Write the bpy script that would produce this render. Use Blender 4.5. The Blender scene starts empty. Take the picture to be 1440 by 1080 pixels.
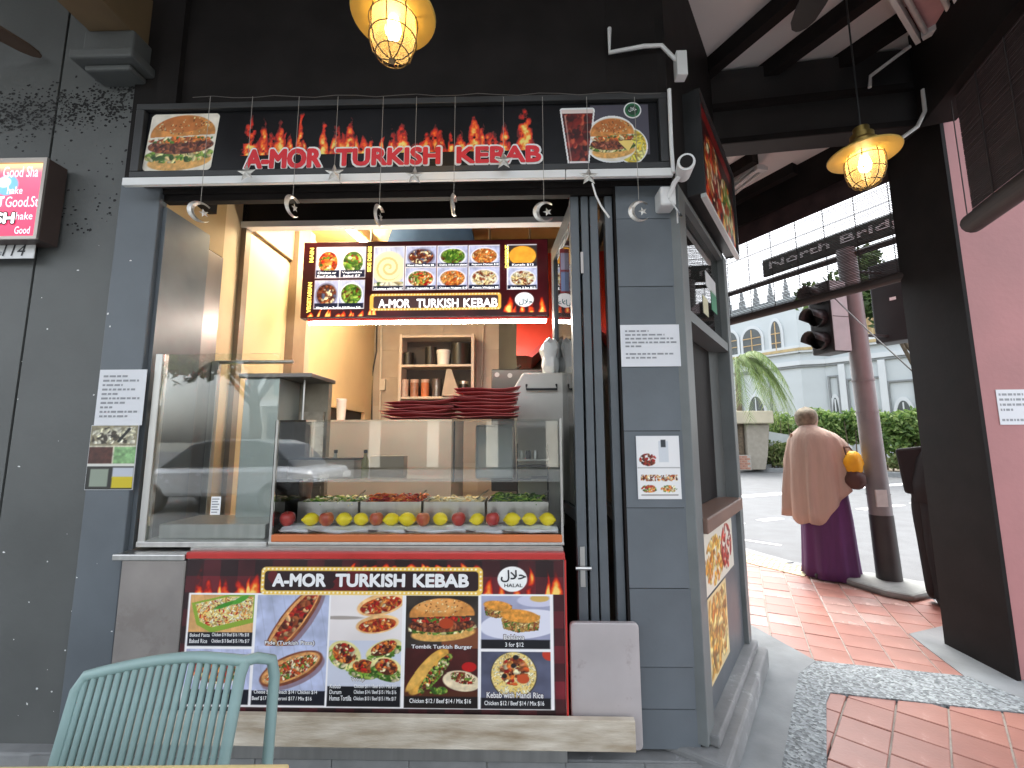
import bpy, bmesh, math, random
import numpy as np
from mathutils import Matrix, Vector

random.seed(7)
S = bpy.context.scene
COL = S.collection
rad = math.radians

# ================================================================ camera
FPX, PITCH, ROLL, EYE = 621.0, math.atan(80 / 621.0), rad(.2178), 1.3
_c, _s = math.cos(PITCH), math.sin(PITCH)
CAMR = np.array([[1, 0, 0], [0, _c, -_s], [0, _s, _c]])
_c, _s = math.cos(ROLL), math.sin(ROLL)
CAMR = CAMR @ np.array([[_c, 0, _s], [0, 1, 0], [-_s, 0, _c]])
cam = bpy.data.cameras.new('camera'); cam.sensor_width = 36; cam.lens = 36 * FPX / 1440
cam.clip_start = .02; cam.clip_end = 3000
camo = bpy.data.objects.new('camera', cam); COL.objects.link(camo); S.camera = camo
r_, f_, u_ = CAMR[:, 0], CAMR[:, 1], CAMR[:, 2]
camo.matrix_world = Matrix(((r_[0], u_[0], -f_[0], 0), (r_[1], u_[1], -f_[1], 0), (r_[2], u_[2], -f_[2], EYE), (0, 0, 0, 1)))

# ================================================================ sky, sun, exposure (bright, hazy white sky; soft shadows)
SUN_EL, SUN_AZ = rad(62), rad(25)         # azimuth clockwise from +Y, the way the camera faces
wd = bpy.data.worlds.new('World'); S.world = wd; wd.use_nodes = True
nt = wd.node_tree; nt.nodes.clear()
sky = nt.nodes.new('ShaderNodeTexSky'); sky.sky_type = 'NISHITA'; sky.sun_disc = False
sky.sun_elevation = SUN_EL; sky.sun_rotation = SUN_AZ; sky.air_density = 1.2; sky.dust_density = 4.0; sky.ozone_density = 1.0
hs = nt.nodes.new('ShaderNodeHueSaturation'); hs.inputs['Saturation'].default_value = .30; hs.inputs['Value'].default_value = 1.25
bg = nt.nodes.new('ShaderNodeBackground'); bg.inputs['Strength'].default_value = .15
ow = nt.nodes.new('ShaderNodeOutputWorld')
nt.links.new(sky.outputs[0], hs.inputs['Color']); nt.links.new(hs.outputs[0], bg.inputs['Color']); nt.links.new(bg.outputs[0], ow.inputs['Surface'])
sl = bpy.data.lights.new('sun', 'SUN'); sl.energy = .5; sl.angle = rad(12); sl.color = (1, .96, .9)
so = bpy.data.objects.new('sun', sl); COL.objects.link(so)
sd = Vector((math.sin(SUN_AZ) * math.cos(SUN_EL), math.cos(SUN_AZ) * math.cos(SUN_EL), math.sin(SUN_EL)))
so.rotation_euler = sd.to_track_quat('Z', 'Y').to_euler(); so.location = (0, 0, 20)
vs = S.view_settings; vs.view_transform = 'Standard'; vs.look = 'None'; vs.gamma = 1; vs.use_curve_mapping = False
vs.exposure = 2.05
S.cycles.use_denoising = True
S.cycles.max_bounces = 8; S.cycles.transparent_max_bounces = 16; S.cycles.diffuse_bounces = 4; S.cycles.glossy_bounces = 4
S.cycles.sample_clamp_indirect = 6; S.cycles.caustics_reflective = False; S.cycles.caustics_refractive = False

# ================================================================ planes and building helpers
def ray(x, y): return CAMR @ np.array([x - 720, FPX, 540 - y], float)
CPOS = np.array([0, 0, EYE])
class Pl:
    """a vertical plane in the place: s runs along it, z up, o out of it towards the viewer"""
    def __init__(s, p0, d, n): s.p = np.array(p0, float); s.d = np.array(d, float); s.n = np.array(n, float)
    def pt(s, a, z, o=0.0): return tuple(s.p + s.d * a + s.n * o + np.array([0, 0, z]))
    def at(s, x, y, o=0.0):
        d = ray(x, y); t = np.dot(s.p + s.n * o - CPOS, s.n) / np.dot(d, s.n); p = CPOS + d * t
        return float(np.dot(p - s.p, s.d)), float(p[2])
def onz(x, y, z=0.0):
    d = ray(x, y); p = CPOS + d * ((z - EYE) / d[2]); return float(p[0]), float(p[1])
def ony(x, y, Y):
    d = ray(x, y); p = CPOS + d * (Y / d[1]); return tuple(float(v) for v in p)
_a = rad(1.38)
UU = np.array([math.cos(_a), -math.sin(_a), 0]); WW = np.array([math.sin(_a), math.cos(_a), 0]); OO = np.array([0, 1.91, 0])
def FR(w=0.0): return Pl(OO + WW * w, UU, -WW)         # the shop front and planes parallel to it, w metres further in
def HD(p, deg, flip=1):
    h = rad(deg); d = np.array([math.sin(h), math.cos(h), 0]); return Pl((p[0], p[1], 0), d, np.array([d[1], -d[0], 0]) * flip)
def W3(u, w, z): return tuple(OO + UU * u + WW * w + np.array([0, 0, z]))
CHAM = HD((.745, 1.892), 36, 1)        # the splayed corner wall
OUTER = HD((2.75, 2.96), -28, -1)      # outer edge of the side walkway
LEFTW = HD((-1.66 * UU[0] + OO[0], OO[1] + 1.66 * math.sin(_a)), 1.38, 1)   # left wall inside the shop: s = depth

class MB:
    def __init__(s): s.v = []; s.f = []
    def add(s, vs, fs):
        n = len(s.v); s.v += [tuple(map(float, p)) for p in vs]; s.f += [tuple(i + n for i in f) for f in fs]; return s
    def hexa(s, p): return s.add(p, [(0, 3, 2, 1), (4, 5, 6, 7), (0, 1, 5, 4), (1, 2, 6, 5), (2, 3, 7, 6), (3, 0, 4, 7)])
    def box(s, x0, x1, y0, y1, z0, z1):
        return s.hexa([(x0, y0, z0), (x1, y0, z0), (x1, y1, z0), (x0, y1, z0), (x0, y0, z1), (x1, y0, z1), (x1, y1, z1), (x0, y1, z1)])
    def slab(s, pl, a0, a1, z0, z1, o0, o1):
        return s.hexa([pl.pt(a0, z0, o1), pl.pt(a1, z0, o1), pl.pt(a1, z0, o0), pl.pt(a0, z0, o0), pl.pt(a0, z1, o1), pl.pt(a1, z1, o1), pl.pt(a1, z1, o0), pl.pt(a0, z1, o0)])
    def prism(s, pl, pts, o0, o1):
        n = len(pts); s.add([pl.pt(a, z, o1) for a, z in pts] + [pl.pt(a, z, o0) for a, z in pts],
            [tuple(range(n)), tuple(range(2 * n - 1, n - 1, -1))] + [(i, i + n, (i + 1) % n + n, (i + 1) % n) for i in range(n)]); return s
    def flat(s, pts, z0, z1):
        n = len(pts); return s.add([(x, y, z1) for x, y in pts] + [(x, y, z0) for x, y in pts],
            [tuple(range(n)), tuple(range(2 * n - 1, n - 1, -1))] + [(i, i + n, (i + 1) % n + n, (i + 1) % n) for i in range(n)])
    def tube(s, path, r, n=8, cap=True):
        P = [Vector(p) for p in path]; R = r if isinstance(r, (list, tuple)) else [r] * len(P); up = None; rings = []
        for i, p in enumerate(P):
            t = (P[min(i + 1, len(P) - 1)] - P[max(i - 1, 0)]).normalized()
            if up is None: up = Vector((0, 0, 1)) if abs(t.z) < .9 else Vector((1, 0, 0))
            a = t.cross(up).normalized(); b = a.cross(t).normalized(); up = b
            rings.append([tuple(p + (a * math.cos(2 * math.pi * k / n) + b * math.sin(2 * math.pi * k / n)) * R[i]) for k in range(n)])
        vs = [q for g in rings for q in g]; fs = []
        for i in range(len(P) - 1):
            for k in range(n): fs.append((i * n + k, i * n + (k + 1) % n, (i + 1) * n + (k + 1) % n, (i + 1) * n + k))
        if cap: fs += [tuple(range(n - 1, -1, -1)), tuple((len(P) - 1) * n + k for k in range(n))]
        return s.add(vs, fs)
    def lathe(s, prof, c, n=24, axis=None, sx=1, sy=1):
        """prof: (radius, height) pairs from bottom to top"""
        q = Vector((0, 0, 1)).rotation_difference(Vector(axis)) if axis else None; vs = []
        for r, h in prof:
            for k in range(n):
                v = Vector((r * sx * math.cos(2 * math.pi * k / n), r * sy * math.sin(2 * math.pi * k / n), h))
                if q: v = q @ v
                vs.append(tuple(Vector(c) + v))
        fs = [(i * n + k, i * n + (k + 1) % n, (i + 1) * n + (k + 1) % n, (i + 1) * n + k) for i in range(len(prof) - 1) for k in range(n)]
        fs += [tuple(range(n - 1, -1, -1)), tuple((len(prof) - 1) * n + k for k in range(n))]
        return s.add(vs, fs)
    def loft(s, rings, cap=True):
        n = len(rings[0]); vs = [p for g in rings for p in g]
        fs = [(i * n + k, i * n + (k + 1) % n, (i + 1) * n + (k + 1) % n, (i + 1) * n + k) for i in range(len(rings) - 1) for k in range(n)]
        if cap: fs += [tuple(range(n - 1, -1, -1)), tuple((len(rings) - 1) * n + k for k in range(n))]
        return s.add(vs, fs)
    def build(s, name, mat, parent=None, smooth=False, bevel=0, org=None):
        V = np.array(s.v); lo, hi = V.min(0), V.max(0)
        o = np.array(org, float) if org is not None else np.array([(lo[0] + hi[0]) / 2, (lo[1] + hi[1]) / 2, lo[2]])
        me = bpy.data.meshes.new(name); me.from_pydata([tuple(p) for p in V - o], [], s.f)
        if mat: me.materials.append(mat)
        bm = bmesh.new(); bm.from_mesh(me); bmesh.ops.recalc_face_normals(bm, faces=bm.faces); bm.to_mesh(me); bm.free()
        if smooth:
            for p in me.polygons: p.use_smooth = True
            if smooth != True: me.set_sharp_from_angle(angle=rad(smooth))
        ob = bpy.data.objects.new(name, me); COL.objects.link(ob); place(ob, o, parent)
        if bevel:
            b = ob.modifiers.new('bevel', 'BEVEL'); b.width = bevel; b.segments = 2; b.limit_method = 'ANGLE'
        return ob
WLOC = {}
def place(ob, o, parent):
    base = np.zeros(3)
    if parent is not None: ob.parent = parent; base = WLOC[parent.name]
    ob.location = tuple(np.array(o, float) - base); WLOC[ob.name] = np.array(o, float)
def tag(o, label, cat, group=None):
    o['label'] = label; o['category'] = cat
    if group: o['group'] = group
    return o
def struct(o): o['kind'] = 'structure'; return o
def stuff(o): o['kind'] = 'stuff'; return o
def thing(name, label, cat, loc, group=None):
    o = bpy.data.objects.new(name, None); COL.objects.link(o); o.empty_display_size = .05; place(o, loc, None)
    return tag(o, label, cat, group)
def dup(o, loc, parent=None, rot=None):
    """a copy of an object and of its children, two levels"""
    c = o.copy(); COL.objects.link(c); c.parent = parent
    if loc is not None: c.location = loc
    if rot is not None: c.rotation_euler = rot
    WLOC[c.name] = np.array(c.location) + (WLOC[parent.name] if parent else 0)
    for ch in list(o.children): dup(ch, None, c)
    return c

# ================================================================ materials
def lin(c): return tuple(((v / 12.92) if v <= .04045 else ((v + .055) / 1.055) ** 2.4) for v in c)
MATS = {}
def mat(name, c, rough=.6, metal=0.0, var=.12, scale=6.0, bump=0.0, bscale=40.0, c2=None, emit=None, es=0.0, spec=None, stretch=None, coat=0.0, wear=None, wscale=3.0, wlo=.62, rvar=.1):
    if name in MATS: return MATS[name]
    m = bpy.data.materials.new(name); m.use_nodes = True; n = m.node_tree.nodes; L = m.node_tree.links
    b = n['Principled BSDF']; b.inputs['Roughness'].default_value = rough; b.inputs['Metallic'].default_value = metal
    if spec is not None: b.inputs['Specular IOR Level'].default_value = spec
    if coat: b.inputs['Coat Weight'].default_value = coat
    tc = n.new('ShaderNodeTexCoord'); mp = n.new('ShaderNodeMapping'); L.new(tc.outputs['Object'], mp.inputs['Vector'])
    if stretch: mp.inputs['Scale'].default_value = stretch
    ns = n.new('ShaderNodeTexNoise'); ns.inputs['Scale'].default_value = scale; ns.inputs['Detail'].default_value = 6; L.new(mp.outputs[0], ns.inputs['Vector'])
    mx = n.new('ShaderNodeMix'); mx.data_type = 'RGBA'
    a = tuple(v * (1 - var) for v in c); d = c2 if c2 else tuple(min(1, v * (1 + var)) for v in c)
    mx.inputs[6].default_value = a + (1,); mx.inputs[7].default_value = tuple(d) + (1,)
    mr = n.new('ShaderNodeMapRange'); mr.inputs['From Min'].default_value = .3; mr.inputs['From Max'].default_value = .7; L.new(ns.outputs['Fac'], mr.inputs['Value']); L.new(mr.outputs[0], mx.inputs[0])
    out = mx.outputs[2]
    if wear:
        n2 = n.new('ShaderNodeTexNoise'); n2.inputs['Scale'].default_value = wscale; n2.inputs['Detail'].default_value = 9; n2.inputs['Roughness'].default_value = .7; L.new(mp.outputs[0], n2.inputs['Vector'])
        r2 = n.new('ShaderNodeMapRange'); r2.inputs['From Min'].default_value = wlo; r2.inputs['From Max'].default_value = wlo + .08; L.new(n2.outputs['Fac'], r2.inputs['Value'])
        m2 = n.new('ShaderNodeMix'); m2.data_type = 'RGBA'; m2.inputs[7].default_value = tuple(wear) + (1,); L.new(out, m2.inputs[6]); L.new(r2.outputs[0], m2.inputs[0]); out = m2.outputs[2]
    L.new(out, b.inputs['Base Color'])
    if rvar:
        rr = n.new('ShaderNodeMapRange'); rr.inputs['To Min'].default_value = max(0, rough - rvar); rr.inputs['To Max'].default_value = min(1, rough + rvar); L.new(ns.outputs['Fac'], rr.inputs['Value']); L.new(rr.outputs[0], b.inputs['Roughness'])
    if bump:
        nb = n.new('ShaderNodeTexNoise'); nb.inputs['Scale'].default_value = bscale; nb.inputs['Detail'].default_value = 4; L.new(mp.outputs[0], nb.inputs['Vector'])
        bp = n.new('ShaderNodeBump'); bp.inputs['Strength'].default_value = bump; bp.inputs['Distance'].default_value = .01; L.new(nb.outputs['Fac'], bp.inputs['Height']); L.new(bp.outputs[0], b.inputs['Normal'])
    if emit: b.inputs['Emission Color'].default_value = tuple(emit) + (1,); b.inputs['Emission Strength'].default_value = es
    if emit and es < 2: m.cycles.emission_sampling = 'NONE'
    MATS[name] = m; return m
def glassmat(name, tint=(.93, .97, .95), haze=0.0, lo=.04, ior=1.5):
    """thin window pane: clear, with a mirror sheen that grows at grazing angles"""
    if name in MATS: return MATS[name]
    m = bpy.data.materials.new(name); m.use_nodes = True; n = m.node_tree.nodes; L = m.node_tree.links; n.clear()
    o = n.new('ShaderNodeOutputMaterial'); t = n.new('ShaderNodeBsdfTransparent'); t.inputs[0].default_value = tint + (1,)
    g = n.new('ShaderNodeBsdfGlossy'); g.inputs['Roughness'].default_value = .02; g.inputs['Color'].default_value = (1, 1, 1, 1)
    fr = n.new('ShaderNodeFresnel'); fr.inputs['IOR'].default_value = ior
    mth = n.new('ShaderNodeMath'); mth.operation = 'ADD'; mth.inputs[1].default_value = lo; mth.use_clamp = True; L.new(fr.outputs[0], mth.inputs[0])
    mx = n.new('ShaderNodeMixShader'); L.new(mth.outputs[0], mx.inputs[0]); L.new(t.outputs[0], mx.inputs[1]); L.new(g.outputs[0], mx.inputs[2]); last = mx
    if haze:
        d = n.new('ShaderNodeBsdfDiffuse'); d.inputs[0].default_value = (.8, .84, .82, 1); m2 = n.new('ShaderNodeMixShader'); m2.inputs[0].default_value = haze
        L.new(mx.outputs[0], m2.inputs[1]); L.new(d.outputs[0], m2.inputs[2]); last = m2
    L.new(last.outputs[0], o.inputs[0]); MATS[name] = m; return m
def printmat(name, es=0.0, rough=.35):
    if name in MATS: return MATS[name]
    m = bpy.data.materials.new(name); m.use_nodes = True; n = m.node_tree.nodes; L = m.node_tree.links; b = n['Principled BSDF']
    a = n.new('ShaderNodeAttribute'); a.attribute_name = 'Col'; L.new(a.outputs['Color'], b.inputs['Base Color']); b.inputs['Roughness'].default_value = rough
    if es: L.new(a.outputs['Color'], b.inputs['Emission Color']); b.inputs['Emission Strength'].default_value = es; m.cycles.emission_sampling = 'NONE'
    MATS[name] = m; return m
def leafmat(name, c1, c2, c3):
    if name in MATS: return MATS[name]
    m = bpy.data.materials.new(name); m.use_nodes = True; n = m.node_tree.nodes; L = m.node_tree.links; b = n['Principled BSDF']
    g = n.new('ShaderNodeNewGeometry'); cr = n.new('ShaderNodeValToRGB'); e = cr.color_ramp.elements
    e[0].color = c1 + (1,); e[1].color = c3 + (1,); k = e.new(.5); k.color = c2 + (1,)
    L.new(g.outputs['Random Per Island'], cr.inputs[0]); L.new(cr.outputs[0], b.inputs['Base Color']); b.inputs['Roughness'].default_value = .5
    b.inputs['Subsurface Weight'].default_value = 0
    tr = n.new('ShaderNodeBsdfTranslucent'); L.new(cr.outputs[0], tr.inputs[0]); mx = n.new('ShaderNodeMixShader'); mx.inputs[0].default_value = .3
    L.new(b.outputs[0], mx.inputs[1]); L.new(tr.outputs[0], mx.inputs[2]); L.new(mx.outputs[0], n['Material Output'].inputs[0]); MATS[name] = m; return m

def picture(pl, a, s0, s1, z0, z1, o, name, m, parent=None, mask=None, thick=0):
    """flat print on a plane: rows of a (top row first) spread over s0..s1, z0..z1; s0/s1 may be pairs (bottom, top)"""
    h, w = a.shape[:2]; V = np.zeros((h, w, 3)); ty = np.linspace(1, 0, h)[:, None]; tx = np.linspace(0, 1, w)[None, :]
    if not isinstance(s0, tuple): s0 = (s0, s0); s1 = (s1, s1)
    A0 = s0[0] + (s0[1] - s0[0]) * ty; A1 = s1[0] + (s1[1] - s1[0]) * ty
    ss = A0 + (A1 - A0) * tx; zz = z0 + (z1 - z0) * ty + 0 * tx
    V = pl.p + ss[..., None] * pl.d + zz[..., None] * np.array([0, 0, 1.]) + pl.n * o
    idx = np.arange(h * w).reshape(h, w); F = np.stack([idx[1:, :-1], idx[1:, 1:], idx[:-1, 1:], idx[:-1, :-1]], -1).reshape(-1, 4)
    if mask is not None:
        mm = mask[:-1, :-1] & mask[1:, 1:] & mask[1:, :-1] & mask[:-1, 1:]; F = F[mm.reshape(-1)]
    V = V.reshape(-1, 3); org = np.array(pl.pt((s0[0] + s1[0]) / 2, z0, o))
    me = bpy.data.meshes.new(name); me.vertices.add(len(V)); me.vertices.foreach_set('co', (V - org).astype(np.float32).ravel())
    me.loops.add(F.size); me.loops.foreach_set('vertex_index', F.astype(np.int32).ravel())
    me.polygons.add(len(F)); me.polygons.foreach_set('loop_start', np.arange(0, F.size, 4, dtype=np.int32)); me.update(calc_edges=True)
    c = np.clip(a, 0, 1).reshape(-1, 3); c = np.where(c <= .04045, c / 12.92, ((c + .055) / 1.055) ** 2.4)
    at = me.color_attributes.new('Col', 'FLOAT_COLOR', 'POINT'); at.data.foreach_set('color', np.hstack([c, np.ones((len(c), 1))]).astype(np.float32).ravel())
    me.materials.append(m); ob = bpy.data.objects.new(name, me); COL.objects.link(ob); place(ob, org, parent); return ob
_tc = {}
def glyphs(body, bold):
    k = (body, bold)
    if k not in _tc:
        c = bpy.data.curves.new('t', 'FONT'); c.body = body; c.offset = bold; c.resolution_u = 3; o = bpy.data.objects.new('t', c)
        me = bpy.data.meshes.new_from_object(o); v = np.zeros(len(me.vertices) * 3); me.vertices.foreach_get('co', v); v = v.reshape(-1, 3)
        _tc[k] = (v, [tuple(p.vertices) for p in me.polygons]); bpy.data.objects.remove(o); bpy.data.meshes.remove(me)
    return _tc[k]
def lettering(pl, items, o, name, m, parent, bold=.0):
    """items: (text, s0, s1, z0, z1[, shear]) each fitted to its box, one flat mesh each; bold = extra stroke as a share of the height"""
    for it in items:
        v, f = glyphs(it[0], 0.0); lo, hi = v.min(0), v.max(0); sh = it[5] if len(it) > 5 else 0; mb = MB()
        y = (v[:, 1] - lo[1]) / max(hi[1] - lo[1], 1e-6); x = (v[:, 0] - lo[0]) / max(hi[0] - lo[0], 1e-6); e = bold * (it[4] - it[3])
        dirs = [(0, 0)] + ([(e * math.cos(6.2832 * k / 10), e * math.sin(6.2832 * k / 10)) for k in range(10)] if bold else [])
        for n, (dx, dz) in enumerate(dirs):
            mb.add([pl.pt(it[1] + e + (it[2] - it[1] - 2 * e) * a + sh * b + dx, it[3] + e + (it[4] - it[3] - 2 * e) * b + dz, o + 4e-5 * n) for a, b in zip(x, y)], f)
        mb.build(name, m, parent)
def leaves(mb, n, fn, size, R, asp=.5):
    """n small leaf faces; fn(R) gives a point of the crown's volume"""
    for i in range(n):
        p = Vector(fn(R)); d = Vector((R.gauss(0, 1), R.gauss(0, 1), R.gauss(0, .7))).normalized(); e = d.orthogonal().normalized()
        e = (Matrix.Rotation(R.uniform(0, 6.3), 3, d) @ e); g = d.cross(e); L = size * R.uniform(.6, 1.3)
        mb.add([p - e * L, p + g * L * asp, p + e * L, p - g * L * asp], [(0, 1, 2, 3)])

M_BLACK = mat('black_paint', (.018, .0155, .015), .6, var=.3, scale=4, bump=.05, spec=.12)
M_SIGNBK = mat('black_sign_panel', (.004, .004, .0055), .35, var=.2, spec=.3)
M_GREYGREEN = mat('dark_grey_green_wall', (.098, .103, .100), .55, var=.24, scale=1.6, bump=.06, bscale=60, wear=(.30, .30, .29), wscale=11, wlo=.735)
M_BLUEGREY = mat('blue_grey_paint', (.118, .136, .152), .5, var=.14, scale=3, bump=.05, bscale=50, wear=(.05, .06, .07), wscale=9, wlo=.70)
M_FRAME = mat('blue_grey_door_frame', (.10, .115, .128), .38, var=.12, scale=8)
M_STEEL = mat('brushed_steel', (.55, .54, .52), .34, metal=1, var=.10, scale=30, stretch=(1, 1, .05))
M_STEELDULL = mat('dull_steel', (.40, .365, .345), .45, metal=.85, var=.16, scale=5, bump=.03, wear=(.34, .305, .285), wscale=4, wlo=.56)
M_WHITE = mat('white_paint', (.78, .78, .77), .4, var=.06)
M_WHITETRIM = mat('white_trim', (.80, .80, .79), .35, var=.05, wear=(.45, .44, .42), wscale=14, wlo=.68)
M_PAPER = mat('paper', (.74, .75, .78), .6, var=.05, scale=3)
M_INK = mat('dark_ink', (.03, .03, .035), .6)
M_GREYINK = mat('grey_ink', (.30, .31, .33), .6)
M_WHITEINK = mat('white_ink', (.86, .86, .86), .5, var=.02)
M_REDINK = mat('red_ink', (.74, .022, .035), .45, var=.08)
M_REDMETAL = mat('red_metal', (.50, .035, .03), .4, var=.12)
M_PLANK = mat('weathered_plank', (.46, .36, .24), .75, var=.3, scale=5, stretch=(1, 1, 5), bump=.2, bscale=30, c2=(.66, .60, .50))
M_CEMENT = mat('cement', (.235, .25, .255), .8, var=.2, scale=5, bump=.15, bscale=90)
M_GLASS = glassmat('clear_glass')
M_GLASSCASE = glassmat('case_glass', (.965, .985, .975), .004, .0)
M_GLASSLOW = glassmat('clean_case_glass', (.985, .99, .985), 0, 0, 1.22)
M_GLASSUP = glassmat('mirroring_case_glass', (.95, .97, .96), .02, .09)
M_DARKGLASS = glassmat('dark_glass', (.55, .58, .58), .01, .03)
# ---------------------------------------------------------------- printed pictures (flat print, painted as vertex colours)
def vnoise(h, w, cell, seed):
    r = np.random.RandomState(seed)
    gh, gw = int(h / cell) + 3, int(w / cell) + 3
    g = r.rand(gh, gw)
    y = np.arange(h) / cell; x = np.arange(w) / cell
    yi = y.astype(int); xi = x.astype(int)
    fy = (y - yi)[:, None]; fx = (x - xi)[None, :]
    fy = fy * fy * (3 - 2 * fy); fx = fx * fx * (3 - 2 * fx)
    a = g[np.ix_(yi, xi)]; b = g[np.ix_(yi, xi + 1)]; c = g[np.ix_(yi + 1, xi)]; d = g[np.ix_(yi + 1, xi + 1)]
    return (a * (1 - fx) + b * fx) * (1 - fy) + (c * (1 - fx) + d * fx) * fy

def fbm(h, w, cell, seed, o=3):
    s = 0; t = 0; a = 1.0
    for i in range(o):
        s = s + a * vnoise(h, w, max(cell, 1.01), seed + 17 * i); t += a; a *= .55; cell /= 2
    return s / t

class Pic:
    """a small picture: x and y run 0..asp and 0..1, y downwards"""
    def __init__(s, h, w, bg=(0, 0, 0)):
        s.h, s.w = h, w; s.a = np.ones((h, w, 3)) * np.array(bg, float)
        s.asp = w / h
        s.Y, s.X = np.meshgrid((np.arange(h) + .5) / h, (np.arange(w) + .5) / h, indexing='ij')
        s.px = 1.0 / h
    def put(s, m, c):
        m = np.clip(m, 0, 1)[..., None]; s.a = s.a * (1 - m) + np.asarray(c, float) * m
    def soft(s, d): return np.clip(.5 - d / s.px / 1.2, 0, 1)
    def ell(s, cx, cy, rx, ry, ang=0):
        c, n = math.cos(ang), math.sin(ang); x = s.X - cx; y = s.Y - cy
        u = (x * c + y * n) / rx; v = (-x * n + y * c) / ry
        return s.soft((np.sqrt(u * u + v * v) - 1) * min(rx, ry))
    def rect(s, x0, y0, x1, y1, r=0.0):
        cx, cy = (x0 + x1) / 2, (y0 + y1) / 2
        qx = np.abs(s.X - cx) - (x1 - x0) / 2 + r; qy = np.abs(s.Y - cy) - (y1 - y0) / 2 + r
        d = np.hypot(np.maximum(qx, 0), np.maximum(qy, 0)) + np.minimum(np.maximum(qx, qy), 0) - r
        return s.soft(d)
    def poly(s, pts):
        inside = np.zeros((s.h, s.w), bool); n = len(pts)
        for i in range(n):
            (x0, y0), (x1, y1) = pts[i], pts[(i + 1) % n]
            if y0 == y1: continue
            c = ((y0 > s.Y) != (y1 > s.Y)) & (s.X < (x1 - x0) * (s.Y - y0) / (y1 - y0) + x0)
            inside ^= c
        return inside.astype(float)
    def line(s, x0, y0, x1, y1, t):
        dx, dy = x1 - x0, y1 - y0; L = dx * dx + dy * dy + 1e-9
        k = np.clip(((s.X - x0) * dx + (s.Y - y0) * dy) / L, 0, 1)
        return s.soft(np.hypot(s.X - x0 - k * dx, s.Y - y0 - k * dy) - t)
    def mottle(s, m, amt, cell, seed):
        f = (fbm(s.h, s.w, cell * s.h, seed) - .5) * 2 * amt
        s.a = np.clip(s.a * (1 + (f * m)[..., None]), 0, 1)
    def bits(s, m, cols, n, r, seed, elong=2.0, edge=.35):
        """many small strokes of food inside a mask"""
        R = random.Random(seed); ys, xs = np.nonzero(m > .5)
        if len(ys) == 0: return
        for i in range(n):
            k = R.randrange(len(ys)); cy, cx = ys[k], xs[k]
            rr = r * s.h * R.uniform(.6, 1.3); ra = rr * R.uniform(1, elong); an = R.uniform(0, 3.15)
            b = int(ra + 2); y0, y1 = max(0, cy - b), min(s.h, cy + b + 1); x0, x1 = max(0, cx - b), min(s.w, cx + b + 1)
            yy, xx = np.mgrid[y0:y1, x0:x1]; c, sn = math.cos(an), math.sin(an)
            u = ((xx - cx) * c + (yy - cy) * sn) / ra; v = (-(xx - cx) * sn + (yy - cy) * c) / rr
            q = np.sqrt(u * u + v * v); mk = (np.clip((1.15 - q) / .35, 0, 1) * m[y0:y1, x0:x1])[..., None]
            col = np.array(R.choice(cols)) * R.uniform(.8, 1.15)
            sh = (1 - edge * np.clip(v + .2, 0, 1))[..., None]
            s.a[y0:y1, x0:x1] = s.a[y0:y1, x0:x1] * (1 - mk) + np.clip(col * sh, 0, 1) * mk
    def flames(s, x0, x1, base, hmax, seed, dens=9):
        """painted fire above a base line"""
        n = fbm(s.h, s.w, .10 * s.h, seed, 4); R = np.random.RandomState(seed)
        wob = (fbm(s.h, s.w, .16 * s.h, seed + 5, 2) - .5) * .18
        xs = s.X + wob * np.clip(base - s.Y, 0, 1) / max(hmax, 1e-3)
        env = np.zeros_like(s.X)
        for i in range(int(dens)):
            c = x0 + (x1 - x0) * (i + R.uniform(.1, .9)) / dens; w = (x1 - x0) / dens * R.uniform(.22, .55); hh = hmax * R.uniform(.35, 1)
            t = np.clip((base - s.Y) / hh, 0, 1.2)
            env = np.maximum(env, np.clip(1.05 - t, 0, 1) * np.clip(1.2 - np.abs(xs - c) / (w * (1.12 - .75 * np.clip(t, 0, 1.1))), 0, 1))
        f = np.clip(env * 1.7 * (n * 1.8 - .35), 0, 1) * (s.Y < base) * (s.X > x0 - .02) * (s.X < x1 + .02)
        ramp = np.array([[.25, .02, .03], [.78, .13, .07], [.95, .45, .12], [1., .84, .45]])
        k = np.clip(f * 3.2, 0, 2.999); i = k.astype(int); fr = (k - i)[..., None]
        col = ramp[i] * (1 - fr) + ramp[i + 1] * fr
        s.put(np.clip(f * 3.4, 0, 1), 0); s.a += col * np.clip(f * 3.4, 0, 1)[..., None]

CRUST = [(.80, .52, .25), (.88, .63, .33), (.68, .38, .17)]
MEAT = [(.42, .18, .10), (.55, .26, .14), (.30, .12, .08), (.66, .36, .20)]
RED = [(.72, .12, .08), (.82, .22, .12), (.62, .08, .08)]
GREEN = [(.30, .48, .14), (.45, .62, .20), (.20, .36, .10), (.62, .72, .32)]
PALE = [(.96, .90, .72), (.92, .82, .58), (.98, .95, .84)]
ORNG = [(.90, .48, .18), (.80, .35, .14), (.94, .62, .30)]

def wood(p, c=(.66, .68, .80), seed=1):
    p.a[:] = c; p.mottle(np.ones((p.h, p.w)), .18, .25, seed)
    for i in range(7): p.put(.35 * p.line(p.asp * i / 6 - .2, 0, p.asp * i / 6, 1, .006), np.array(c) * .7)

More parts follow.
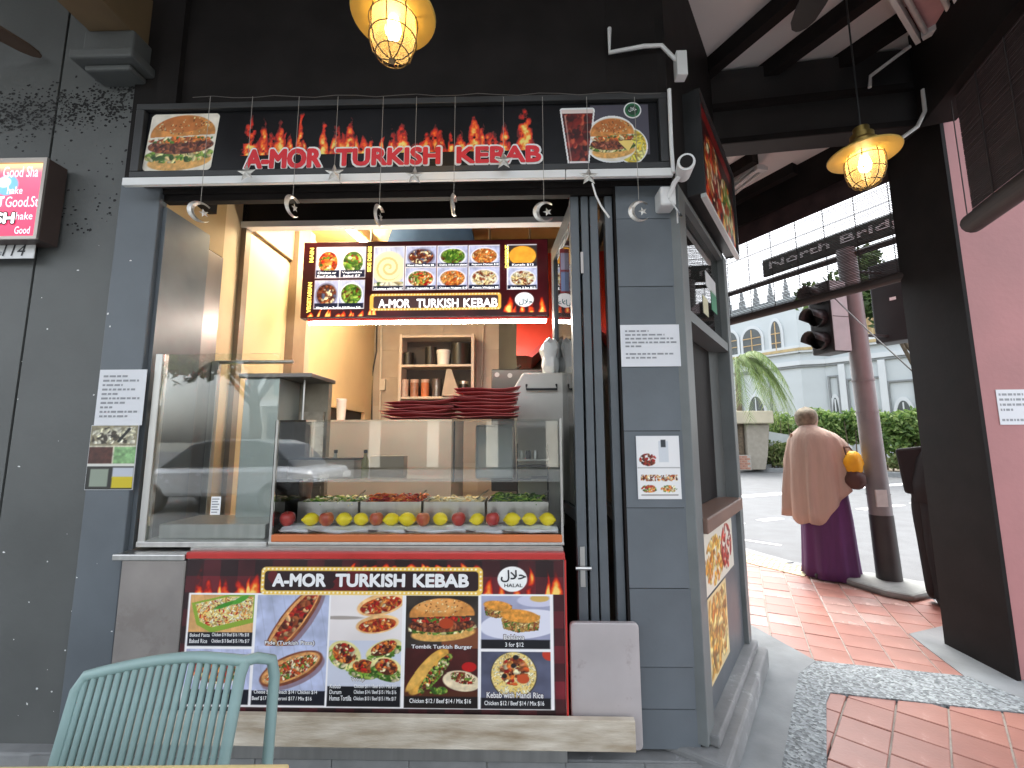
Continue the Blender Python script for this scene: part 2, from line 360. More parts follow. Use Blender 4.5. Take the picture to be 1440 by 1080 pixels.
def dish(kind, h, w, seed=1):
    p = Pic(h, w); A = p.asp; one = np.ones((h, w)); rr = 1.6 / h
    if kind == 'pasta':
        wood(p, (.86, .66, .42), seed)
        m = p.poly([(.02 * A, .22), (.62 * A, -.02), (1.0 * A, .0), (1.0 * A, .72), (.36 * A, .99), (.12 * A, .78)]); p.put(m, (.55, .66, .22))
        m = p.poly([(.08 * A, .25), (.62 * A, .04), (.98 * A, .05), (.98 * A, .6), (.36 * A, .85), (.17 * A, .70)]); p.put(m, (.93, .84, .52))
        p.bits(m, PALE + ORNG[2:] + [(.90, .74, .38)], 420, .022, seed, 3.0); p.bits(m, RED, 50, .018, seed + 1, 2.5)
        p.put(p.ell(.56 * A, .26, .20 * A, .055, -.35), (.25, .55, .16)); p.put(p.ell(.78 * A, .13, .14 * A, .07, -.5), (.32, .62, .2))
    elif kind in ('pide', 'pide2'):
        wood(p, (.72, .75, .86), seed); an = -.95 if kind == 'pide' else -.42
        cx, cy = .52 * A, .5
        L = .56 * (A + .15) if kind == 'pide' else .46 * A; B = .24 if kind == 'pide' else .30
        p.put(.6 * p.ell(cx + .05, cy + .08, L, B, an), (.45, .3, .32))
        m = p.ell(cx, cy, L, B, an); p.put(m, (.50, .27, .18)); p.mottle(m, .3, .08, seed)
        m = p.ell(cx - .01, cy - .01, L * .93, B * .82, an); p.put(m, (.84, .60, .36)); p.mottle(m, .3, .06, seed + 2)
        m = p.ell(cx, cy, L * .84, B * .62, an)
        if kind == 'pide': p.put(m, (.62, .2, .16)); p.bits(m, RED + MEAT + [(.9, .72, .5)], 160, .045, seed, 1.6)
        else: p.put(m, (.88, .72, .5)); p.bits(m, RED + PALE + GREEN[:2] + MEAT[:2] + ORNG, 380, .026, seed, 2)
    elif kind == 'wraps':
        p.a[:] = (.90, .87, .86); p.mottle(one, .07, .5, seed)
        p.put(.5 * p.rect(0, .5, A, 1), (.72, .78, .90)); p.put(.5 * p.ell(.15 * A, .25, .30 * A, .02), (.4, .35, .3))
        for cx, cy, rx, ry, an in ((.70, .10, .34, .12, -.25), (.66, .32, .30, .10, -.15)):
            m = p.ell(cx * A, cy, rx * A, ry, an); p.put(m, (.93, .74, .5)); p.mottle(m, .2, .06, seed)
            m = p.ell(cx * A, cy + .01, rx * A * .85, ry * .72, an); p.put(m, (.85, .45, .2)); p.bits(m, ORNG + RED + MEAT[1:2] + PALE[:1], 210, .016, seed + 3, 2.6)
        for cx, cy, rx, ry, an in ((.22, .66, .24, .15, .5), (.76, .60, .26, .10, -.4), (.50, .80, .22, .1, .1), (.80, .80, .22, .12, .3)):
            m = p.ell(cx * A, cy, rx * A, ry, an); p.put(m, (.88, .84, .58)); p.mottle(m, .15, .08, seed)
            p.bits(p.ell(cx * A, cy + .05, rx * A, ry * .7, an), GREEN + PALE[:1], 80, .02, seed + 5, 2)
            m = p.ell(cx * A, cy - .02, rx * A * .72, ry * .7, an); p.bits(m, MEAT + ORNG + RED[:1] + PALE[:1], 130, .018, seed + 6, 2)
    elif kind in ('burger', 'signburger', 'cutburger'):
        if kind == 'burger':
            p.a[:] = (.20, .17, .15); p.mottle(one, .5, .3, seed); p.put(.8 * p.ell(.9 * A, .9, .4 * A, .3), (.55, .30, .18))
        else:
            p.a[:] = (.93, .90, .84); p.mottle(one, .10, .12, seed)
        lo = .80 if kind != 'signburger' else .90
        p.put(p.ell(.52 * A, lo - .08, .44 * A, .15, -.08), (.87, .66, .36)); p.mottle(p.ell(.52 * A, lo - .08, .44 * A, .15, -.08), .2, .05, seed)
        m = p.ell(.5 * A, lo - .18, .48 * A, .13, -.05); p.bits(m, GREEN + PALE[:2] + [(.9, .86, .6)], 160, .03, seed, 2)
        m = p.ell(.5 * A, .56, .45 * A, .14, -.04); p.put(m, (.34, .17, .11)); p.bits(m, MEAT + [(.7, .4, .3)], 220, .026, seed + 1, 2.4)
        if kind == 'cutburger':
            p.put(p.poly([(.62 * A, .52), (.97 * A, .5), (.82 * A, .74)]), (.98, .86, .48)); p.bits(p.ell(.55 * A, .42, .40 * A, .07), GREEN, 90, .025, seed, 2)
        m = p.ell(.5 * A, .46, .45 * A, .06, -.04); p.bits(m, (RED if kind == 'burger' else ORNG) + PALE[:1] + GREEN[:1], 70, .026, seed + 2, 2)
        if kind == 'burger': p.put(p.ell(.56 * A, .53, .10 * A, .10), (.70, .26, .12))
        m = p.ell(.5 * A, .36, .45 * A, .31, -.04) * (p.Y < .40 - .05 * (p.X / A - .5)); p.put(m, (.84, .56, .28)); p.mottle(m, .25, .10, seed + 3)
        m2 = m * p.ell(.44 * A, .20, .34 * A, .14); p.put(.55 * m2, (.92, .68, .40) if kind == 'burger' else (.70, .36, .16)); p.bits(m * p.ell(.5 * A, .22, .38 * A, .16), [(.96, .88, .66), (.62, .34, .14)], 60, .011, seed + 4, 1.6)
    elif kind == 'baguette':
        p.a[:] = (.26, .10, .09); p.mottle(one, .3, .3, seed); p.put(p.rect(0, .86, A, 1), (.32, .16, .09))
        m = p.ell(.33 * A, .47, .40 * A, .20, -.9); p.put(m, (.86, .64, .28)); p.mottle(m, .25, .1, seed)
        p.bits(p.ell(.42 * A, .52, .36 * A, .12, -.9), GREEN + PALE[:1] + MEAT[1:3] + RED[:1], 170, .024, seed, 2)
        m = p.ell(.24 * A, .48, .34 * A, .10, -.9); p.put(m, (.90, .70, .34)); p.mottle(m, .2, .12, seed + 1)
        p.put(p.ell(.88 * A, .38, .10 * A, .10), (.74, .10, .10))
        m = p.ell(.78 * A, .66, .26 * A, .20, .15); p.put(m, (.93, .86, .72)); p.mottle(m, .15, .1, seed)
        p.bits(p.ell(.80 * A, .60, .18 * A, .11, .2), MEAT + GREEN[:2] + RED[:1] + PALE[:1], 120, .02, seed + 2, 2); p.bits(p.ell(.46 * A, .85, .14 * A, .08), GREEN, 60, .025, seed, 1.5)
    elif kind == 'baklava':
        p.a[:] = (.63, .64, .74); p.mottle(one, .12, .4, seed); p.put(p.ell(.6 * A, .62, .62 * A, .32, -.1), (.88, .88, .93)); p.put(p.ell(.82 * A, .1, .30 * A, .14), (.80, .80, .88)); p.put(p.ell(.85 * A, .05, .14 * A, .08), (.82, .68, .38))
        for cx, cy, sx, sy in ((.24, .30, .22, .26), (.56, .55, .30, .34)):
            m = p.poly([((cx - sx * .9) * A, cy - .05), (cx * A, cy - sy * .75), ((cx + sx) * A, cy - sy * .35), ((cx + sx * .9) * A, cy + sy * .6), ((cx - sx * .1) * A, cy + sy * .75), ((cx - sx * .8) * A, cy + sy * .5)])
            p.put(m, (.66, .50, .26)); p.bits(m, PALE[1:2] + GREEN[:1] + MEAT[1:2] + [(.75, .58, .3)], 200, .016, seed, 3)
            m = p.ell(cx * A, cy - sy * .32, sx * A * .95, sy * .42, .12); p.put(m, (.86, .58, .24)); p.mottle(m, .25, .06, seed)
    elif kind == 'rice':
        p.a[:] = (.33, .34, .42); p.mottle(one, .2, .3, seed); p.put(p.ell(1.0 * A, .05, .12 * A, .14), (.76, .24, .16))
        p.put(p.ell(.47 * A, .50, .48, .50), (.28, .24, .2)); m = p.ell(.47 * A, .49, .46, .48); p.put(m, (.93, .83, .52)); p.bits(m, PALE + [(.95, .80, .40)], 420, .014, seed, 3)
        m = p.ell(.48 * A, .42, .30, .30); p.bits(m, MEAT[1:] + ORNG + RED[:1] + PALE[:1] + [(.85, .55, .4)], 120, .04, seed + 2, 1.6)
        for x, y in ((.50, .12), (.47, .30), (.34, .52)): p.put(p.ell(x * A, y, .055, .05), (.13, .12, .12))
        p.put(p.ell(.60 * A, .58, .13, .10), (.78, .32, .16))
    elif kind == 'hummus':
        wood(p, (.74, .76, .86), seed); p.put(p.ell(.5 * A, .5, .40, .40), (.85, .83, .72)); p.put(p.ell(.5 * A, .49, .36, .35), (.95, .90, .70))
        r = np.hypot(p.X - .5 * A, p.Y - .49); th = np.arctan2(p.Y - .49, p.X - .5 * A); p.put(.5 * (np.sin(r * 42 + th) > .4) * (r < .3), (.72, .60, .30)); p.bits(p.rect(0, .82, A, 1), PALE + GREEN[:1], 40, .05, seed)
    elif kind == 'soup':
        p.a[:] = (.22, .2, .2); p.put(p.ell(.5 * A, .52, .52 * A, .52), (.30, .22, .16)); p.put(p.ell(.5 * A, .5, .47 * A, .46), (.95, .66, .22)); p.mottle(p.ell(.5 * A, .5, .47 * A, .46), .12, .2, seed)
    else:   # a bowl or plate of mixed bits
        pal = {'salad': GREEN + PALE[:1] + RED[:1], 'mixed': RED + GREEN + PALE[:2] + ORNG, 'fried': ORNG + CRUST + PALE[:1], 'dark': MEAT + [(.3, .34, .45)] + PALE[:1], 'veg': GREEN + MEAT[:1], 'pale': PALE + MEAT[1:2]}[kind]
        wood(p, (.72, .74, .86), seed); p.put(p.ell(.5 * A, .52, .46 * A, .44), (.88, .88, .92) if kind != 'dark' else (.5, .5, .6)); m = p.ell(.5 * A, .50, .40 * A, .36); p.put(m, np.array(pal[0]) * .8); p.bits(m, pal, 150, .05, seed, 2.2)
    return p.a

def paste(P, pic, x0, y0, x1, y1):
    """lay a picture into a canvas by pixel box, resampled"""
    hh, ww = y1 - y0, x1 - x0
    yi = np.clip(((np.arange(hh) + .5) / hh * pic.shape[0]).astype(int), 0, pic.shape[0] - 1); xi = np.clip(((np.arange(ww) + .5) / ww * pic.shape[1]).astype(int), 0, pic.shape[1] - 1)
    P.a[y0:y1, x0:x1] = pic[np.ix_(yi, xi)]

def banner_canvas():
    # 530 x 222 photo pixels of banner at 1.2 samples each; boxes below are in photo pixels from its top left
    K = 1.2; W_, H_ = int(532 * K), int(222 * K); P = Pic(H_, W_, (.16, .09, .10))
    pl = ((P.X * 9).astype(int) % 2 * .10 + (P.Y * 9).astype(int) % 2 * .12)
    P.a[..., 0] += pl * 1.1; P.a[..., 1] += pl * .15; P.a[..., 2] += pl * .25
    P.mottle(np.ones((H_, W_)), .35, .2, 3)
    q = lambda v: v / 222.0
    P.flames(q(8), q(112), q(50), q(46), 4, 7); P.flames(q(425), q(530), q(50), q(46), 9, 6); P.flames(q(230), q(420), q(14), q(14), 2, 12)
    P.put(P.rect(q(7), q(50), q(517), q(212)), (.96, .95, .95))
    def ph(kind, x0, y0, x1, y1, seed): paste(P, dish(kind, int((y1 - y0) * K), int((x1 - x0) * K), seed), int(x0 * K), int(y0 * K), int(x1 * K), int(y1 * K))
    ph('pasta', 10, 53, 101, 109, 1); P.put(P.rect(q(10), q(107), q(101), q(127)), (.07, .08, .13))
    ph('mixed', 10, 131, 101, 188, 5); P.put(P.rect(q(10), q(188), q(101), q(209)), (.07, .08, .13))
    ph('pide', 105, 53, 206, 126, 2); ph('pide2', 105, 126, 206, 190, 3); P.put(P.rect(q(105), q(189), q(206), q(209)), (.07, .08, .13))
    ph('wraps', 209, 53, 309, 183, 4); P.put(P.rect(q(209), q(182), q(309), q(210)), (.07, .07, .09))
    ph('burger', 314, 53, 414, 128, 6); ph('baguette', 314, 128, 414, 197, 7); P.put(P.rect(q(314), q(195), q(414), q(211)), (.10, .07, .07))
    ph('baklava', 418, 53, 512, 118, 8); P.put(P.rect(q(418), q(115), q(512), q(128)), (.10, .10, .12)); P.put(P.rect(q(417), q(128), q(513), q(132)), (.96, .95, .95))
    ph('rice', 418, 132, 512, 197, 9); P.put(P.rect(q(418), q(196), q(512), q(211)), (.09, .09, .11))
    P.put(P.rect(q(108), q(11), q(420), q(52), q(7)), (.95, .78, .34)); P.put(P.rect(q(113), q(17), q(414), q(46), q(5)), (.17, .10, .11))
    P.put(.6 * P.rect(q(113), q(17), q(414), q(46), q(5)) * (fbm(H_, W_, 30, 8) > .62), (.50, .10, .12))
    for i in range(52):
        x = q(112 + i * 5.85)
        for y in (14, 49): P.put(P.ell(x, q(y), q(1.5), q(1.5)), (1, .97, .86))
    for i in range(5):
        for x in (110.5, 417): P.put(P.ell(q(x), q(18 + i * 6.5), q(1.5), q(1.5)), (1, .97, .86))
    P.put(P.ell(q(461), q(28), q(20.5), q(18.5)), (.97, .97, .96))
    return P.a

def menu_canvas():
    K = 1.25; W_, H_ = int(344 * K), int(106 * K); P = Pic(H_, W_, (.20, .05, .07)); q = lambda v: v / 106.0
    P.mottle(np.ones((H_, W_)), .5, .3, 6); P.flames(q(95), q(106), q(103), q(26), 3, 2); P.flames(q(280), q(340), q(101), q(28), 8, 5); P.flames(q(12), q(90), q(104), q(12), 12, 9)
    def ph(kind, x0, y0, x1, y1, seed, cap=5):
        P.put(P.rect(q(x0 - 1), q(y0 - 1), q(x1 + 1), q(y1 + 1)), (.95, .95, .97)); paste(P, dish(kind, int((y1 - y0) * K), int((x1 - x0) * K), seed), int(x0 * K), int(y0 * K), int(x1 * K), int(y1 * K))
        P.put(P.rect(q(x0), q(y1 - cap), q(x1), q(y1)), (.09, .11, .20))
    ph('mixed', 19, 8, 52, 50, 1, 10); ph('salad', 54, 8, 88, 50, 2, 10); ph('dark', 19, 55, 52, 93, 3, 7); ph('veg', 53, 55, 88, 93, 4, 7)
    ph('hummus', 101, 8, 143, 68, 5); ph('dark', 146, 8, 188, 37, 6); ph('veg', 191, 8, 232, 37, 7); ph('fried', 235, 8, 277, 37, 8)
    ph('mixed', 146, 39, 188, 68, 9); ph('fried', 191, 39, 232, 68, 10); ph('pale', 235, 39, 277, 68, 11); ph('soup', 289, 8, 329, 38, 12); ph('pale', 289, 40, 329, 69, 13)
    P.put(P.rect(q(97), q(74), q(280), q(97), q(4)), (.96, .74, .32)); P.put(P.rect(q(102), q(77), q(276), q(94), q(3)), (.28, .20, .20))
    for i in range(40):
        for y in (75.3, 95.6): P.put(P.ell(q(101 + i * 4.5), q(y), q(.9), q(.9)), (1, .95, .8))
    P.put(P.ell(q(312), q(84), q(13), q(10)), (.97, .97, .98))
    return P.a
# ================================================================ ground, pavement, road
M_ASPHALT = mat('asphalt', (.092, .097, .10), .75, var=.22, scale=3, bump=.25, bscale=160)
M_GROUND = mat('ground_earth', (.16, .16, .14), .9, var=.2, scale=.5)
M_TILE = mat('red_clay_tile', (.33, .150, .118), .42, var=.12, scale=5, bump=.1, bscale=60, wear=(.48, .27, .21), wscale=5, wlo=.62)
M_TILE2 = mat('worn_clay_tile', (.36, .172, .135), .36, var=.14, scale=4, bump=.1, bscale=60, wear=(.52, .34, .28), wscale=6, wlo=.60)
M_TILE3 = mat('clay_tile_pale_sheen', (.42, .275, .24), .25, var=.14, scale=4, bump=.08, bscale=60)  # paleness is light reflected off the tiles, put into the colour
M_MORTAR = mat('mortar', (.36, .34, .30), .85, var=.2, scale=20)
M_MARK = mat('road_marking_white', (.74, .74, .72), .6, var=.1, scale=12, wear=(.35, .35, .35), wscale=9, wlo=.66)
M_KERB = mat('kerb_concrete', (.23, .24, .24), .8, var=.18, scale=5, bump=.2, bscale=80)
M_TACT = mat('yellow_tactile', (.42, .36, .21), .65, var=.14, scale=10)
M_AGG = bpy.data.materials.new('washed_aggregate'); M_AGG.use_nodes = True
_n = M_AGG.node_tree.nodes; _L = M_AGG.node_tree.links; _b = _n['Principled BSDF']; _b.inputs['Roughness'].default_value = .7
_tc0 = _n.new('ShaderNodeTexCoord'); _v = _n.new('ShaderNodeTexVoronoi'); _v.inputs['Scale'].default_value = 85; _L.new(_tc0.outputs['Object'], _v.inputs['Vector'])
_cr = _n.new('ShaderNodeValToRGB'); _e = _cr.color_ramp.elements; _e[0].color = (.08, .09, .095, 1); _e[1].color = (.34, .375, .385, 1); _k = _e.new(.5); _k.color = (.20, .225, .235, 1)
_sp = _n.new('ShaderNodeSeparateColor'); _L.new(_v.outputs['Color'], _sp.inputs[0]); _L.new(_sp.outputs[0], _cr.inputs[0]); _L.new(_cr.outputs[0], _b.inputs['Base Color'])
_bp = _n.new('ShaderNodeBump'); _bp.inputs['Strength'].default_value = .5; _bp.inputs['Distance'].default_value = .004; _L.new(_v.outputs['Distance'], _bp.inputs['Height']); _L.new(_bp.outputs[0], _b.inputs['Normal'])

struct(MB().add([(-900, -900, -.2), (900, -900, -.2), (900, 900, -.2), (-900, 900, -.2)], [(0, 1, 2, 3)]).build('ground', M_GROUND))
struct(MB().add([(-60, -60, -.105), (60, -60, -.105), (60, 90, -.105), (-60, 90, -.105)], [(0, 1, 2, 3)]).build('road', M_ASPHALT))
KERB = [(-3.2, 24.0), (-.2, 15.5), (1.25, 10.5), (2.2, 7.2), (2.78, 5.7), (3.02, 4.95), (3.42, 4.50), (3.9, 4.2), (4.7, 3.8), (6.6, 3.1), (12, 1.2), (18, -1.2)]
pav = struct(MB().flat([(-9, -2.2), (18, -2.2)] + KERB[::-1] + [(-9, 24)], -.16, -.014).build('pavement', M_CEMENT))
# kerb stones along the edge
k = 0
for i in range(len(KERB) - 1):
    a, b = Vector(KERB[i]), Vector(KERB[i + 1]); L = (b - a).length; n = max(1, round(L / .75)); t = (b - a).normalized(); nn = Vector((-t.y, t.x))
    if i < 2: n = 1
    for j in range(n):
        p = a + (b - a) * (j / n) + t * .004; q = a + (b - a) * ((j + 1) / n) - t * .004
        MB().flat([tuple(p - nn * .12), tuple(q - nn * .12), tuple(q + nn * .012), tuple(p + nn * .012)], -.15, .0).build('kerb_stone', M_KERB, pav, bevel=.012)
# mortar bed and clay tiles: two fields laid at different angles
def inside(p, poly):
    r = False
    for i in range(len(poly)):
        (x0, y0), (x1, y1) = poly[i], poly[i - 1]
        if (y0 > p[1]) != (y1 > p[1]) and p[0] < (x1 - x0) * (p[1] - y0) / (y1 - y0) + x0: r = not r
    return r
def field(poly, deg, tw, tl, org, off):
    MB().flat(poly, -.03, -.0065).build('mortar_bed', M_MORTAR, pav)
    h = rad(deg); D = Vector((math.sin(h), math.cos(h))); E = Vector((D.y, -D.x)); R = random.Random(int(deg)); base = {}
    for mm in (M_TILE, M_TILE2, M_TILE3):
        g = .0035; o = MB().box(-tw / 2 + g, tw / 2 - g, -tl / 2 + g, tl / 2 - g, -.012, 0).build('tile', mm, None, org=(0, 0, 0)); base[mm.name] = o.data; 
        bm = bmesh.new(); bm.from_mesh(o.data); bmesh.ops.bevel(bm, geom=[e for e in bm.edges if all(v.co.z > -.001 for v in e.verts)], offset=.003, segments=1, affect='EDGES'); bm.to_mesh(o.data); bm.free(); bpy.data.objects.remove(o)
    for i in range(-30, 31):
        for j in range(-30, 31):
            c = Vector(org) + E * (i * tw) + D * ((j + (off if i % 2 else 0)) * tl)
            if not any(inside((c.x + E.x * a * tw + D.x * b * tl, c.y + E.y * a * tw + D.y * b * tl), poly) for a, b in ((0, 0), (.5, .5), (-.5, .5), (.5, -.5), (-.5, -.5))): continue
            g_ = Vector((sum(p[0] for p in poly) / len(poly), sum(p[1] for p in poly) / len(poly))) - c
            if not inside(tuple(c + g_.normalized() * .13), poly): continue
            worn = R.random(); far = c.y > 3.35
            mm = M_TILE3 if (far and worn > .72) else (M_TILE2 if worn > .55 else M_TILE)  # some far tiles get the tone with the reflection painted in
            o = bpy.data.objects.new('tile', base[mm.name]); COL.objects.link(o); o.rotation_euler = (R.gauss(0, .003), R.gauss(0, .003), -h + R.gauss(0, .004)); place(o, (c.x, c.y, R.uniform(-.001, .001)), pav)
FIELD1 = [(1.50, 2.86), (2.62, 2.52), (2.75, 3.05), (3.28, 3.25), (3.30, 3.85), (3.12, 4.25), (2.86, 4.70), (2.60, 5.50), (2.05, 7.2), (.9, 7.2), (.95, 5.0), (1.55, 3.6)]
FIELD2 = [(1.60, 2.42), (2.62, 2.27), (2.55, .4), (.75, .4), (.97, 1.2), (1.26, 1.93)]
field(FIELD1, 27, .205, .205, (1.93, 2.87), .5)
field(FIELD2, 43.3, .187, .2, (1.70, 2.30), .06)
# strips that lie over the tile edges
MB().flat([(1.45, 2.40), (1.16, 1.93), (.85, 1.2), (.6, 1.2), (.70, 1.75), (1.52, 2.92), (1.05, 3.8), (.2, 5.3), (.7, 5.3), (1.2, 4.35), (1.68, 3.35), (1.79, 2.80), (1.60, 2.66)], -.012, .004).build('cement_apron', M_CEMENT, pav)
MB().flat([(1.60, 2.658), (1.792, 2.797), (2.50, 2.62), (2.62, 2.20), (2.43, 2.29), (1.64, 2.47), (1.56, 2.385), (1.24, 1.93), (.95, 1.2), (.70, 1.2), (1.06, 1.93)], -.012, .0055).build('aggregate_strip', M_AGG, pav)
MB().flat([(2.49, 2.625), (2.66, 3.16), (3.08, 3.31), (3.6, 3.3), (3.6, 1.9), (2.55, 1.9), (2.62, 2.19)], -.012, .0045).build('cement_border', M_CEMENT, pav)
# tactile strip by the kerb, with its blisters
TAC = [(2.15, 6.95), (2.64, 5.62), (2.86, 4.93), (3.02, 4.66), (2.78, 4.42), (2.52, 4.86), (2.24, 5.56), (1.70, 6.95)]
MB().flat(TAC, -.012, .006).build('tactile_strip', M_TACT, pav)
mb = MB()
for i in range(0, 44):
    for j in range(7):
        t = i / 43; y = 6.9 - t * 2.3; xs = np.interp(y, [4.55, 4.93, 5.6, 6.95], [2.93, 2.77, 2.54, 2.03])
        x = xs - .22 + j * .062
        if inside((x, y), TAC): mb.lathe([(.014, 0), (.010, .005)], (x, y, .0058), 6)
stuff(mb.build('tactile_blisters', M_TACT, pav))
# white road markings
def mark(a, b, w):
    a, b = Vector(a), Vector(b); t = (b - a).normalized(); n = Vector((-t.y, t.x)) * w / 2
    o = MB().flat([tuple(a - n), tuple(b - n), tuple(b + n), tuple(a + n)], -.104, -.101).build('road_marking', M_MARK); struct(o)
mark((5.0, 11.0), (18.5, 17.0), .34)
for i in range(9):
    a = Vector((3.45, 7.60)) + Vector((.914, .406)) * (i * .98); mark(a, a + Vector((.914, .406)) * .52, .17)
mark((2.9, 6.9), (3.6, 6.15), .07)
# the far side of the road: raised bed with kerb
M_SOIL = mat('planting_soil', (.16, .13, .09), .9, var=.35, scale=2, bump=.4, bscale=15)
far = struct(MB().flat([(4.5, 26.5), (9.6, 21.6), (12.0, 19.5), (15.0, 16.7), (24, 8.5), (40, 20), (20, 50), (0, 50)], -.15, .03).build('far_pavement', M_SOIL))
for i in range(10):
    a = Vector((9.6, 21.6)).lerp(Vector((24, 8.5)), i / 10); b = Vector((9.6, 21.6)).lerp(Vector((24, 8.5)), (i + 1) / 10)
    t = (b - a).normalized(); n = Vector((t.y, -t.x)); b = b - t * .02
    MB().flat([tuple(a + n * .14), tuple(b + n * .14), tuple(b - n * .14), tuple(a - n * .14)], -.15, .07).build('kerb_stone', M_KERB, far, bevel=.02)

# ================================================================ hedge, bushes, palm, trees
LEAF_H = leafmat('hedge_leaf', (.05, .11, .025), (.14, .24, .055), (.32, .42, .13))
LEAF_B = leafmat('bush_leaf', (.07, .12, .03), (.15, .20, .06), (.26, .26, .11))
LEAF_T = leafmat('tree_leaf', (.03, .06, .02), (.06, .11, .03), (.12, .18, .05))
M_BARK = mat('bark', (.12, .09, .06), .9, var=.3, scale=12, bump=.3)
TW = Vector((.740, -.673))      # along the far kerb
def bush(name, label, c, L, D, H, n, size, m, seed, cat='hedge'):
    R = random.Random(seed); c = Vector(c); e = thing(name, label, cat, (c.x, c.y, .03)); N = Vector((-TW.y, TW.x))
    lumps = [(R.uniform(-.46, .46) * L, R.uniform(-.3, .3) * D, R.uniform(.45, .88) * H, R.uniform(.28, .5)) for _ in range(int(L * 6) + 8)]
    def fn(R):
        a, b, z, r = R.choice(lumps); r = r * min(1, H * .75)
        v = Vector((R.gauss(0, 1), R.gauss(0, 1), R.gauss(0, 1))).normalized() * r * R.uniform(.55, 1.08)
        q = c + TW * (a + v.x * 1.3) + N * (b + v.y); return (q.x, q.y, max(.12, min(H * 1.12, z * R.uniform(.82, 1.0) + v.z * .9)))
    mb = MB(); leaves(mb, n, fn, size, R, .45); stuff(mb.build('foliage', m, e))
    mb = MB()
    for i in range(int(L * 4) + 4):
        q = c + TW * R.uniform(-.45, .45) * L + N * R.uniform(-.3, .3) * D; tip = q + TW * R.uniform(-.25, .25)
        mb.tube([(q.x, q.y, .0), ((q.x + tip.x) / 2 + R.uniform(-.05, .05), (q.y + tip.y) / 2, H * .35), (tip.x, tip.y, H * R.uniform(.6, .8))], [.035, .025, .012], 5)
    stuff(mb.build('stems', M_BARK, e)); return e
h1 = onz(1172, 664, 0.05); 
bush('hedge', 'tall clipped green hedge running along the road in front of the white building', (15.0, 18.8), 7.2, 1.7, 2.75, 30000, .105, LEAF_H, 3)
bush('shrub', 'low yellow green shrub at the end of the hedge beside the pavilion', (12.0, 20.2), 1.6, 1.0, 1.15, 4600, .085, LEAF_B, 5, 'shrub')
bush('shrub', 'scrubby low shrub on the road side of the hedge right of the pole', (15.9, 16.5), 3.0, .6, .75, 3000, .08, LEAF_B, 8, 'shrub')
def tree(name, label, base, H, cr, ch, n, size, seed):
    R = random.Random(seed); e = thing(name, label, 'tree', base); bx, by, bz = base; top = bz + H
    mb = MB().tube([(bx, by, bz), (bx + .1, by, bz + H * .3), (bx - .1, by + .1, bz + H * .6), (bx, by, bz + H * .85)], [.22, .17, .12, .05], 8); tips = []
    for i in range(9):
        a = R.uniform(0, 6.3); r = cr * R.uniform(.4, .9); z0 = bz + H * R.uniform(.4, .65); z1 = bz + H * R.uniform(.62, .97)
        p = (bx + math.cos(a) * r, by + math.sin(a) * r, z1); mb.tube([(bx, by, z0), (bx + math.cos(a) * r * .5, by + math.sin(a) * r * .5, (z0 + z1) / 2 + .2), p], [.08, .05, .02], 6); tips.append(p)
    mb.build('trunk', M_BARK, e, smooth=True)
    cl = [(Vector(R.choice(tips)) + Vector((R.gauss(0, .5), R.gauss(0, .5), R.gauss(0, .35))), R.uniform(.35, .8)) for _ in range(34)]
    def fn(R):
        c, r = R.choice(cl); v = Vector((R.gauss(0, 1), R.gauss(0, 1), R.gauss(0, 1))).normalized() * r * R.uniform(.4, 1.1); return c + v
    mb = MB(); leaves(mb, n, fn, size, R, .45); stuff(mb.build('crown', LEAF_T, e)); return e
tree('broadleaf_tree', 'leafy dark green tree seen through the bamboo blind beside the black pillar', (15.3, 16.4, .03), 9.0, 3.1, 4, 7000, .17, 21)
# palm in front of the white building
px, py, _ = ony(1058, 600, 20.0)
pe = thing('palm_tree', 'palm with drooping feathery green fronds left of the white building', 'tree', (px - .6, py, 0)); R = random.Random(4)
MB().tube([(px - .6, py, 0), (px - .55, py, 1.6), (px - .5, py, 4.9)], [.16, .13, .11], 8).build('trunk', M_BARK, pe, smooth=True)
LEAF_P = leafmat('palm_leaf', (.08, .14, .03), (.17, .26, .07), (.32, .38, .16))
for i in range(24):
    a = R.uniform(0, 6.28) if i > 12 else R.uniform(-.9, .9); L = R.uniform(2.0, 3.0); up = R.uniform(.3, 1.4); mb = MB(); path = []
    for t in np.linspace(0, 1, 9): path.append(Vector((px - .5 + math.cos(a) * L * t * (1 - .15 * t), py + math.sin(a) * L * t * .8, 4.9 + up * t * 1.6 - 3.6 * t * t)))
    mb.tube([tuple(p) for p in path], [.02 * (1 - .8 * k / 8) for k in range(9)], 4)
    for kq in range(44):
        t = .12 + .86 * kq / 44; f = t * 8; j = min(7, int(f)); p = path[j].lerp(path[j + 1], f - j); d = (path[j + 1] - path[j]).normalized(); side = d.cross(Vector((0, 0, 1))).normalized()
        for sg in (-1, 1):
            q = p + side * sg * .28 + d * .2 + Vector((0, 0, -.34 * R.uniform(.6, 1.3))); w = d * .022; mb.add([p - w, p + w, q], [(0, 1, 2)])
    mb.build('frond', LEAF_P, pe)

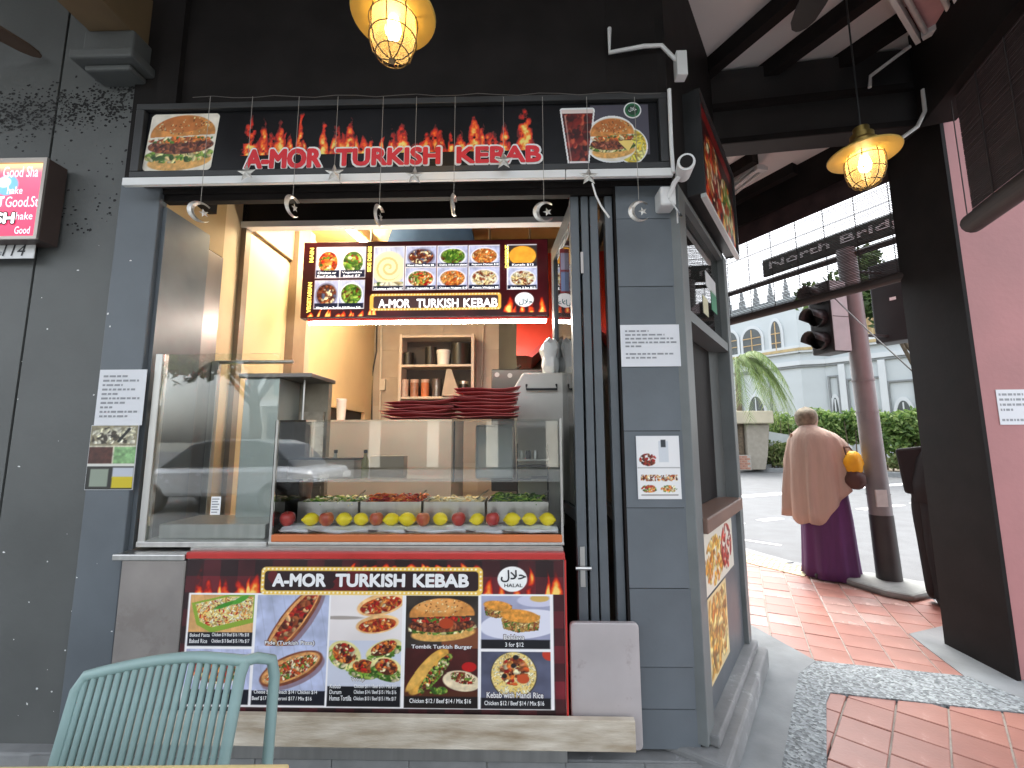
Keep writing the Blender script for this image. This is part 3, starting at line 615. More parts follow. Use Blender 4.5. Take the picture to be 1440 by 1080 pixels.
# ================================================================ the white building across the road
M_MOSQ = mat('pale_blue_white_wall', (.47, .51, .52), .7, var=.06, scale=.6)
M_MOSQ2 = mat('white_moulding', (.54, .57, .58), .65, var=.05, scale=1)
M_GOLD = mat('ochre_moulding', (.42, .32, .16), .6, var=.15)
M_OCHRE = mat('ochre_balustrade', (.46, .32, .16), .7, var=.25, scale=3)
M_PANE = mat('dull_window_pane', (.06, .07, .07), .25, var=.3, scale=1.5)
M_REVEAL = mat('grey_moulding', (.20, .215, .22), .7)
def P3(x, y, Y): return ony(x, y, Y)
c0 = ony(1128, 540, 27.0); c1 = ony(1163, 540, 26.6); cl_ = ony(1000, 540, 31.5); crr = ony(1420, 540, 21.0)
MO = thing('white_building', 'pale white building with pointed arch windows and ochre cornice across the road', 'building', (c0[0], c0[1], 0))
def facade(p, q):
    p = np.array([p[0], p[1]]); q = np.array([q[0], q[1]]); d = (q - p) / np.linalg.norm(q - p); n = np.array([d[1], -d[0]])
    if np.dot(n, -p) < 0: n = -n
    return Pl((p[0], p[1], 0), (d[0], d[1], 0), (n[0], n[1], 0)), float(np.linalg.norm(q - p))
def arch(s0, s1, z0, z1, spring):
    w = s1 - s0; pts = [(s0, z0), (s1, z0), (s1, spring)]
    for t in np.linspace(0, 1, 7)[1:]: pts.append((s1 - w / 2 * (1 - math.cos(t * math.pi / 2)) if 0 else s1 - w / 2 * t ** 1.6, spring + (z1 - spring) * math.sin(t * math.pi / 2)))
    for t in np.linspace(1, 0, 7)[1:]: pts.append((s0 + w / 2 * t ** 1.6, spring + (z1 - spring) * math.sin(t * math.pi / 2)))
    return pts
def wallpart(p, q, depth=.6, h=10.3):
    pl, L = facade(p, q); MB().slab(pl, 0, L, 0, h, -depth, 0).build('wall', M_MOSQ, MO); return pl, L
def window(pl, s, z0, z1, w, lit=False):
    spring = z0 + (z1 - z0) * .62
    f = MB(); f.prism(pl, arch(s - w / 2 - .16, s + w / 2 + .16, z0 - .05, z1 + .22, spring), .01, .10); wo = f.build('window', M_MOSQ2, MO)
    MB().prism(pl, arch(s - w / 2, s + w / 2, z0, z1, spring), .08, .125).build('pane', M_PANE, wo)
    mb = MB(); mb.slab(pl, s - .03, s + .03, z0, z1 - .1, .12, .16)
    for kz in (.3, .6): mb.slab(pl, s - w / 2, s + w / 2, z0 + (z1 - z0) * kz - .03, z0 + (z1 - z0) * kz + .03, .12, .155)
    mb.build('glazing_bar', M_OCHRE if lit else M_MOSQ2, wo)
plA, LA = wallpart(cl_, c0); plB, LB = wallpart(c0, c1); plC, LC = wallpart(c1, crr)
def band(pl, L, z0, z1, o, m, name='cornice', a0=0, a1=None): MB().slab(pl, a0 - o * .5, (L if a1 is None else a1) + o * .5, z0, z1, -.1, o).build(name, m, MO)
zg = plB.at(1146, 491)[1]; zc = plB.at(1146, 508)[1]
for pl, L in ((plA, LA), (plB, LB), (plC, LC)):
    band(pl, L, zg - .05, zg + .12, .26, M_GOLD); band(pl, L, zg - .17, zg - .051, .22, M_MOSQ2); band(pl, L, zg + .12, zg + .30, .16, M_MOSQ2); band(pl, L, zc - .20, zc + .08, .18, M_MOSQ2); band(pl, L, zc - .34, zc - .20, .12, M_REVEAL)
# left face: upper arched windows
for x, y0, y1, w in ((1027, 500, 468, .9), (1057, 497, 463, 1.15), (1090, 497, 452, .55)):
    s, z1 = plA.at(x, y1); _, z0 = plA.at(x, y0); window(plA, s, z0, z1, w, True)
# panels with arch windows, ground floor
def panel(pl, s, w, z0, z1, arched=True):
    mb = MB(); t = .10
    for a0, a1, b0, b1 in ((s - w / 2, s + w / 2, z1 - t, z1), (s - w / 2, s - w / 2 + t, z0, z1 - t), (s + w / 2 - t, s + w / 2, z0, z1 - t)): mb.slab(pl, a0, a1, b0, b1, .0, .11)
    mb.build('wall_moulding', M_REVEAL, MO)
    if arched: window(pl, s, z0, z0 + (z1 - z0) * .66, w * .52)
for x0, x1 in ((1040, 1083),):
    s0, z1 = plA.at(x0, 526); s1, _ = plA.at(x1, 526); panel(plA, (s0 + s1) / 2, abs(s1 - s0), 1.0, z1)
for x0, x1, yt in ((1164, 1180, 529), (1190, 1240, 533), (1247, 1288, 536), (1300, 1350, 540)):
    s0, z1 = plC.at(x0, yt); s1, _ = plC.at(x1, yt); panel(plC, (s0 + s1) / 2, abs(s1 - s0), 1.2, z1)
for x in (1186, 1243, 1294):
    s, _ = plC.at(x, 540); MB().slab(plC, s - .16, s + .16, 0, zc - .34, 0, .17).build('pilaster', M_MOSQ2, MO)
# ochre balustrade panels on the right face, with their bars
for x0, x1 in ((1165, 1204), (1208, 1240), (1246, 1300), (1304, 1360)):
    s0, zt = plC.at(x0, 466); s1, _ = plC.at(x1, 466); b = MB().slab(plC, s0, s1, zg + .3, zg + 1.45, .0, .06).build('balustrade_panel', M_OCHRE, MO)
    n = max(4, int((s1 - s0) / .28))
    for i in range(n):
        a = s0 + (s1 - s0) * (i + .5) / n; MB().slab(plC, a - .05, a + .05, zg + .34, zg + 1.40, .06, .13).build('baluster', M_GOLD, b)
for x in (1163.0, 1206, 1243, 1302):
    s, _ = plC.at(x, 500); MB().slab(plC, s - .14, s + .14, zg + .3, 10.25, 0, .16).build('pilaster', M_MOSQ2, MO)
for x in (1180, 1224, 1272, 1330):
    s, _ = plC.at(x, 420); window(plC, s, zg + 1.7, zg + 3.4, 1.0)
for i in range(6):   # parapet finials at the top of the left face
    s = LA * (i + .6) / 6.2; MB().lathe([(.22, 0), (.22, .5), (.12, .6), (.15, .8), (.02, 1.5)], plA.pt(s, 10.3, -.3), 10).build('finial', M_MOSQ2, MO, smooth=40)
# pavilion at the left with a cream roof
gx, gy, _ = ony(1060, 600, 19.5)
M_CREAM = mat('cream_render', (.52, .46, .34), .7, var=.12, scale=2)
M_BRICK = mat('brick_planter', (.33, .17, .12), .8, var=.25, scale=9)
PV = thing('pavilion', 'small cream roofed pavilion with grey column and brick base at the roadside', 'pavilion', (gx, gy, 0))
fp = Pl((gx, gy, 0), (1, 0, 0), (0, -1, 0))
sL, zt = fp.at(1012, 578); sR, zb = fp.at(1087, 594)
MB().slab(fp, sL, sR, zb - .05, zt, -2.2, .1).build('roof', M_CREAM, PV, bevel=.05)
sa, _ = fp.at(1053, 600); sb, _ = fp.at(1076, 600); sc, zc_ = fp.at(1087, 634)
MB().prism(fp, [(sa, 0), (sb, 0), (sb + .15, zc_ - .2), (sR - .03, zb - .06), (sa, zb - .06)], -1.6, -.2).build('column', mat('grey_brown_render', (.30, .27, .22), .7), PV, bevel=.03)
MB().slab(fp, sL, sa - .02, .95, zb - .06, -1.2, -.6).build('wall', mat('pale_panel', (.62, .66, .70), .5), PV)
for j in range(6):
    for i in range(8):
        a = sL + (i + (.5 if j % 2 else 0)) * .24
        if a + .22 < sa: MB().slab(fp, a, a + .23, .03 + j * .1, .03 + j * .1 + .09, -.55, 0).build('brick', M_BRICK, PV)
MB().slab(fp, sL, sa, 0, .64, -.545, -.006).build('mortar_core', M_MORTAR, PV)
# sloping pale wall behind the shrub
MB_ = fp.at(1086, 614); tag(MB().prism(Pl((gx, gy + .9, 0), (1, 0, 0), (0, -1, 0)), [(MB_[0], 0), (MB_[0] + 2.6, 0), (MB_[0] + 2.6, 1.3), (MB_[0], 1.75)], -.3, 0).build('ramp_wall', M_MOSQ2), 'low sloping white wall behind the shrub and the walking person', 'wall')
# ================================================================ the shop building
M_YELLOW = mat('warm_yellow_wall', (.66, .50, .29), .6, var=.08, scale=2)
M_BROWNPOST = mat('brown_post', (.26, .19, .13), .5, var=.15)
M_TAUPE = mat('taupe_tile_wall', (.42, .34, .28), .4, var=.14, scale=3)
M_TAUPE2 = mat('pale_taupe_tile_wall', (.46, .39, .33), .4, var=.12, scale=3)
M_CEILIN = mat('ochre_ceiling', (.40, .27, .12), .6, var=.2, scale=2)
M_DARKSTEEL = mat('dark_brushed_steel', (.22, .20, .19), .4, metal=.8, var=.2, scale=3, stretch=(1, 1, .3))
F0 = FR(0)
SB = thing('shop_building', 'dark painted corner shop with a wide open serving front', 'building', W3(-.5, 0, 0))
def fb(name, m, a0, a1, z0, z1, o0, o1, parent=SB, pl=F0, bevel=0): return MB().slab(pl, a0, a1, z0, z1, o0, o1).build(name, m, parent, bevel=bevel)
seam = F0.at(25, 510)[0]
fb('wall_panel', M_GREYGREEN, -6.0, seam - .006, 0, 4.2, -.3, -.012); fb('wall_panel', M_GREYGREEN, seam + .006, -1.838, 0, 4.2, -.3, -.012)
fb('wall_joint', M_BLACK, seam - .006, seam + .006, 0, 4.2, -.3, -.03)
fb('pilaster', M_BLUEGREY, -1.838, -1.645, .0, 2.52, -.3, .012, bevel=.004)
fb('pilaster', M_BLACK, -1.70, -1.60, 2.52, 4.2, -.3, .03)
fb('fascia', M_BLACK, -1.838, .46, 2.46, 4.2, -.05, .0); fb('fascia', M_BLACK, .46, .742, 2.462, 4.2, -.30, .002)
fb('door_head', M_BLACK, -1.644, .47, 2.428, 2.459, -.045, -.01)
fb('jamb_lining', M_FRAME, -1.644, -1.625, .1, 2.40, -.30, -.012)
# painted tile cladding right of the doors, course by course
zc = [.10, .245, .40, .70, 1.02, 1.34, 1.66, 1.98, 2.30, 2.461]
for i in range(len(zc) - 1): fb('wall_tile', M_BLUEGREY, .478, .733, zc[i] + .0015, zc[i + 1] - .0015, -.3, random.uniform(-.0012, .0012))
fb('wall_core', M_BLACK, .47, .74, .1, 2.461, -.29, -.004)
# plinth
M_PLINTH = mat('plinth_cement', (.22, .225, .225), .75, var=.25, scale=5, bump=.15, bscale=60, wear=(.36, .37, .37), wscale=6, wlo=.58)
fb('plinth', M_PLINTH, -6, .78, 0, .085, -.6, .045, bevel=.008)
for i in range(9):
    a = -1.9 + i * .30; fb('plinth_tile', M_PLINTH, a + .002, a + .298, .0, .083, .046, .052)
fb('plinth', M_PLINTH, -.06, 1.10, 0, .11, -.3, .10, pl=CHAM, bevel=.012); fb('plinth', M_PLINTH, .02, 1.06, .112, .155, -.3, .055, pl=CHAM, bevel=.008)
# splayed corner wall
M_POST = mat('grey_post_paint', (.15, .165, .165), .45, var=.12, scale=6, wear=(.32, .33, .33), wscale=16, wlo=.70)
fb('corner_post', M_POST, -.012, .10, .12, 2.46, -.2, .02, pl=CHAM, bevel=.004); fb('corner_post', M_POST, .97, 1.06, .156, 2.46, -.05, .025, pl=CHAM, bevel=.004)
fb('fascia', M_BLACK, -.03, 1.10, 2.461, 4.2, -.3, .0, pl=CHAM); fb('wall_rail', M_POST, .101, .969, 1.84, 1.89, -.1, .018, pl=CHAM)
fb('window_sill', mat('brown_sill', (.20, .12, .09), .45), .101, .969, .90, .965, -.15, .04, pl=CHAM, bevel=.006)
fb('lower_panel', M_FRAME, .101, .969, .156, .90, -.1, .0, pl=CHAM)
wn = fb('window', M_POST, .101, .969, 2.43, 2.46, -.1, .018, pl=CHAM); MB().slab(CHAM, .101, .969, 1.891, 2.429, -.02, -.012).build('pane', M_DARKGLASS, wn)
fb('window_backing', mat('dark_room', (.03, .03, .03), .9), .101, .969, .966, 1.839, -.14, -.12, pl=CHAM)
fb('curtain', M_BLACK, .42, .969, .97, 1.838, -.10, -.08, pl=CHAM); fb('curtain', mat('pale_blind', (.45, .44, .40), .7), .22, .32, .97, 1.40, -.115, -.10, pl=CHAM)
# side wall behind the corner, along the side street
SIDE = HD(tuple(CHAM.pt(1.06, 0, 0)[:2]), -28, 1)
fb('side_wall', M_GREYGREEN, 0, 6, 0, 4.2, -.3, .0, pl=SIDE)
# inside: floor, walls, ceiling
fb('inner_floor', mat('grey_floor', (.16, .15, .14), .5), -1.66, .9, .0, .1, -3.0, -.601)
fb('inner_wall', M_YELLOW, .301, 3.05, .1, 2.95, -.12, 0, pl=LEFTW)
fb('steel_lining', M_DARKSTEEL, .03, .435, .8, 2.33, .0, .02, pl=LEFTW); fb('timber_panel', M_CEILIN, .03, .435, 2.335, 2.75, .0, .016, pl=LEFTW)
fb('door_post', M_BROWNPOST, .60, .65, .1, 2.95, .0, .03, pl=LEFTW); fb('door_post', M_BROWNPOST, 1.16, 1.33, .1, 2.95, .0, .06, pl=LEFTW); fb('door_post', mat('pale_post', (.50, .43, .33), .5), 1.335, 1.43, .1, 2.95, .0, .045, pl=LEFTW)
fb('transom', M_BROWNPOST, .655, 1.155, 2.62, 2.95, .0, .025, pl=LEFTW)
BK = FR(3.05)
for j in range(9):
    for i in range(7):
        a = -1.66 + i * .40; fb('wall_tile', M_TAUPE if (i * 3 + j * 5) % 4 else M_TAUPE2, a + .003, a + .397, .1 + j * .32 + .003, .1 + j * .32 + .317, -.1, random.uniform(-.001, .001), pl=BK)
fb('wall_core', M_TAUPE, -1.7, 1.2, .1, 2.95, -.1, -.006, pl=BK)
RW = HD(W3(.70, 0, 0)[:2], 1.38, -1); fb('inner_wall', M_TAUPE, .62, 3.05, .1, 2.95, -.1, 0, pl=RW)
MB().hexa([W3(-1.66, .3, 2.95), W3(.93, .3, 2.95), W3(.93, 3.05, 2.95), W3(-1.66, 3.05, 2.95), W3(-1.66, .3, 3.0), W3(.93, .3, 3.0), W3(.93, 3.05, 3.0), W3(-1.66, 3.05, 3.0)]).build('inner_ceiling', M_CEILIN, SB)
for w in (1.0, 1.6, 2.2): MB().slab(FR(w), -1.66, .93, 2.87, 2.949, -.05, .05).build('ceiling_batten', M_BROWNPOST, SB)
# hatch in the left wall, its opening's shade painted as a flat dark panel
fb('hatch_shade_panel', mat('painted_hatch_shade', (.05, .045, .04), .8), 1.76, 2.68, 1.02, 1.60, .0, .012, pl=LEFTW)
for a0, a1, z0, z1 in ((1.70, 1.76, .9, 1.66), (2.68, 2.78, .9, 1.66), (1.76, 2.68, 1.60, 1.66), (1.76, 2.68, 1.34, 1.37)): fb('hatch_frame', M_YELLOW, a0, a1, z0, z1, .0, .05, pl=LEFTW)
# black flecks where the old coating has come away from the left wall
R = random.Random(31); mb = MB()
for i in range(1150):
    x = R.uniform(-5, 195); y = 160 - .12 * x + R.gauss(0, 15) if R.random() < .82 else R.uniform(120, 330)
    if x < 66 and y > 212: continue
    a, z = F0.at(x, y); r = R.uniform(.003, .011); an = R.uniform(0, 3.1); n = R.randint(4, 6)
    if a > -1.85: continue
    mb.add([F0.pt(a + math.cos(an + 6.283 * k / n) * r * R.uniform(.4, 1.3), z + math.sin(an + 6.283 * k / n) * r * R.uniform(.3, .9), -.0105) for k in range(n)], [tuple(range(n))])
stuff(mb.build('peeled_flecks', mat('old_black_coating', (.012, .012, .012), .7), SB))


R = random.Random(77); mb = MB()
for i in range(34):
    x = R.uniform(0, 200); y = R.uniform(330, 1010); a, z = F0.at(x, y); r = R.choice((.002, .003, .004, .006)); n = 6
    o = .0135 if a > -1.836 else -.0105
    mb.add([F0.pt(a + math.cos(6.283 * k / n) * r * R.uniform(.4, 1.3), z + math.sin(6.283 * k / n) * r * R.uniform(.3, 1.1), o) for k in range(n)], [tuple(range(n))])
stuff(mb.build('paint_chips', M_WHITE, SB))
def wordlines(pl, s0, s1, z0, z1, lens, o, name, m, parent, seed=1, sh=0.0):
    """unreadable lines of small print: rows of word-long strokes"""
    R = random.Random(seed); mb = MB(); n = len(lens); st = (z1 - z0) / n
    for i, l in enumerate(lens):
        z = z1 - (i + .5) * st; a = s0; e = s0 + (s1 - s0) * l
        while a < e - .004:
            w = min(R.uniform(.008, .03), e - a); mb.add([pl.pt(a, z - st * .22, o), pl.pt(a + w, z - st * .22, o), pl.pt(a + w, z + st * .22, o), pl.pt(a, z + st * .22, o)], [(0, 1, 2, 3)]); a += w + .006
    return mb.build(name, m, parent)

# ---------------------------------------------------------------- folding doors, stacked open
zt, zb = 2.425, .12
for i, (xl, xr) in enumerate(((809, 822), (825.5, 836.5), (839, 851), (861.5, 873))):
    a0 = F0.at(xl, 600)[0]; a1 = F0.at(xr, 600)[0]
    d = tag(thing('folding_door', '', '', F0.pt((a0 + a1) / 2, zb, -.1)), ('narrow glazed door leaf nearest the counter, with the lock plate', 'second folded door leaf from the counter', 'third folded door leaf from the counter', 'folded door leaf standing apart next to the blue grey wall')[i], 'door', 'folded door leaves')
    MB().slab(F0, a0, a1, zb, zt, -.075, -.02).build('stile', M_FRAME, d, bevel=.003)
    sk = -.10 if i < 3 else .06; lf = Pl(np.array(F0.pt((a0 + a1) / 2, 0, -.08)), (-F0.n * math.cos(sk) + F0.d * math.sin(sk)), F0.d * -1)
    hw = (a1 - a0) / 2 * .8
    MB().slab(lf, 0.0, .46, zt - .09, zt, -hw, hw).build('top_rail', M_FRAME, d); MB().slab(lf, 0, .46, zb, zb + .12, -hw, hw).build('bottom_rail', M_FRAME, d)
    MB().slab(lf, .461, .53, zb, zt, -hw, hw).build('stile', M_FRAME, d); MB().slab(lf, 0.001, .46, .95, 1.0, -hw, hw).build('mid_rail', M_FRAME, d)
    MB().slab(lf, .002, .459, zb + .121, .949, -.003, .003).build('panel', M_BLACK, d); MB().slab(lf, .002, .459, 1.001, zt - .091, -.003, .003).build('pane', M_DARKGLASS, d)
    if i == 0:
        am = (a0 + a1) / 2; MB().slab(F0, am - .010, am + .010, .70, .86, -.0195, -.014).build('lock_plate', M_STEEL, d); MB().tube([F0.pt(am - .03, .775, -.01), F0.pt(am + .035, .775, -.01)], .008, 8).build('handle', M_STEEL, d)
    if i == 1: MB().slab(F0, a0 - .008, a0 + .004, 2.05, 2.15, -.0195, -.010).build('hinge', M_STEELDULL, d)

# ---------------------------------------------------------------- roller box over the opening
FB = FR(.60); a0, zl = FB.at(317, 320); a1, zr = FB.at(772, 312)
rb = thing('shutter_box', 'long black shutter box with a white bottom bar above the opening', 'shutter', FB.pt(-.5, 2.7, 0))
MB().slab(FB, a0, a1 + .25, zl + .035, 3.1, -.12, .0).build('housing', M_BLACK, rb); MB().slab(FB, a0 + .005, a1 + .25, zl - .005, zl + .033, -.05, .012).build('bottom_bar', M_WHITETRIM, rb, bevel=.003)

# ---------------------------------------------------------------- walkway roof: ceiling, joists, beams
M_CEIL = mat('white_ceiling', (.84, .80, .77), .7, var=.05, scale=2)
RT = thing('walkway_roof', 'white boarded walkway ceiling on black joists and beams', 'roof', (1.5, 1.5, 3.9))
MB().flat([(-6, 3.0), (-6, -.45), (1.95, -.45), (2.15, .2), (2.75, 2.3), (3.2, 2.6), (2.95, 3.1), (0.3, 7.9), (-1.3, 7.4), (1.5, 2.9)], 3.92, 4.05).build('ceiling_board', M_CEIL, RT)
h = rad(-28); JD = np.array([math.sin(h), math.cos(h), 0]); JN = np.array([JD[1], -JD[0], 0])
def joist(x, y, z0, z1, w, L0, L1, name='joist'):
    pl = Pl((x, y, 0), JD, JN); MB().slab(pl, L0, L1, z0, z1, -w / 2, w / 2).build(name, M_BLACK, RT)
p1 = onz(1058, 49, 3.84); p2 = onz(1150, 55, 3.84); p3 = onz(1240, 60, 3.84)
for i in range(-9, 4):
    if i == -1: continue
    dx = p2[0] - p1[0] ; xx = p1[0] + dx * i; yy = p1[1]
    joist(xx, yy, 3.81, 3.925, .075, -3.3 if i < 3 else -2, .55 if i > -2 else .55 + 1.0 * (-1 - i) * 0)
for i, q in enumerate(((1.55, 3.2), (1.15, 3.35), (2.0, 3.35), (2.42, 3.5))): joist(q[0], q[1], 3.55, 3.645, .07, 0.0, 3.5)
BM = HD((1.36, 2.84), 98.5, 1)
BM = Pl(BM.p, BM.d, np.array([-math.cos(rad(8.5)) * 0 - BM.d[1], BM.d[0], 0]) * 1)
if BM.n[1] > 0: BM.n = -BM.n
M_BEAM = mat('charcoal_beam_paint', (.026, .024, .024), .55, var=.25, scale=3, bump=.06)
MB().slab(BM, -.15, 1.5, 3.36, 3.90, -.2, .0).build('beam', M_BEAM, RT, bevel=.01); MB().slab(BM, -.15, 1.5, 3.58, 3.62, .001, .035).build('beam_moulding', M_BLACK, RT)
MB().slab(BM, -.15, 1.5, 3.33, 3.37, .001, .012).build('beam_moulding', M_BLACK, RT)
MB().flat([(1.36, 2.95), (2.85, 3.05), (.3, 7.9), (-1.3, 7.4)], 3.64, 3.70).build('ceiling_board', M_CEIL, RT)
MB().slab(OUTER, -.1, 6, 3.34, 3.66, -.14, .0).build('beam', M_BLACK, RT)
NB = HD((2.62, 2.45), 20, -1)
MB().slab(NB, -3.1, .12, 3.27, 3.92, -.12, .06).build('beam', M_BLACK, RT)
# timber beam end and moulded corbel on the left wall
BEAMW = mat('stained_timber', (.17, .115, .06), .55, var=.2, scale=4)
a0, z0 = F0.at(112, 70, .1); a1, _ = F0.at(188, 72, .1)
cz = F0.at(150, 60, .13)[1]
MB().slab(F0, a0 + .03, a1 - .03, cz + .10, cz + .36, -.05, 2.3).build('beam', BEAMW, RT); 
cb = MB(); cb.slab(F0, a0 + .01, a1 - .01, cz - .02, cz + .099, -.05, .10); cb.slab(F0, a0 - .02, a1 + .02, cz - .07, cz - .021, -.05, .13); cb.slab(F0, a0 + .02, a1 - .02, cz - .10, cz - .071, -.05, .09); cb.build('corbel', M_GREYGREEN, RT, bevel=.01)

# ---------------------------------------------------------------- pier at the right: black reveal, pink face
M_PINK = mat('pink_render', (.42, .188, .186), .6, var=.10, scale=2.5, bump=.12, bscale=35, wear=(.60, .33, .34), wscale=7, wlo=.70)
PE = thing('pier', 'thick pier with black painted reveal and pink front face at the right', 'pillar', (2.9, 2.8, 0))
PF = HD((2.72, 2.58), 94, 1)
if PF.n[1] > 0: PF.n = -PF.n
MB().slab(PF, .02, 2.2, 0, 4.0, -.42, .0).build('pink_face', M_PINK, PE, bevel=.01)
MB().add([(2.72, 2.57, 0), (2.758, 3.012, 0), (2.80, 3.012, 0), (2.742, 2.568, 0), (2.72, 2.57, 4.0), (2.758, 3.012, 4.0), (2.80, 3.012, 4), (2.742, 2.568, 4)], [(0, 1, 5, 4), (1, 2, 6, 5), (2, 3, 7, 6), (3, 0, 4, 7), (4, 5, 6, 7)]).build('black_reveal', M_BLACK, PE)
nt_ = thing('paper_notice', 'white printed notice taped to the pink pier face', 'notice', PF.pt(.15, 1.4, .004))
a0, z1 = PF.at(1400, 548, .004); a1, z0 = PF.at(1450, 597, .004); MB().slab(PF, a0, a1 + .03, z0, z1, .001, .004).build('sheet', M_PAPER, nt_)
wordlines(PF, a0 + .012, a1 + .015, z0 + .012, z1 - .014, (.8, 1, .95, .4, 0, .9), .0046, 'print', M_GREYINK, nt_)

# ---------------------------------------------------------------- bamboo blinds
M_SLAT = mat('bamboo_slat_dark', (.035, .022, .022), .7, var=.35, scale=9)
M_CORD = mat('blind_cord', (.05, .04, .04), .8)
def blind(label, pl, s0, s1, z0, z1, pitch, hgt, o, roll, top=0):
    e = thing('bamboo_blind', label, 'blind', pl.pt((s0 + s1) / 2, z0, o), 'bamboo blinds of the walkway'); n = int((z1 - z0) / pitch); mb = MB(); R = random.Random(2)
    for i in range(n):
        z = z0 + (i + .5) * pitch; d = R.uniform(-.0015, .0015); mb.slab(pl, s0, s1, z - hgt / 2 + d, z + hgt / 2 + d, o - .003, o + .003)
    stuff(mb.build('slats', M_SLAT, e)); mb = MB()
    for kk in range(int((s1 - s0) / .22) + 1): a = s0 + .04 + kk * .22; MB().tube([pl.pt(a, z0, o + .006), pl.pt(a, z1, o + .006)], .003, 5).build('cord', M_CORD, e)
    a = [pl.pt(s0 - .02, z0 - roll * .6, o), pl.pt((s0 + s1) / 2, z0 - roll * .6, o), pl.pt(s1 + .02, z0 - roll * .6, o)]
    MB().tube(a, roll, 14).build('rolled_end', mat('bamboo_roll', (.045, .035, .033), .6, var=.4, scale=30, stretch=(.2, .2, 3)), e, smooth=40)
    if top: 
        mb = MB()
        for i in range(int(top / .0075)): z = z1 - (i + .5) * .0075; mb.slab(pl, s0, s1, z - .0032, z + .0032, o + .012, o + .017)
        stuff(mb.build('valance_slats', mat('bamboo_valance', (.05, .028, .03), .7, var=.4, scale=9), e))
    return e
blind('bamboo blind let down over the side opening, street showing through', OUTER, .02, 5.0, 2.47, 3.34, .0125, .0062, -.05, .035, .17)
blind('half rolled dark bamboo blind hanging before the pink pier', NB, -3.0, -.14, 2.53, 3.28, .011, .0074, 0, .055)
# ================================================================ the main sign
SO = .075; SG = thing('shop_sign', 'long black shop sign reading A-MOR TURKISH KEBAB over the opening', 'sign', F0.pt(-.5, 2.43, .05))
def sg(x, y): return F0.at(x, y, SO)
aL, zB = sg(190, 250); aR, zB2 = sg(938, 243); _, zT = sg(560, 143)
zB = (zB + zB2) / 2
MB().slab(F0, aL + .03, aR - .03, zB + .03, zT - .03, .0, SO).build('panel', M_SIGNBK, SG)
M_SFR = mat('sign_frame_paint', (.03, .031, .032), .4, var=.2)
for q in ((aL - .01, aR + .01, zB, zB + .029), (aL - .01, aR + .01, zT - .029, zT), (aL - .01, aL + .029, zB + .03, zT - .03), (aR - .029, aR + .01, zB + .03, zT - .03)): MB().slab(F0, q[0], q[1], q[2], q[3], .0, SO + .022).build('frame', M_SFR, SG, bevel=.003)
# white batten under it, three lengths
wb = thing('white_batten', 'white painted metal batten running under the black shop sign', 'trim', F0.pt(-.5, zB - .04, .06))
z1 = zB - .006; z0 = z1 - .036
x = aL - .03
for e in (sg(482, 255)[0], sg(795, 250)[0], aR + .02): MB().slab(F0, x, e - .003, z0, z1, SO + .010, SO + .03).build('batten_length', M_WHITETRIM, wb, bevel=.002); x = e
# prints on the sign
M_PRINT = printmat('vinyl_print', 0, .4); M_PRINTLIT = printmat('backlit_print', .55, .3)
b0, zt_ = sg(208, 160); b1, zb_ = sg(304, 241)
A = dish('signburger', 130, 150, 11); Pm = Pic(130, 150); mk = Pm.rect(.02, .02, Pm.asp - .02, .98, .08) > .5
picture(F0, A, (b0 - .005, b0 + .02), (b1 - .02, b1 + .005), zb_, zt_, SO + .002, 'burger_print', M_PRINT, SG, mk)
f0, ft = sg(338, 152); f1, fz = sg(762, 212)
Pf = Pic(84, 560, (.009 * 10, .009 * 10, .1)); Pf.a[:] = (.085, .085, .095); Pf.flames(.05, 6.55, .99, .62, 29, 24); Pf.flames(.1, 6.5, .99, 1.0, 23, 17)
mkf = Pf.a.sum(2) > .36; Pf.a = np.clip(Pf.a * 1.08, 0, 1)
picture(F0, Pf.a, f0, f1, fz, ft, SO + .002, 'flame_print', M_PRINT, SG, mkf)
t0, tz1 = sg(343, 207); t1, tz0 = sg(762, 238.5)
spans = ((343, 455, 'A-MOR', 208, 240), (471, 621, 'TURKISH', 206, 236), (641, 762, 'KEBAB', 204, 232))
itm = []
for x0, x1, t, y1, y0 in spans:
    a, zb2 = sg(x0, y0); b, zt2 = sg(x1, y1); itm.append((t, a, b, zb2, zt2))
lettering(F0, [(t, a - .006, b + .006, z0_ - .006, z1_ + .006) for t, a, b, z0_, z1_ in itm], SO + .0035, 'letter_outline', M_WHITEINK, SG, .09)
lettering(F0, [(t, a + .003, b - .003, z0_ + .003, z1_ - .003) for t, a, b, z0_, z1_ in itm], SO + .0055, 'lettering', M_REDINK, SG, .062)
# glass of cola, burger and chips, cut out with a white halo
Pd = Pic(130, 200, (.95, .95, .95)); cola = [(.04, .10), (.58, .10), (.46, .97), (.16, .97)]
halo = np.zeros((130, 200)); 
def grow(m, r):
    o = m.copy()
    for dy in range(-r, r + 1):
        for dx in range(-r, r + 1):
            if dx * dx + dy * dy <= r * r: o = np.maximum(o, np.roll(np.roll(m, dy, 0), dx, 1))
    return o
mC = Pd.poly(cola); Pd.put(mC, (.38, .08, .06)); Pd.bits(mC, [(.55, .12, .08), (.28, .04, .04), (.74, .32, .22), (.45, .08, .06)], 130, .05, 5, 1.5); Pd.put(Pd.poly([(.04, .10), (.58, .10), (.57, .16), (.05, .16)]), (.92, .86, .84)); Pd.put(.5 * Pd.line(.10, .2, .19, .92, .012), (1, .9, .85))
Pd.put(Pd.poly([(.16, .92), (.46, .92), (.46, .97), (.16, .97)]), (.93, .9, .9))
mF = Pd.ell(1.20, .70, .24, .26); Pd.put(mF, (.95, .85, .30)); Pd.bits(mF, [(.98, .90, .35), (.90, .76, .25), (.98, .95, .6)], 160, .022, 6, 5)
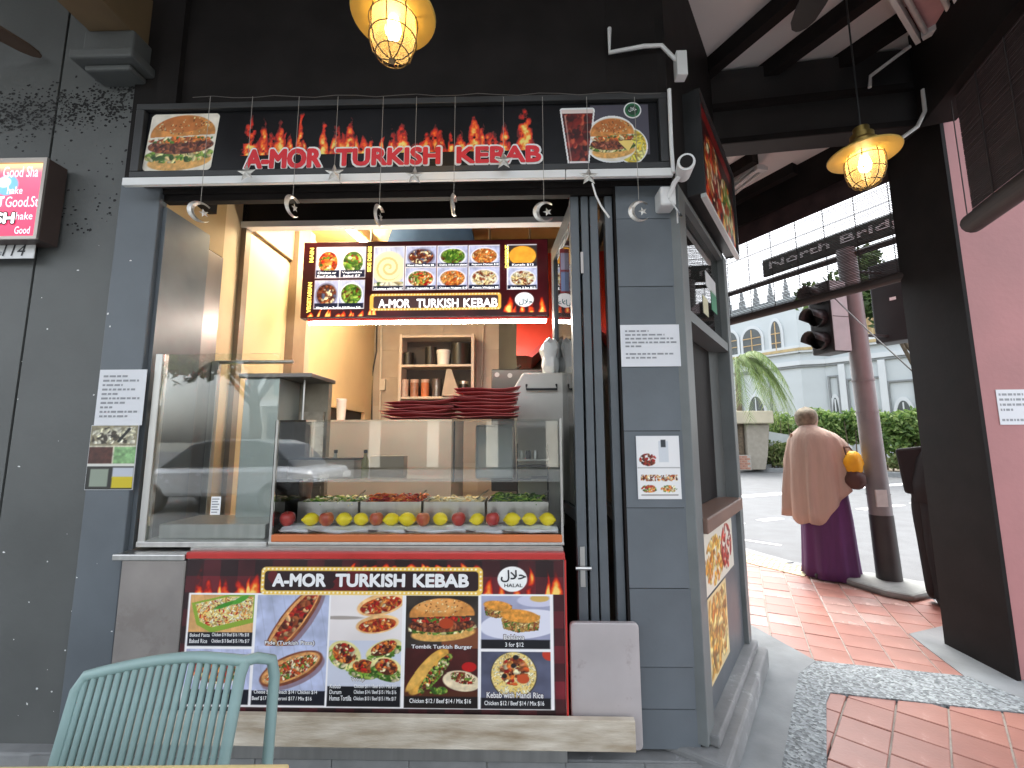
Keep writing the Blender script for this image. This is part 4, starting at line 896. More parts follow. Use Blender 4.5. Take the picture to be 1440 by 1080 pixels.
Bg = dish('cutburger', 100, 105, 14); ys, xs = np.mgrid[0:100, 0:105]; Pb = Pic(100, 105); mB = np.maximum(Pb.ell(.525, .36, .48, .33), Pb.ell(.525, .66, .50, .27)) * 1.0
sub = Pd.a[28:128, 62:167]; mB3 = mB[..., None]; Pd.a[28:128, 62:167] = sub * (1 - mB3) + Bg * mB3
full = np.maximum(mC, mF); fm = np.zeros((130, 200)); fm[28:128, 62:167] = mB; full = np.maximum(full, fm)
d0, dz1 = sg(786, 147); d1, dz0 = sg(918, 232)
picture(F0, np.ones((30, 50, 3)) * np.array((.30, .29, .34)), d0 + .14, d1 - .01, dz0 + .05, dz1 - .01, SO + .0018, 'grey_print', M_PRINT, SG)
picture(F0, Pd.a, d0, d1, dz0, dz1, SO + .003, 'drink_and_burger_print', M_PRINT, SG, grow(full, 4) > .5)
ca, cz_ = sg(889, 156); M_GRN = mat('green_ink', (.02, .16, .06), .5)
def disc(pl, a, z, r, o, name, m, parent, n=28, sx=1.0): return MB().add([pl.pt(a + math.cos(6.2832 * k / n) * r * sx, z + math.sin(6.2832 * k / n) * r, o) for k in range(n)], [tuple(range(n))]).build(name, m, parent)
disc(F0, ca, cz_, .040, SO + .004, 'badge', M_WHITEINK, SG); disc(F0, ca, cz_, .034, SO + .005, 'badge_disc', M_GRN, SG); disc(F0, ca, cz_, .024, SO + .006, 'badge_centre', mat('dark_green_ink', (.01, .05, .025), .5), SG)
lettering(F0, [('\uFEDD\uFEFC\uFEA3', ca - .018, ca + .018, cz_ - .010, cz_ + .014)], SO + .007, 'badge_script', M_WHITEINK, SG, .02)

# ================================================================ hanging tin stars and moons
M_TIN = mat('hammered_tin', (.62, .60, .56), .35, metal=.8, var=.25, scale=60, bump=.3, bscale=120)
M_STRING = mat('thin_string', (.35, .33, .30), .7)
def star_pts(r): return [(math.cos(math.pi / 2 + k * math.pi / 5) * (r if k % 2 == 0 else r * .42), math.sin(math.pi / 2 + k * math.pi / 5) * (r if k % 2 == 0 else r * .42)) for k in range(10)]
def star_mesh(r, c, rot=0.0, name='star'):
    mb = MB(); pts = star_pts(r); V = [(x, 0, z) for x, z in pts] + [(0, -.2 * r, 0), (0, .2 * r, 0)]
    V = [(x * math.cos(rot) - z * math.sin(rot), y, x * math.sin(rot) + z * math.cos(rot)) for x, y, z in V]
    return mb.add([(c[0] + x, c[1] + y, c[2] + z) for x, y, z in V], [(k, (k + 1) % 10, 10) for k in range(10)] + [((k + 1) % 10, k, 11) for k in range(10)])
def moon_mesh(r, c):
    mb = MB(); n = 22; o = []; i_ = []
    for k in range(n + 1):
        a = rad(42) + (2 * math.pi - rad(84)) * k / n; o.append((math.cos(a) * r, math.sin(a) * r))
    for k in range(n + 1):
        a = rad(58) + (2 * math.pi - rad(116)) * k / n; i_.append((math.cos(a) * r * .74 + r * .30, math.sin(a) * r * .80))
    i_[0] = o[0]; i_[-1] = o[-1]; T = r * .16
    mid = [((a[0] + b[0]) / 2, (a[1] + b[1]) / 2) for a, b in zip(o, i_)]; V = [(x, 0, z) for x, z in o] + [(x, 0, z) for x, z in i_] + [(x, -T, z) for x, z in mid] + [(x, T, z) for x, z in mid]; N = n + 1
    F = []
    for k in range(n):
        F += [(k, k + 1, 2 * N + k + 1, 2 * N + k), (N + k, 2 * N + k, 2 * N + k + 1, N + k + 1), (k, 3 * N + k, 3 * N + k + 1, k + 1), (N + k, N + k + 1, 3 * N + k + 1, 3 * N + k)]
    return mb.add([(c[0] + x, c[1] + y, c[2] + z) for x, y, z in V], F)
OR_O = SO + .075
orn = [('star', 347, 243, 'first tin star from the left hanging under the letter A', .5), ('star', 470, 243, 'tin star hanging just left of the word TURKISH', .1), ('star', 583, 247, 'tin star hanging under the middle of the word TURKISH', -.1), ('star', 708, 226, 'tin star hanging in front of the word KEBAB', .2), ('star', 828, 248, 'tin star hanging below the drink and burger print', 0),
       ('moon', 281, 298, 'tin crescent moon in shade at the left end of the opening', 50), ('moon', 765, 298, 'tin crescent moon facing out at the right end of the white bar', 0), ('moon', 899, 297, 'tin crescent moon hanging before the blue grey wall', 0),
       ('moon', 411, 290, 'tin crescent moon turned nearly edge on, left of the middle', 76), ('moon', 533, 303, 'slim edge on tin crescent moon over the middle of the menu board', 80), ('moon', 638, 288, 'slim edge on tin crescent moon near the right of the menu board', 86)]
for kind, x, y, lab, rt in orn:
    a, z = F0.at(x, y, OR_O); c = F0.pt(a, z, OR_O); r = .043 if kind == 'star' else .047
    e = thing('hanging_' + kind, lab, 'ornament', c, 'tin stars and moons on strings')
    if kind == 'star': star_mesh(r, c, .2 * rt).build('star', M_TIN, e)
    else:
        moon_mesh(r, c).build('crescent', M_TIN, e); cc = (c[0] + r * .32, c[1], c[2]); star_mesh(r * .42, cc, .3).build('star', M_TIN, e)
    top = (c[0], c[1], F0.at(x, 136, OR_O)[1]); MB().tube([(c[0], c[1], c[2] + r * .8), ((c[0] + top[0]) / 2, c[1], (c[2] + top[2]) / 2), top], .0011, 5).build('string', M_STRING, e)
    if kind == 'moon': e.rotation_euler = (0, 0, rad(rt))
zw = F0.at(560, 136, OR_O)[1]
mb = MB(); pts = []
for i, xx in enumerate(np.linspace(270, 930, 24)): a, z = F0.at(xx, 136 - .01 * (xx - 270), OR_O); pts.append(F0.pt(a, z + .006 * math.sin(i * 1.9), OR_O - .004))
tag(mb.tube(pts, .0013, 5).build('hanging_wire', mat('dull_wire', (.12, .11, .10), .6)), 'thin wire strung along the top edge of the shop sign', 'wire')
# loose white cable end hanging from the right of the batten
pts = [F0.pt(*F0.at(*p, OR_O), OR_O) for p in ((833, 258), (838, 275), (846, 291), (857, 306))]
tag(MB().tube(pts, .004, 6).build('loose_cable', M_WHITE), 'short loose white cable dangling below the tin star by the doors', 'cable')

# ================================================================ counter with its printed banner
CO = .066; CT = thing('serving_counter', 'serving counter with steel body, red edge and food banner front', 'counter', F0.pt(-.7, .1, -.2))
cL, zTop = F0.at(263, 786, CO); cR, _ = F0.at(793, 788, CO); _, zBt = F0.at(530, 1006, CO)
MB().slab(F0, cL, cR, .09, zTop, -.60, CO - .004).build('body', M_STEEL, CT)
MB().slab(F0, cL - .002, cR + .004, zTop + .001, zTop + .028, -.60, CO + .006).build('red_edge', M_REDMETAL, CT, bevel=.004)
MB().slab(F0, cR + .0005, cR + .008, .19, zTop, -.3, CO + .004).build('red_edge', M_REDMETAL, CT)
sL = F0.at(166, 900, CO)[0]; zS = F0.at(220, 781, CO)[1]
MB().slab(F0, -1.60, cL - .004, .09, zS - .02, -.60, CO - .002).build('steel_end', M_STEELDULL, CT, bevel=.006); MB().slab(F0, -1.63, cL - .003, zS - .019, zS + .006, -.60, CO + .012).build('steel_top', M_STEEL, CT, bevel=.004)
MB().slab(F0, cL - .003, cR, zTop + .0285, zTop + .040, -.60, CO - .02).build('worktop', M_STEEL, CT)
BN = banner_canvas(); p0 = F0.at(262, 786, CO); p1 = F0.at(794, 786, CO)
bzt, bzb = zTop - .002, zBt; bA0, bA1 = cL + .002, cR - .002
bn = picture(F0, BN, bA0, bA1, bzb, bzt, CO, 'banner_print', M_PRINT, CT)
def bp(x, y): return bA0 + (bA1 - bA0) * (x - 262) / 531.0, bzt - (bzt - bzb) * (y - 786) / 221.0     # photo pixels on the banner to metres
def bt(t, x0, x1, y1, y0): a, zz1 = bp(x0, y1); b, zz0 = bp(x1, y0); return (t, a, b, zz0, zz1)
lettering(F0, [bt('A-MOR', 386, 462, 806, 826), bt('TURKISH', 475, 573, 806, 826), bt('KEBAB', 584, 662, 806, 826)], CO + .0015, 'title', M_WHITEINK, bn, .06)
lettering(F0, [bt('\uFEDD\uFEFC\uFEA3', 706, 741, 800, 818), bt('HALAL', 711, 736, 820, 825)], CO + .0015, 'halal_script', M_INK, bn, .02)
cap = [bt('Pide (Turkish Pizza)', 381, 450, 904, 911), bt('Wrap', 503, 521, 955, 961), bt('Tombik Turkish Burger', 584, 667, 908, 915), bt('Baklava', 710, 738, 893, 900), bt('Kebab with Mandi Rice', 687, 763, 973, 981)]
lettering(F0, [(t, a - .002, b + .002, y0 - .002, y1 + .002) for t, a, b, y0, y1 in cap], CO + .0012, 'caption_edge', mat('plum_ink', (.10, .05, .07), .5), bn, .07)
lettering(F0, cap, CO + .002, 'caption', M_WHITEINK, bn, .02)
lettering(F0, [bt('3 for $12', 712, 737, 904, 911), bt('Chicken $12 / Beef $14 / Mix $16', 583, 666, 983, 990), bt('Chicken $12 / Beef $14 / Mix $16', 684, 764, 985, 992),
    bt('Cheese $14 / Spinach $14 / Chicken $14', 370, 457, 973, 980), bt('Beef $17 / Pepperoni $17 / Mix $16', 368, 450, 982, 989), bt('Baked Pasta', 275, 303, 894, 899), bt('Chicken $14 Beef $16 / Mix $18', 306, 358, 893, 899), bt('Baked Rice', 275, 300, 902, 908), bt('Chicken $13 Beef $15 / Mix $17', 306, 359, 902, 908),
    bt('Kebab', 474, 489, 964, 970), bt('Chicken $11 / Beef $13 / Mix $15', 507, 565, 964, 970), bt('Durum', 474, 490, 972, 978), bt('Chicken $14 / Beef $15 / Mix $16', 507, 565, 972, 978), bt('Humus Tortilla', 474, 504, 980, 987), bt('Chicken $13 / Beef $15 / Mix $17', 507, 565, 981, 987)], CO + .0015, 'prices', M_WHITEINK, bn, .012)
# weathered plank along the foot of the counter, and the steel sheet leaning beside it
a0, z1 = F0.at(336, 1008, .10); a1, z0 = F0.at(895, 1058, .10); _, z1b = F0.at(895, 1014, .10)
tag(MB().hexa([F0.pt(-1.50, z0 + .004, .10), F0.pt(a1, z0 - .002, .10), F0.pt(a1, z0 - .002, .072), F0.pt(-1.50, z0 + .004, .072), F0.pt(-1.50, z1b + .006, .10), F0.pt(a1, z1b, .10), F0.pt(a1, z1b, .072), F0.pt(-1.50, z1b + .006, .072)]).build('timber_plank', M_PLANK, bevel=.003), 'weathered pale timber plank on edge along the foot of the counter', 'plank')
a0, z1 = F0.at(801, 876, .05); a1, z0 = F0.at(905, 1056, .05)
pl_ = Pl(F0.p, F0.d, F0.n); rr = .018; pts = []
for cx, cz2, s in ((a1 - rr, z0 + rr, -90), (a1 - rr, z1 - rr, 0), (a0 + rr, z1 - rr, 90), (a0 + rr, z0 + rr, 180)):
    for t in range(5): an = rad(s + t * 22.5); pts.append((cx + math.cos(an) * rr, cz2 + math.sin(an) * rr))
ls = thing('steel_sheet', 'upright dull steel sheet with rounded corners leaning by the folded doors', 'metal sheet', F0.pt((a0 + a1) / 2, z0, .04))
M_LSTEEL = mat('scuffed_pinkish_steel', (.52, .48, .48), .5, metal=.35, var=.10, scale=4, wear=(.42, .37, .37), wscale=7, wlo=.58)
MB().prism(F0, pts, .025, .050).build('sheet', M_LSTEEL, ls, bevel=.004); MB().prism(F0, [(a + (.004 if a < (a0 + a1) / 2 else -.004), z + (.004 if z < (z0 + z1) / 2 else -.004)) for a, z in pts], .0505, .053).build('face', M_LSTEEL, ls)

# ================================================================ glass display cases
GO = -.01; zW = zTop + .041
rL, zc1 = F0.at(393, 590, GO); rR, _ = F0.at(786, 590, GO); zc1 = F0.at(560, 590, GO)[1]
DC = thing('display_case', 'clear glass display case with fruit and food trays on the counter', 'display case', F0.pt((rL + rR) / 2, zW, -.2))
zsplit = F0.at(560, 678, GO)[1]; MB().slab(F0, rL, rR, zW + .05, zsplit - .001, GO - .006, GO).build('front_pane', M_GLASSLOW, DC); MB().slab(F0, rL, rR, zsplit + .001, zc1 - .008, GO - .006, GO).build('upper_pane', M_GLASSUP, DC)
MB().slab(F0, rL, rR, zc1 - .007, zc1, -.36, GO).build('top_pane', M_GLASSCASE, DC)
sidep = Pl(np.array(F0.pt(rR + .001, 0, 0)), -F0.n, F0.d); MB().slab(sidep, .012, .36, zW + .05, zc1 - .008, .0, .006).build('side_pane', M_GLASSCASE, DC)
sidep2 = Pl(np.array(F0.pt(rL - .001, 0, 0)), -F0.n, -F0.d); MB().slab(sidep2, .012, .36, zW + .05, zc1 - .008, .0, .006).build('side_pane', M_GLASSCASE, DC)
for a in (rL - .006, rR + .006): MB().slab(F0, a - .005, a + .005, zW, zc1, GO - .008, GO + .004).build('corner_post', M_STEEL, DC)
mz = F0.at(560, 678, GO)[1]
MB().slab(F0, rL, rR - .12, mz - .005, mz + .003, -.34, -.15).build('middle_shelf', M_GLASSCASE, DC)
am = F0.at(638, 640, GO)[0]; MB().slab(F0, am - .003, am + .003, mz, zc1 - .008, GO - .012, GO - .0065).build('pane_joint', M_BLACK, DC)
MB().slab(F0, rL - .01, rR + .012, zW, zW + .012, -.36, GO + .012).build('base_rail', M_STEEL, DC, bevel=.002)
M_ORANGE = mat('orange_board', (.62, .17, .05), .45, var=.15, scale=6, stretch=(.3, 1, 1))
MB().slab(F0, rL + .004, rR + .004, zW + .0125, zW + .042, -.02, GO + .016).build('orange_strip', M_ORANGE, DC, bevel=.003)
# white cloth fold under the fruit
zF = F0.at(560, 741, -.03)[1]
mb = MB(); nn = 60; rows = []
for j, (oo, zz) in enumerate(((-.034, zW + .044), (-.022, zW + .055), (-.026, zF - .014), (-.05, zF - .004), (-.14, zF - .006))):
    rows.append([F0.pt(rL + .02 + (rR - rL - .03) * i / nn, zz + .0025 * math.sin(i * .9 + j * 2) + .002 * math.sin(i * .37), oo + .003 * math.sin(i * .6 + j)) for i in range(nn + 1)])
V = [p for r in rows for p in r]; mb.add(V, [(j * (nn + 1) + i, j * (nn + 1) + i + 1, (j + 1) * (nn + 1) + i + 1, (j + 1) * (nn + 1) + i) for j in range(len(rows) - 1) for i in range(nn)])
tag(mb.build('display_cloth', mat('white_cloth', (.72, .76, .80), .8, var=.05), smooth=True), 'folded white cloth along the front of the glass display case', 'cloth')
# fruit: apples and lemons in a row
M_APPLE = mat('red_apple_skin', (.50, .02, .03), .35, var=.3, scale=14, c2=(.58, .07, .05)); M_APPLE2 = mat('streaked_apple_skin', (.52, .03, .025), .35, var=.3, scale=26, c2=(.62, .22, .07), stretch=(1, 1, .3)); M_LEMON = mat('lemon_skin', (.85, .68, .01), .42, var=.08, scale=10, bump=.12, bscale=220)
def apple_mesh(r, m): return MB().lathe([(r * a, r * b) for a, b in ((.12, .06), (.42, .0), (.72, .22), (.94, .62), (1.0, 1.0), (.96, 1.32), (.78, 1.62), (.50, 1.76), (.25, 1.70), (.08, 1.58))], (0, 0, 0), 20).build('fruit', m, None, smooth=True, org=(0, 0, 0)).data
def lemon_mesh(r): return MB().lathe([(r * a, r * b) for a, b in ((.02, -1.42), (.16, -1.36), (.26, -1.2), (.62, -.92), (.90, -.5), (1.0, 0), (.90, .5), (.62, .92), (.26, 1.2), (.15, 1.34), (.02, 1.38))], (0, 0, 0), 18, axis=(1, 0, 0)).build('fruit', M_LEMON, None, smooth=True, org=(0, 0, 0)).data
RF = .0315; ap1, ap2, lm = apple_mesh(RF, M_APPLE), apple_mesh(RF, M_APPLE2), lemon_mesh(RF * .88)
for o in [o for o in bpy.data.objects if o.name.startswith('fruit')]: bpy.data.objects.remove(o)
seq = [(405, 'a'), (438, 'l'), (461, 'b'), (484, 'l'), (508, 'l'), (530, 'b'), (551, 'l'), (573, 'l'), (596, 'b'), (619, 'l'), (646, 'a'), (671, 'l'), (694, 'a'), (720, 'l'), (745, 'l'), (770, 'l')]
ordn = ['leftmost', 'second from the left', 'third from the left', 'fourth from the left', 'fifth from the left', 'sixth from the left', 'seventh from the left', 'eighth from the left', 'eighth from the right', 'seventh from the right', 'sixth from the right', 'fifth from the right', 'fourth from the right', 'third from the right', 'second from the right', 'rightmost']
R = random.Random(5)
for i, (x, kd) in enumerate(seq):
    a = F0.at(x, 730, -.075)[0]; o = bpy.data.objects.new('lemon' if kd == 'l' else 'apple', lm if kd == 'l' else (ap1 if kd == 'a' else ap2)); COL.objects.link(o)
    place(o, F0.pt(a, zF + (RF * .86 if kd == 'l' else 0.0) - .002, -.075 + R.uniform(-.004, .004)), None); o.rotation_euler = (R.uniform(-.2, .2), R.uniform(-.15, .15), R.uniform(-.5, .5) if kd == 'l' else R.uniform(0, 6)); k_ = R.uniform(.93, 1.06); o.scale = (k_, k_, k_)
    tag(o, ('bright yellow lemon' if kd == 'l' else 'red apple' if kd == 'a' else 'red and yellow streaked apple') + ', ' + ordn[i] + ' in the fruit row', 'lemon' if kd == 'l' else 'apple', 'fruit row in the display case')
    if kd != 'l': MB().tube([F0.pt(a, zF + RF * 1.55, -.075), F0.pt(a + .004, zF + RF * 2.05, -.073)], .0016, 5).build('stalk', M_BROWNPOST, o); o.children[0].location = (0, 0, RF * 1.5)
# steel food pans behind the fruit
FOODS = [('greens and sauce', GREEN + PALE), ('orange grilled peppers', ORNG + RED), ('pale sliced onions', PALE), ('chopped lettuce', GREEN)]
def rgbmats(pal, nm): return [mat(nm + str(i), lin(c), .5, var=.15) for i, c in enumerate(pal)]
pw = (rR - rL - .06) / 4
for i, (nm, pal) in enumerate(FOODS):
    a0 = rL + .03 + i * pw; a1 = a0 + pw - .012; zp = zF - .02; e = thing('food_pan', 'steel pan of ' + nm + ' behind the fruit row', 'food pan', F0.pt((a0 + a1) / 2, zp, -.26), 'food pans in the display case')
    mb = MB(); zr = F0.at(500, 706, -.15)[1]
    for q in ((a0, a1, -.16, -.156), (a0, a1, -.36, -.356)): mb.slab(F0, q[0], q[1], zp, zr, q[2], q[3])
    for q in ((a0, a0 + .004), (a1 - .004, a1)): mb.slab(F0, q[0], q[1], zp, zr, -.3555, -.1605)
    mb.slab(F0, a0, a1, zp - .004, zp - .0005, -.36, -.156); mb.build('pan', M_STEEL, e)
    ms = rgbmats(pal, 'food_' + nm.split()[0]); Rr = random.Random(i)
    for kq, m in enumerate(ms):
        mb = MB()
        for t in range(46):
            a = Rr.uniform(a0 + .015, a1 - .015); o_ = Rr.uniform(-.345, -.172); z = zr - .012 + Rr.uniform(-.008, .016 + (.014 if i in (1, 3) else 0)); L = Rr.uniform(.010, .022); an = Rr.uniform(0, 3.14)
            c = Vector(F0.pt(a, z, o_)); d = Vector((math.cos(an), math.sin(an), Rr.uniform(-.3, .3))) * L; mb.tube([tuple(c - d), tuple(c + Vector((0, 0, .004))), tuple(c + d)], [.003, .005, .003], 5)
        stuff(mb.build('food', m, e))
    tg = MB(); c = Vector(F0.pt(a1 - .05, zr, -.25)); tg.tube([tuple(c), tuple(c + Vector((.06, -.03, .045)))], .004, 6); tg.build('spoon', M_STEEL, e)
# things on the middle shelf of the case
def bottle(name, lab, x, yb, oo, h, r, m, capm, cat='bottle'):
    a, z = F0.at(x, yb, oo); e = thing(name, lab, cat, F0.pt(a, z, oo)); MB().lathe([(r, 0), (r, h * .55), (r * .9, h * .62), (r * .38, h * .78), (r * .36, h * .88)], F0.pt(a, z, oo), 14).build('body', m, e, smooth=50); MB().lathe([(r * .45, 0), (r * .45, h * .12)], F0.pt(a, z + h * .88, oo), 12).build('cap', capm, e, smooth=50)
M_OIL = mat('amber_oil', (.35, .30, .08), .2, var=.2); M_MILKY = mat('milky_plastic', (.62, .60, .52), .35)
zsh = mz + .004
for x, lab, m in ((472, 'pale sauce bottle with dark cap, left inside the glass case', M_MILKY), (514, 'amber oil bottle with black cap inside the glass case', M_OIL)):
    a = F0.at(x, 640, -.22)[0]; e = thing('sauce_bottle', lab, 'bottle', F0.pt(a, zsh, -.22)); h = .13; r = .018
    MB().lathe([(r, 0), (r, h * .55), (r * .9, h * .62), (r * .38, h * .78), (r * .36, h * .88)], F0.pt(a, zsh, -.22), 14).build('body', m, e, smooth=50); MB().lathe([(r * .5, 0), (r * .5, h * .12)], F0.pt(a, zsh + h * .88, -.22), 12).build('cap', M_INK, e, smooth=50)
def boxthing(name, lab, cat, x0, y1, x1, y0, oo, dep, m, bev=.004):
    a0, z1 = F0.at(x0, y1, oo); a1, z0 = F0.at(x1, y0, oo); return tag(MB().slab(F0, a0, a1, z0, z1, oo - dep, oo).build(name, m, None, bevel=bev), lab, cat)
M_REFLBOARD = mat('cardboard', (.46, .34, .22), .7, var=.1)  # beige of the block that stands in for reflected boards
def shelfbox(name, lab, cat, x0, x1, h, oo, dep, m, bev=.004):
    a0 = F0.at(x0, 650, oo)[0]; a1 = F0.at(x1, 650, oo)[0]; return tag(MB().slab(F0, a0, a1, zsh, zsh + h, oo - dep, oo).build(name, m, None, bevel=bev), lab, cat)
shelfbox('reflection_block', 'pale block standing in for a reflection low in the left of the glass case', 'tray', 397, 498, .085, -.165, .12, mat('pale_reflection_tone', (.55, .44, .36), .6, var=.1))  # pale panel reflected in the upper glass, built as a solid block
e = bpy.data.objects['reflection_block']; a0 = F0.at(396, 650, -.16)[0]; a1 = F0.at(500, 650, -.16)[0]
MB().slab(F0, a0, a1, zsh + .086, zsh + .092, -.29, -.158).build('dark_rim', M_INK, e)
shelfbox('reflection_slab', 'beige block standing in for reflected boards at the back of the glass case shelf', 'box', 520, 568, .10, -.25, .07, M_REFLBOARD)  # boards mirrored in the glass, added as a solid beige block
# milky box with coloured bits standing in for flowers reflected in the glass
pt = thing('reflection_box', 'milky box with green bits standing in for a reflection, right of the joint', 'tub', F0.pt(F0.at(690, 650, -.16)[0], zsh, -.2)); a0 = F0.at(668, 650, -.14)[0]; a1 = F0.at(721, 650, -.14)[0]
MB().slab(F0, a0, a1, mz + .002, zc1 - .02, -.30, -.15).build('tub', glassmat('milky_reflection_box', (.9, .95, .97), .42, .02), pt, bevel=.01)
for kq, m in enumerate(rgbmats(GREEN[:2] + ORNG[2:] + PALE[:1], 'reflected_bits_')):
    mb = MB(); Rr = random.Random(kq + 50)
    for t in range(30): c = Vector(F0.pt(Rr.uniform(a0 + .015, a1 - .015), zc1 - .05 - abs(Rr.gauss(0, .035)), Rr.uniform(-.28, -.17))); d = Vector((Rr.gauss(0, 1), Rr.gauss(0, 1), Rr.gauss(0, 1))).normalized() * .012; mb.tube([tuple(c - d), tuple(c + d)], .005, 5)
    stuff(mb.build('salad', m, pt))  # loose bits shaping the reflected flowers
# dark rack with small jars at the right end of the case
rk = thing('wire_rack', 'dark wire rack with jars at the right end of the glass case', 'rack', F0.pt(F0.at(750, 650, -.2)[0], zsh - .01, -.25)); a0 = F0.at(727, 650, -.2)[0]; a1 = F0.at(772, 650, -.2)[0]
for dz in (.0, .055, .085): MB().slab(F0, a0, a1, mz + dz - .004, mz + dz + .002, -.32, -.2).build('shelf', M_INK if dz < .08 else M_STEEL, rk)
for i in range(3): MB().lathe([(.013, 0), (.014, .03), (.010, .04)], F0.pt(a0 + .02 + i * .034, mz + .0875, -.25), 12).build('jar', (M_MILKY, M_INK, M_STEEL)[i], rk, smooth=50)
for a in (a0, a1): MB().tube([F0.pt(a, zW + .02, -.32), F0.pt(a, mz + .16, -.32)], .004, 6).build('upright', M_INK, rk)

# stacks of red trays on the case
M_TRAYRED = mat('red_plastic_tray', (.46, .03, .045), .4, var=.2, scale=7, c2=(.62, .16, .15))
def tray_mesh(L, D, seed):
    R = random.Random(seed); nx, ny = 14, 6; mb = MB(); V = []
    for s in (0, 1):
        for j in range(ny + 1):
            for i in range(nx + 1):
                x = (i / nx - .5); y = (j / ny - .5); ed = max(abs(x), abs(y)) * 2
                z = .012 * max(0, ed - .75) / .25 + .004 * math.sin(x * 7 + seed) * abs(y) * 2 + .006 * (x * 2) ** 2; V.append((x * L, y * D, z + (.0018 if s else 0)))
    n = (nx + 1) * (ny + 1); F = []
    for j in range(ny):
        for i in range(nx):
            a = j * (nx + 1) + i; F += [(a, a + nx + 1, a + nx + 2, a + 1), (n + a, n + a + 1, n + a + nx + 2, n + a + nx + 1)]
    bd = [i for i in range(nx + 1)] + [(j + 1) * (nx + 1) - 1 for j in range(1, ny + 1)] + [ny * (nx + 1) + i for i in range(nx - 1, -1, -1)] + [j * (nx + 1) for j in range(ny - 1, 0, -1)]
    for k in range(len(bd)): a, b = bd[k], bd[(k + 1) % len(bd)]; F.append((a, b, n + b, n + a))
    o = mb.add(V, F).build('tray', M_TRAYRED, None, smooth=40, org=(0, 0, 0)); me = o.data; bpy.data.objects.remove(o); return me
tm = [tray_mesh(.30, .22, s) for s in (1, 2, 3)]
words_n = ['lowest', 'second lowest', 'third lowest', 'fourth lowest', 'fifth lowest', 'sixth lowest', 'seventh lowest', 'eighth lowest', 'topmost']
R = random.Random(12)
for nm, x, cnt, st in (('taller', 684, 9, .0158), ('lower', 594, 6, .0135)):
    a = F0.at(x, 585, -.16)[0]
    for i in range(cnt):
        o = bpy.data.objects.new('food_tray', tm[i % 3]); COL.objects.link(o); place(o, F0.pt(a + R.uniform(-.008, .008) + (.012 if i == cnt - 1 else 0), zc1 + .003 + i * st, -.165), None); o.rotation_euler = (R.gauss(0, .015) + .03, R.gauss(0, .015) + (-.05 if i == cnt - 1 else 0), R.gauss(0, .05))
        k_ = 1.0 if nm == 'taller' else 1.06; o.scale = (k_, k_, 1)
        tag(o, 'red plastic tray, %s in the %s stack on the glass case' % ('topmost' if i == cnt - 1 else words_n[i], nm), 'tray', 'red trays stacked on the glass case')

# left, taller glass case
lL, lz1 = F0.at(232, 498, GO); lR = F0.at(402, 600, GO)[0]
LC_ = thing('glass_cabinet', 'tall glass cabinet with steel posts at the left of the counter', 'cabinet', F0.pt((lL + lR) / 2, zW, -.2))
lL = -1.60; lR = rL - .014
MB().slab(F0, lL + .03, lR, zW, lz1, GO - .006, GO).build('front_pane', M_GLASSCASE, LC_)
pxL = F0.at(222, 600, GO)[0]; MB().slab(F0, lL - .002, lL + .03, zW - .01, lz1, GO - .03, GO + .006).build('post', M_STEEL, LC_, bevel=.002)
MB().slab(F0, lL, lL + .022, zW - .01, lz1 - .01, -.40, -.375).build('post', M_STEEL, LC_, bevel=.002)
lp = Pl(np.array(F0.pt(lR, 0, 0)), -F0.n, F0.d)
a_, z_ = FR(.42).at(305, 508); MB().slab(FR(.42), a_ - .02, a_ + .02, zW, z_, -.01, .01).build('post', M_STEEL, LC_, bevel=.002)
b_, zb2 = FR(.42).at(412, 520); MB().tube([FR(.42).pt(a_, z_ - .006, 0), FR(.42).pt(b_, z_ - .006, 0)], .011, 8).build('top_rail', M_STEEL, LC_, smooth=50)
MB().slab(F0, lL, lR, zW - .01, zW + .012, -.42, GO + .014).build('base_rail', M_STEEL, LC_, bevel=.002)
MB().slab(F0, lR - .006, lR, zW, zc1, -.36, GO - .007).build('divider_pane', M_GLASSCASE, LC_)
# barcode sticker on the cabinet
st_ = F0.at(303, 711, GO + .001); MB().slab(F0, st_[0] - .02, st_[0] + .022, st_[1] - .038, st_[1] + .038, GO + .0005, GO + .0015).build('sticker', M_WHITEINK, LC_)
mb = MB()
for i in range(6): z = st_[1] - .03 + i * .011; mb.slab(F0, st_[0] - .016, st_[0] + .010 + .006 * (i % 2), z, z + .005, GO + .0016, GO + .002)
mb.build('sticker_bars', M_GREYINK, LC_)
# kebab grill cabinet standing inside it
GR = FR(.24); g0, gz1 = GR.at(345, 532); g1, gz0 = GR.at(384, 724)
gr = thing('kebab_grill', 'tall grey steel kebab grill housing inside the glass cabinet', 'grill', GR.pt((g0 + g1) / 2, zW, -.1))
g0 = GR.at(338, 620)[0]; g1 = GR.at(388, 620)[0]
MB().slab(GR, g0, g1, zW + .02, gz1, -.24, .0).build('housing', mat('satin_grey_steel', (.52, .56, .55), .4, metal=.6, var=.08), gr, bevel=.004)
MB().slab(GR, g0 - .02, g1 + .17, gz1 + .001, gz1 + .022, -.26, .02).build('top_plate', M_DARKSTEEL, gr, bevel=.003)
MB().slab(GR, g1 + .001, g1 + .16, zW + .02, gz1 - .002, -.24, -.20).build('burner_panel', mat('greasy_burner', (.30, .26, .20), .5, metal=.4, var=.4, scale=6), gr)
for i in range(4): MB().slab(GR, g1 + .015, g1 + .145, zW + .12 + i * .13, zW + .20 + i * .13, -.199, -.185).build('burner', mat('ceramic_burner', (.42, .36, .28), .7, var=.3, scale=20), gr)
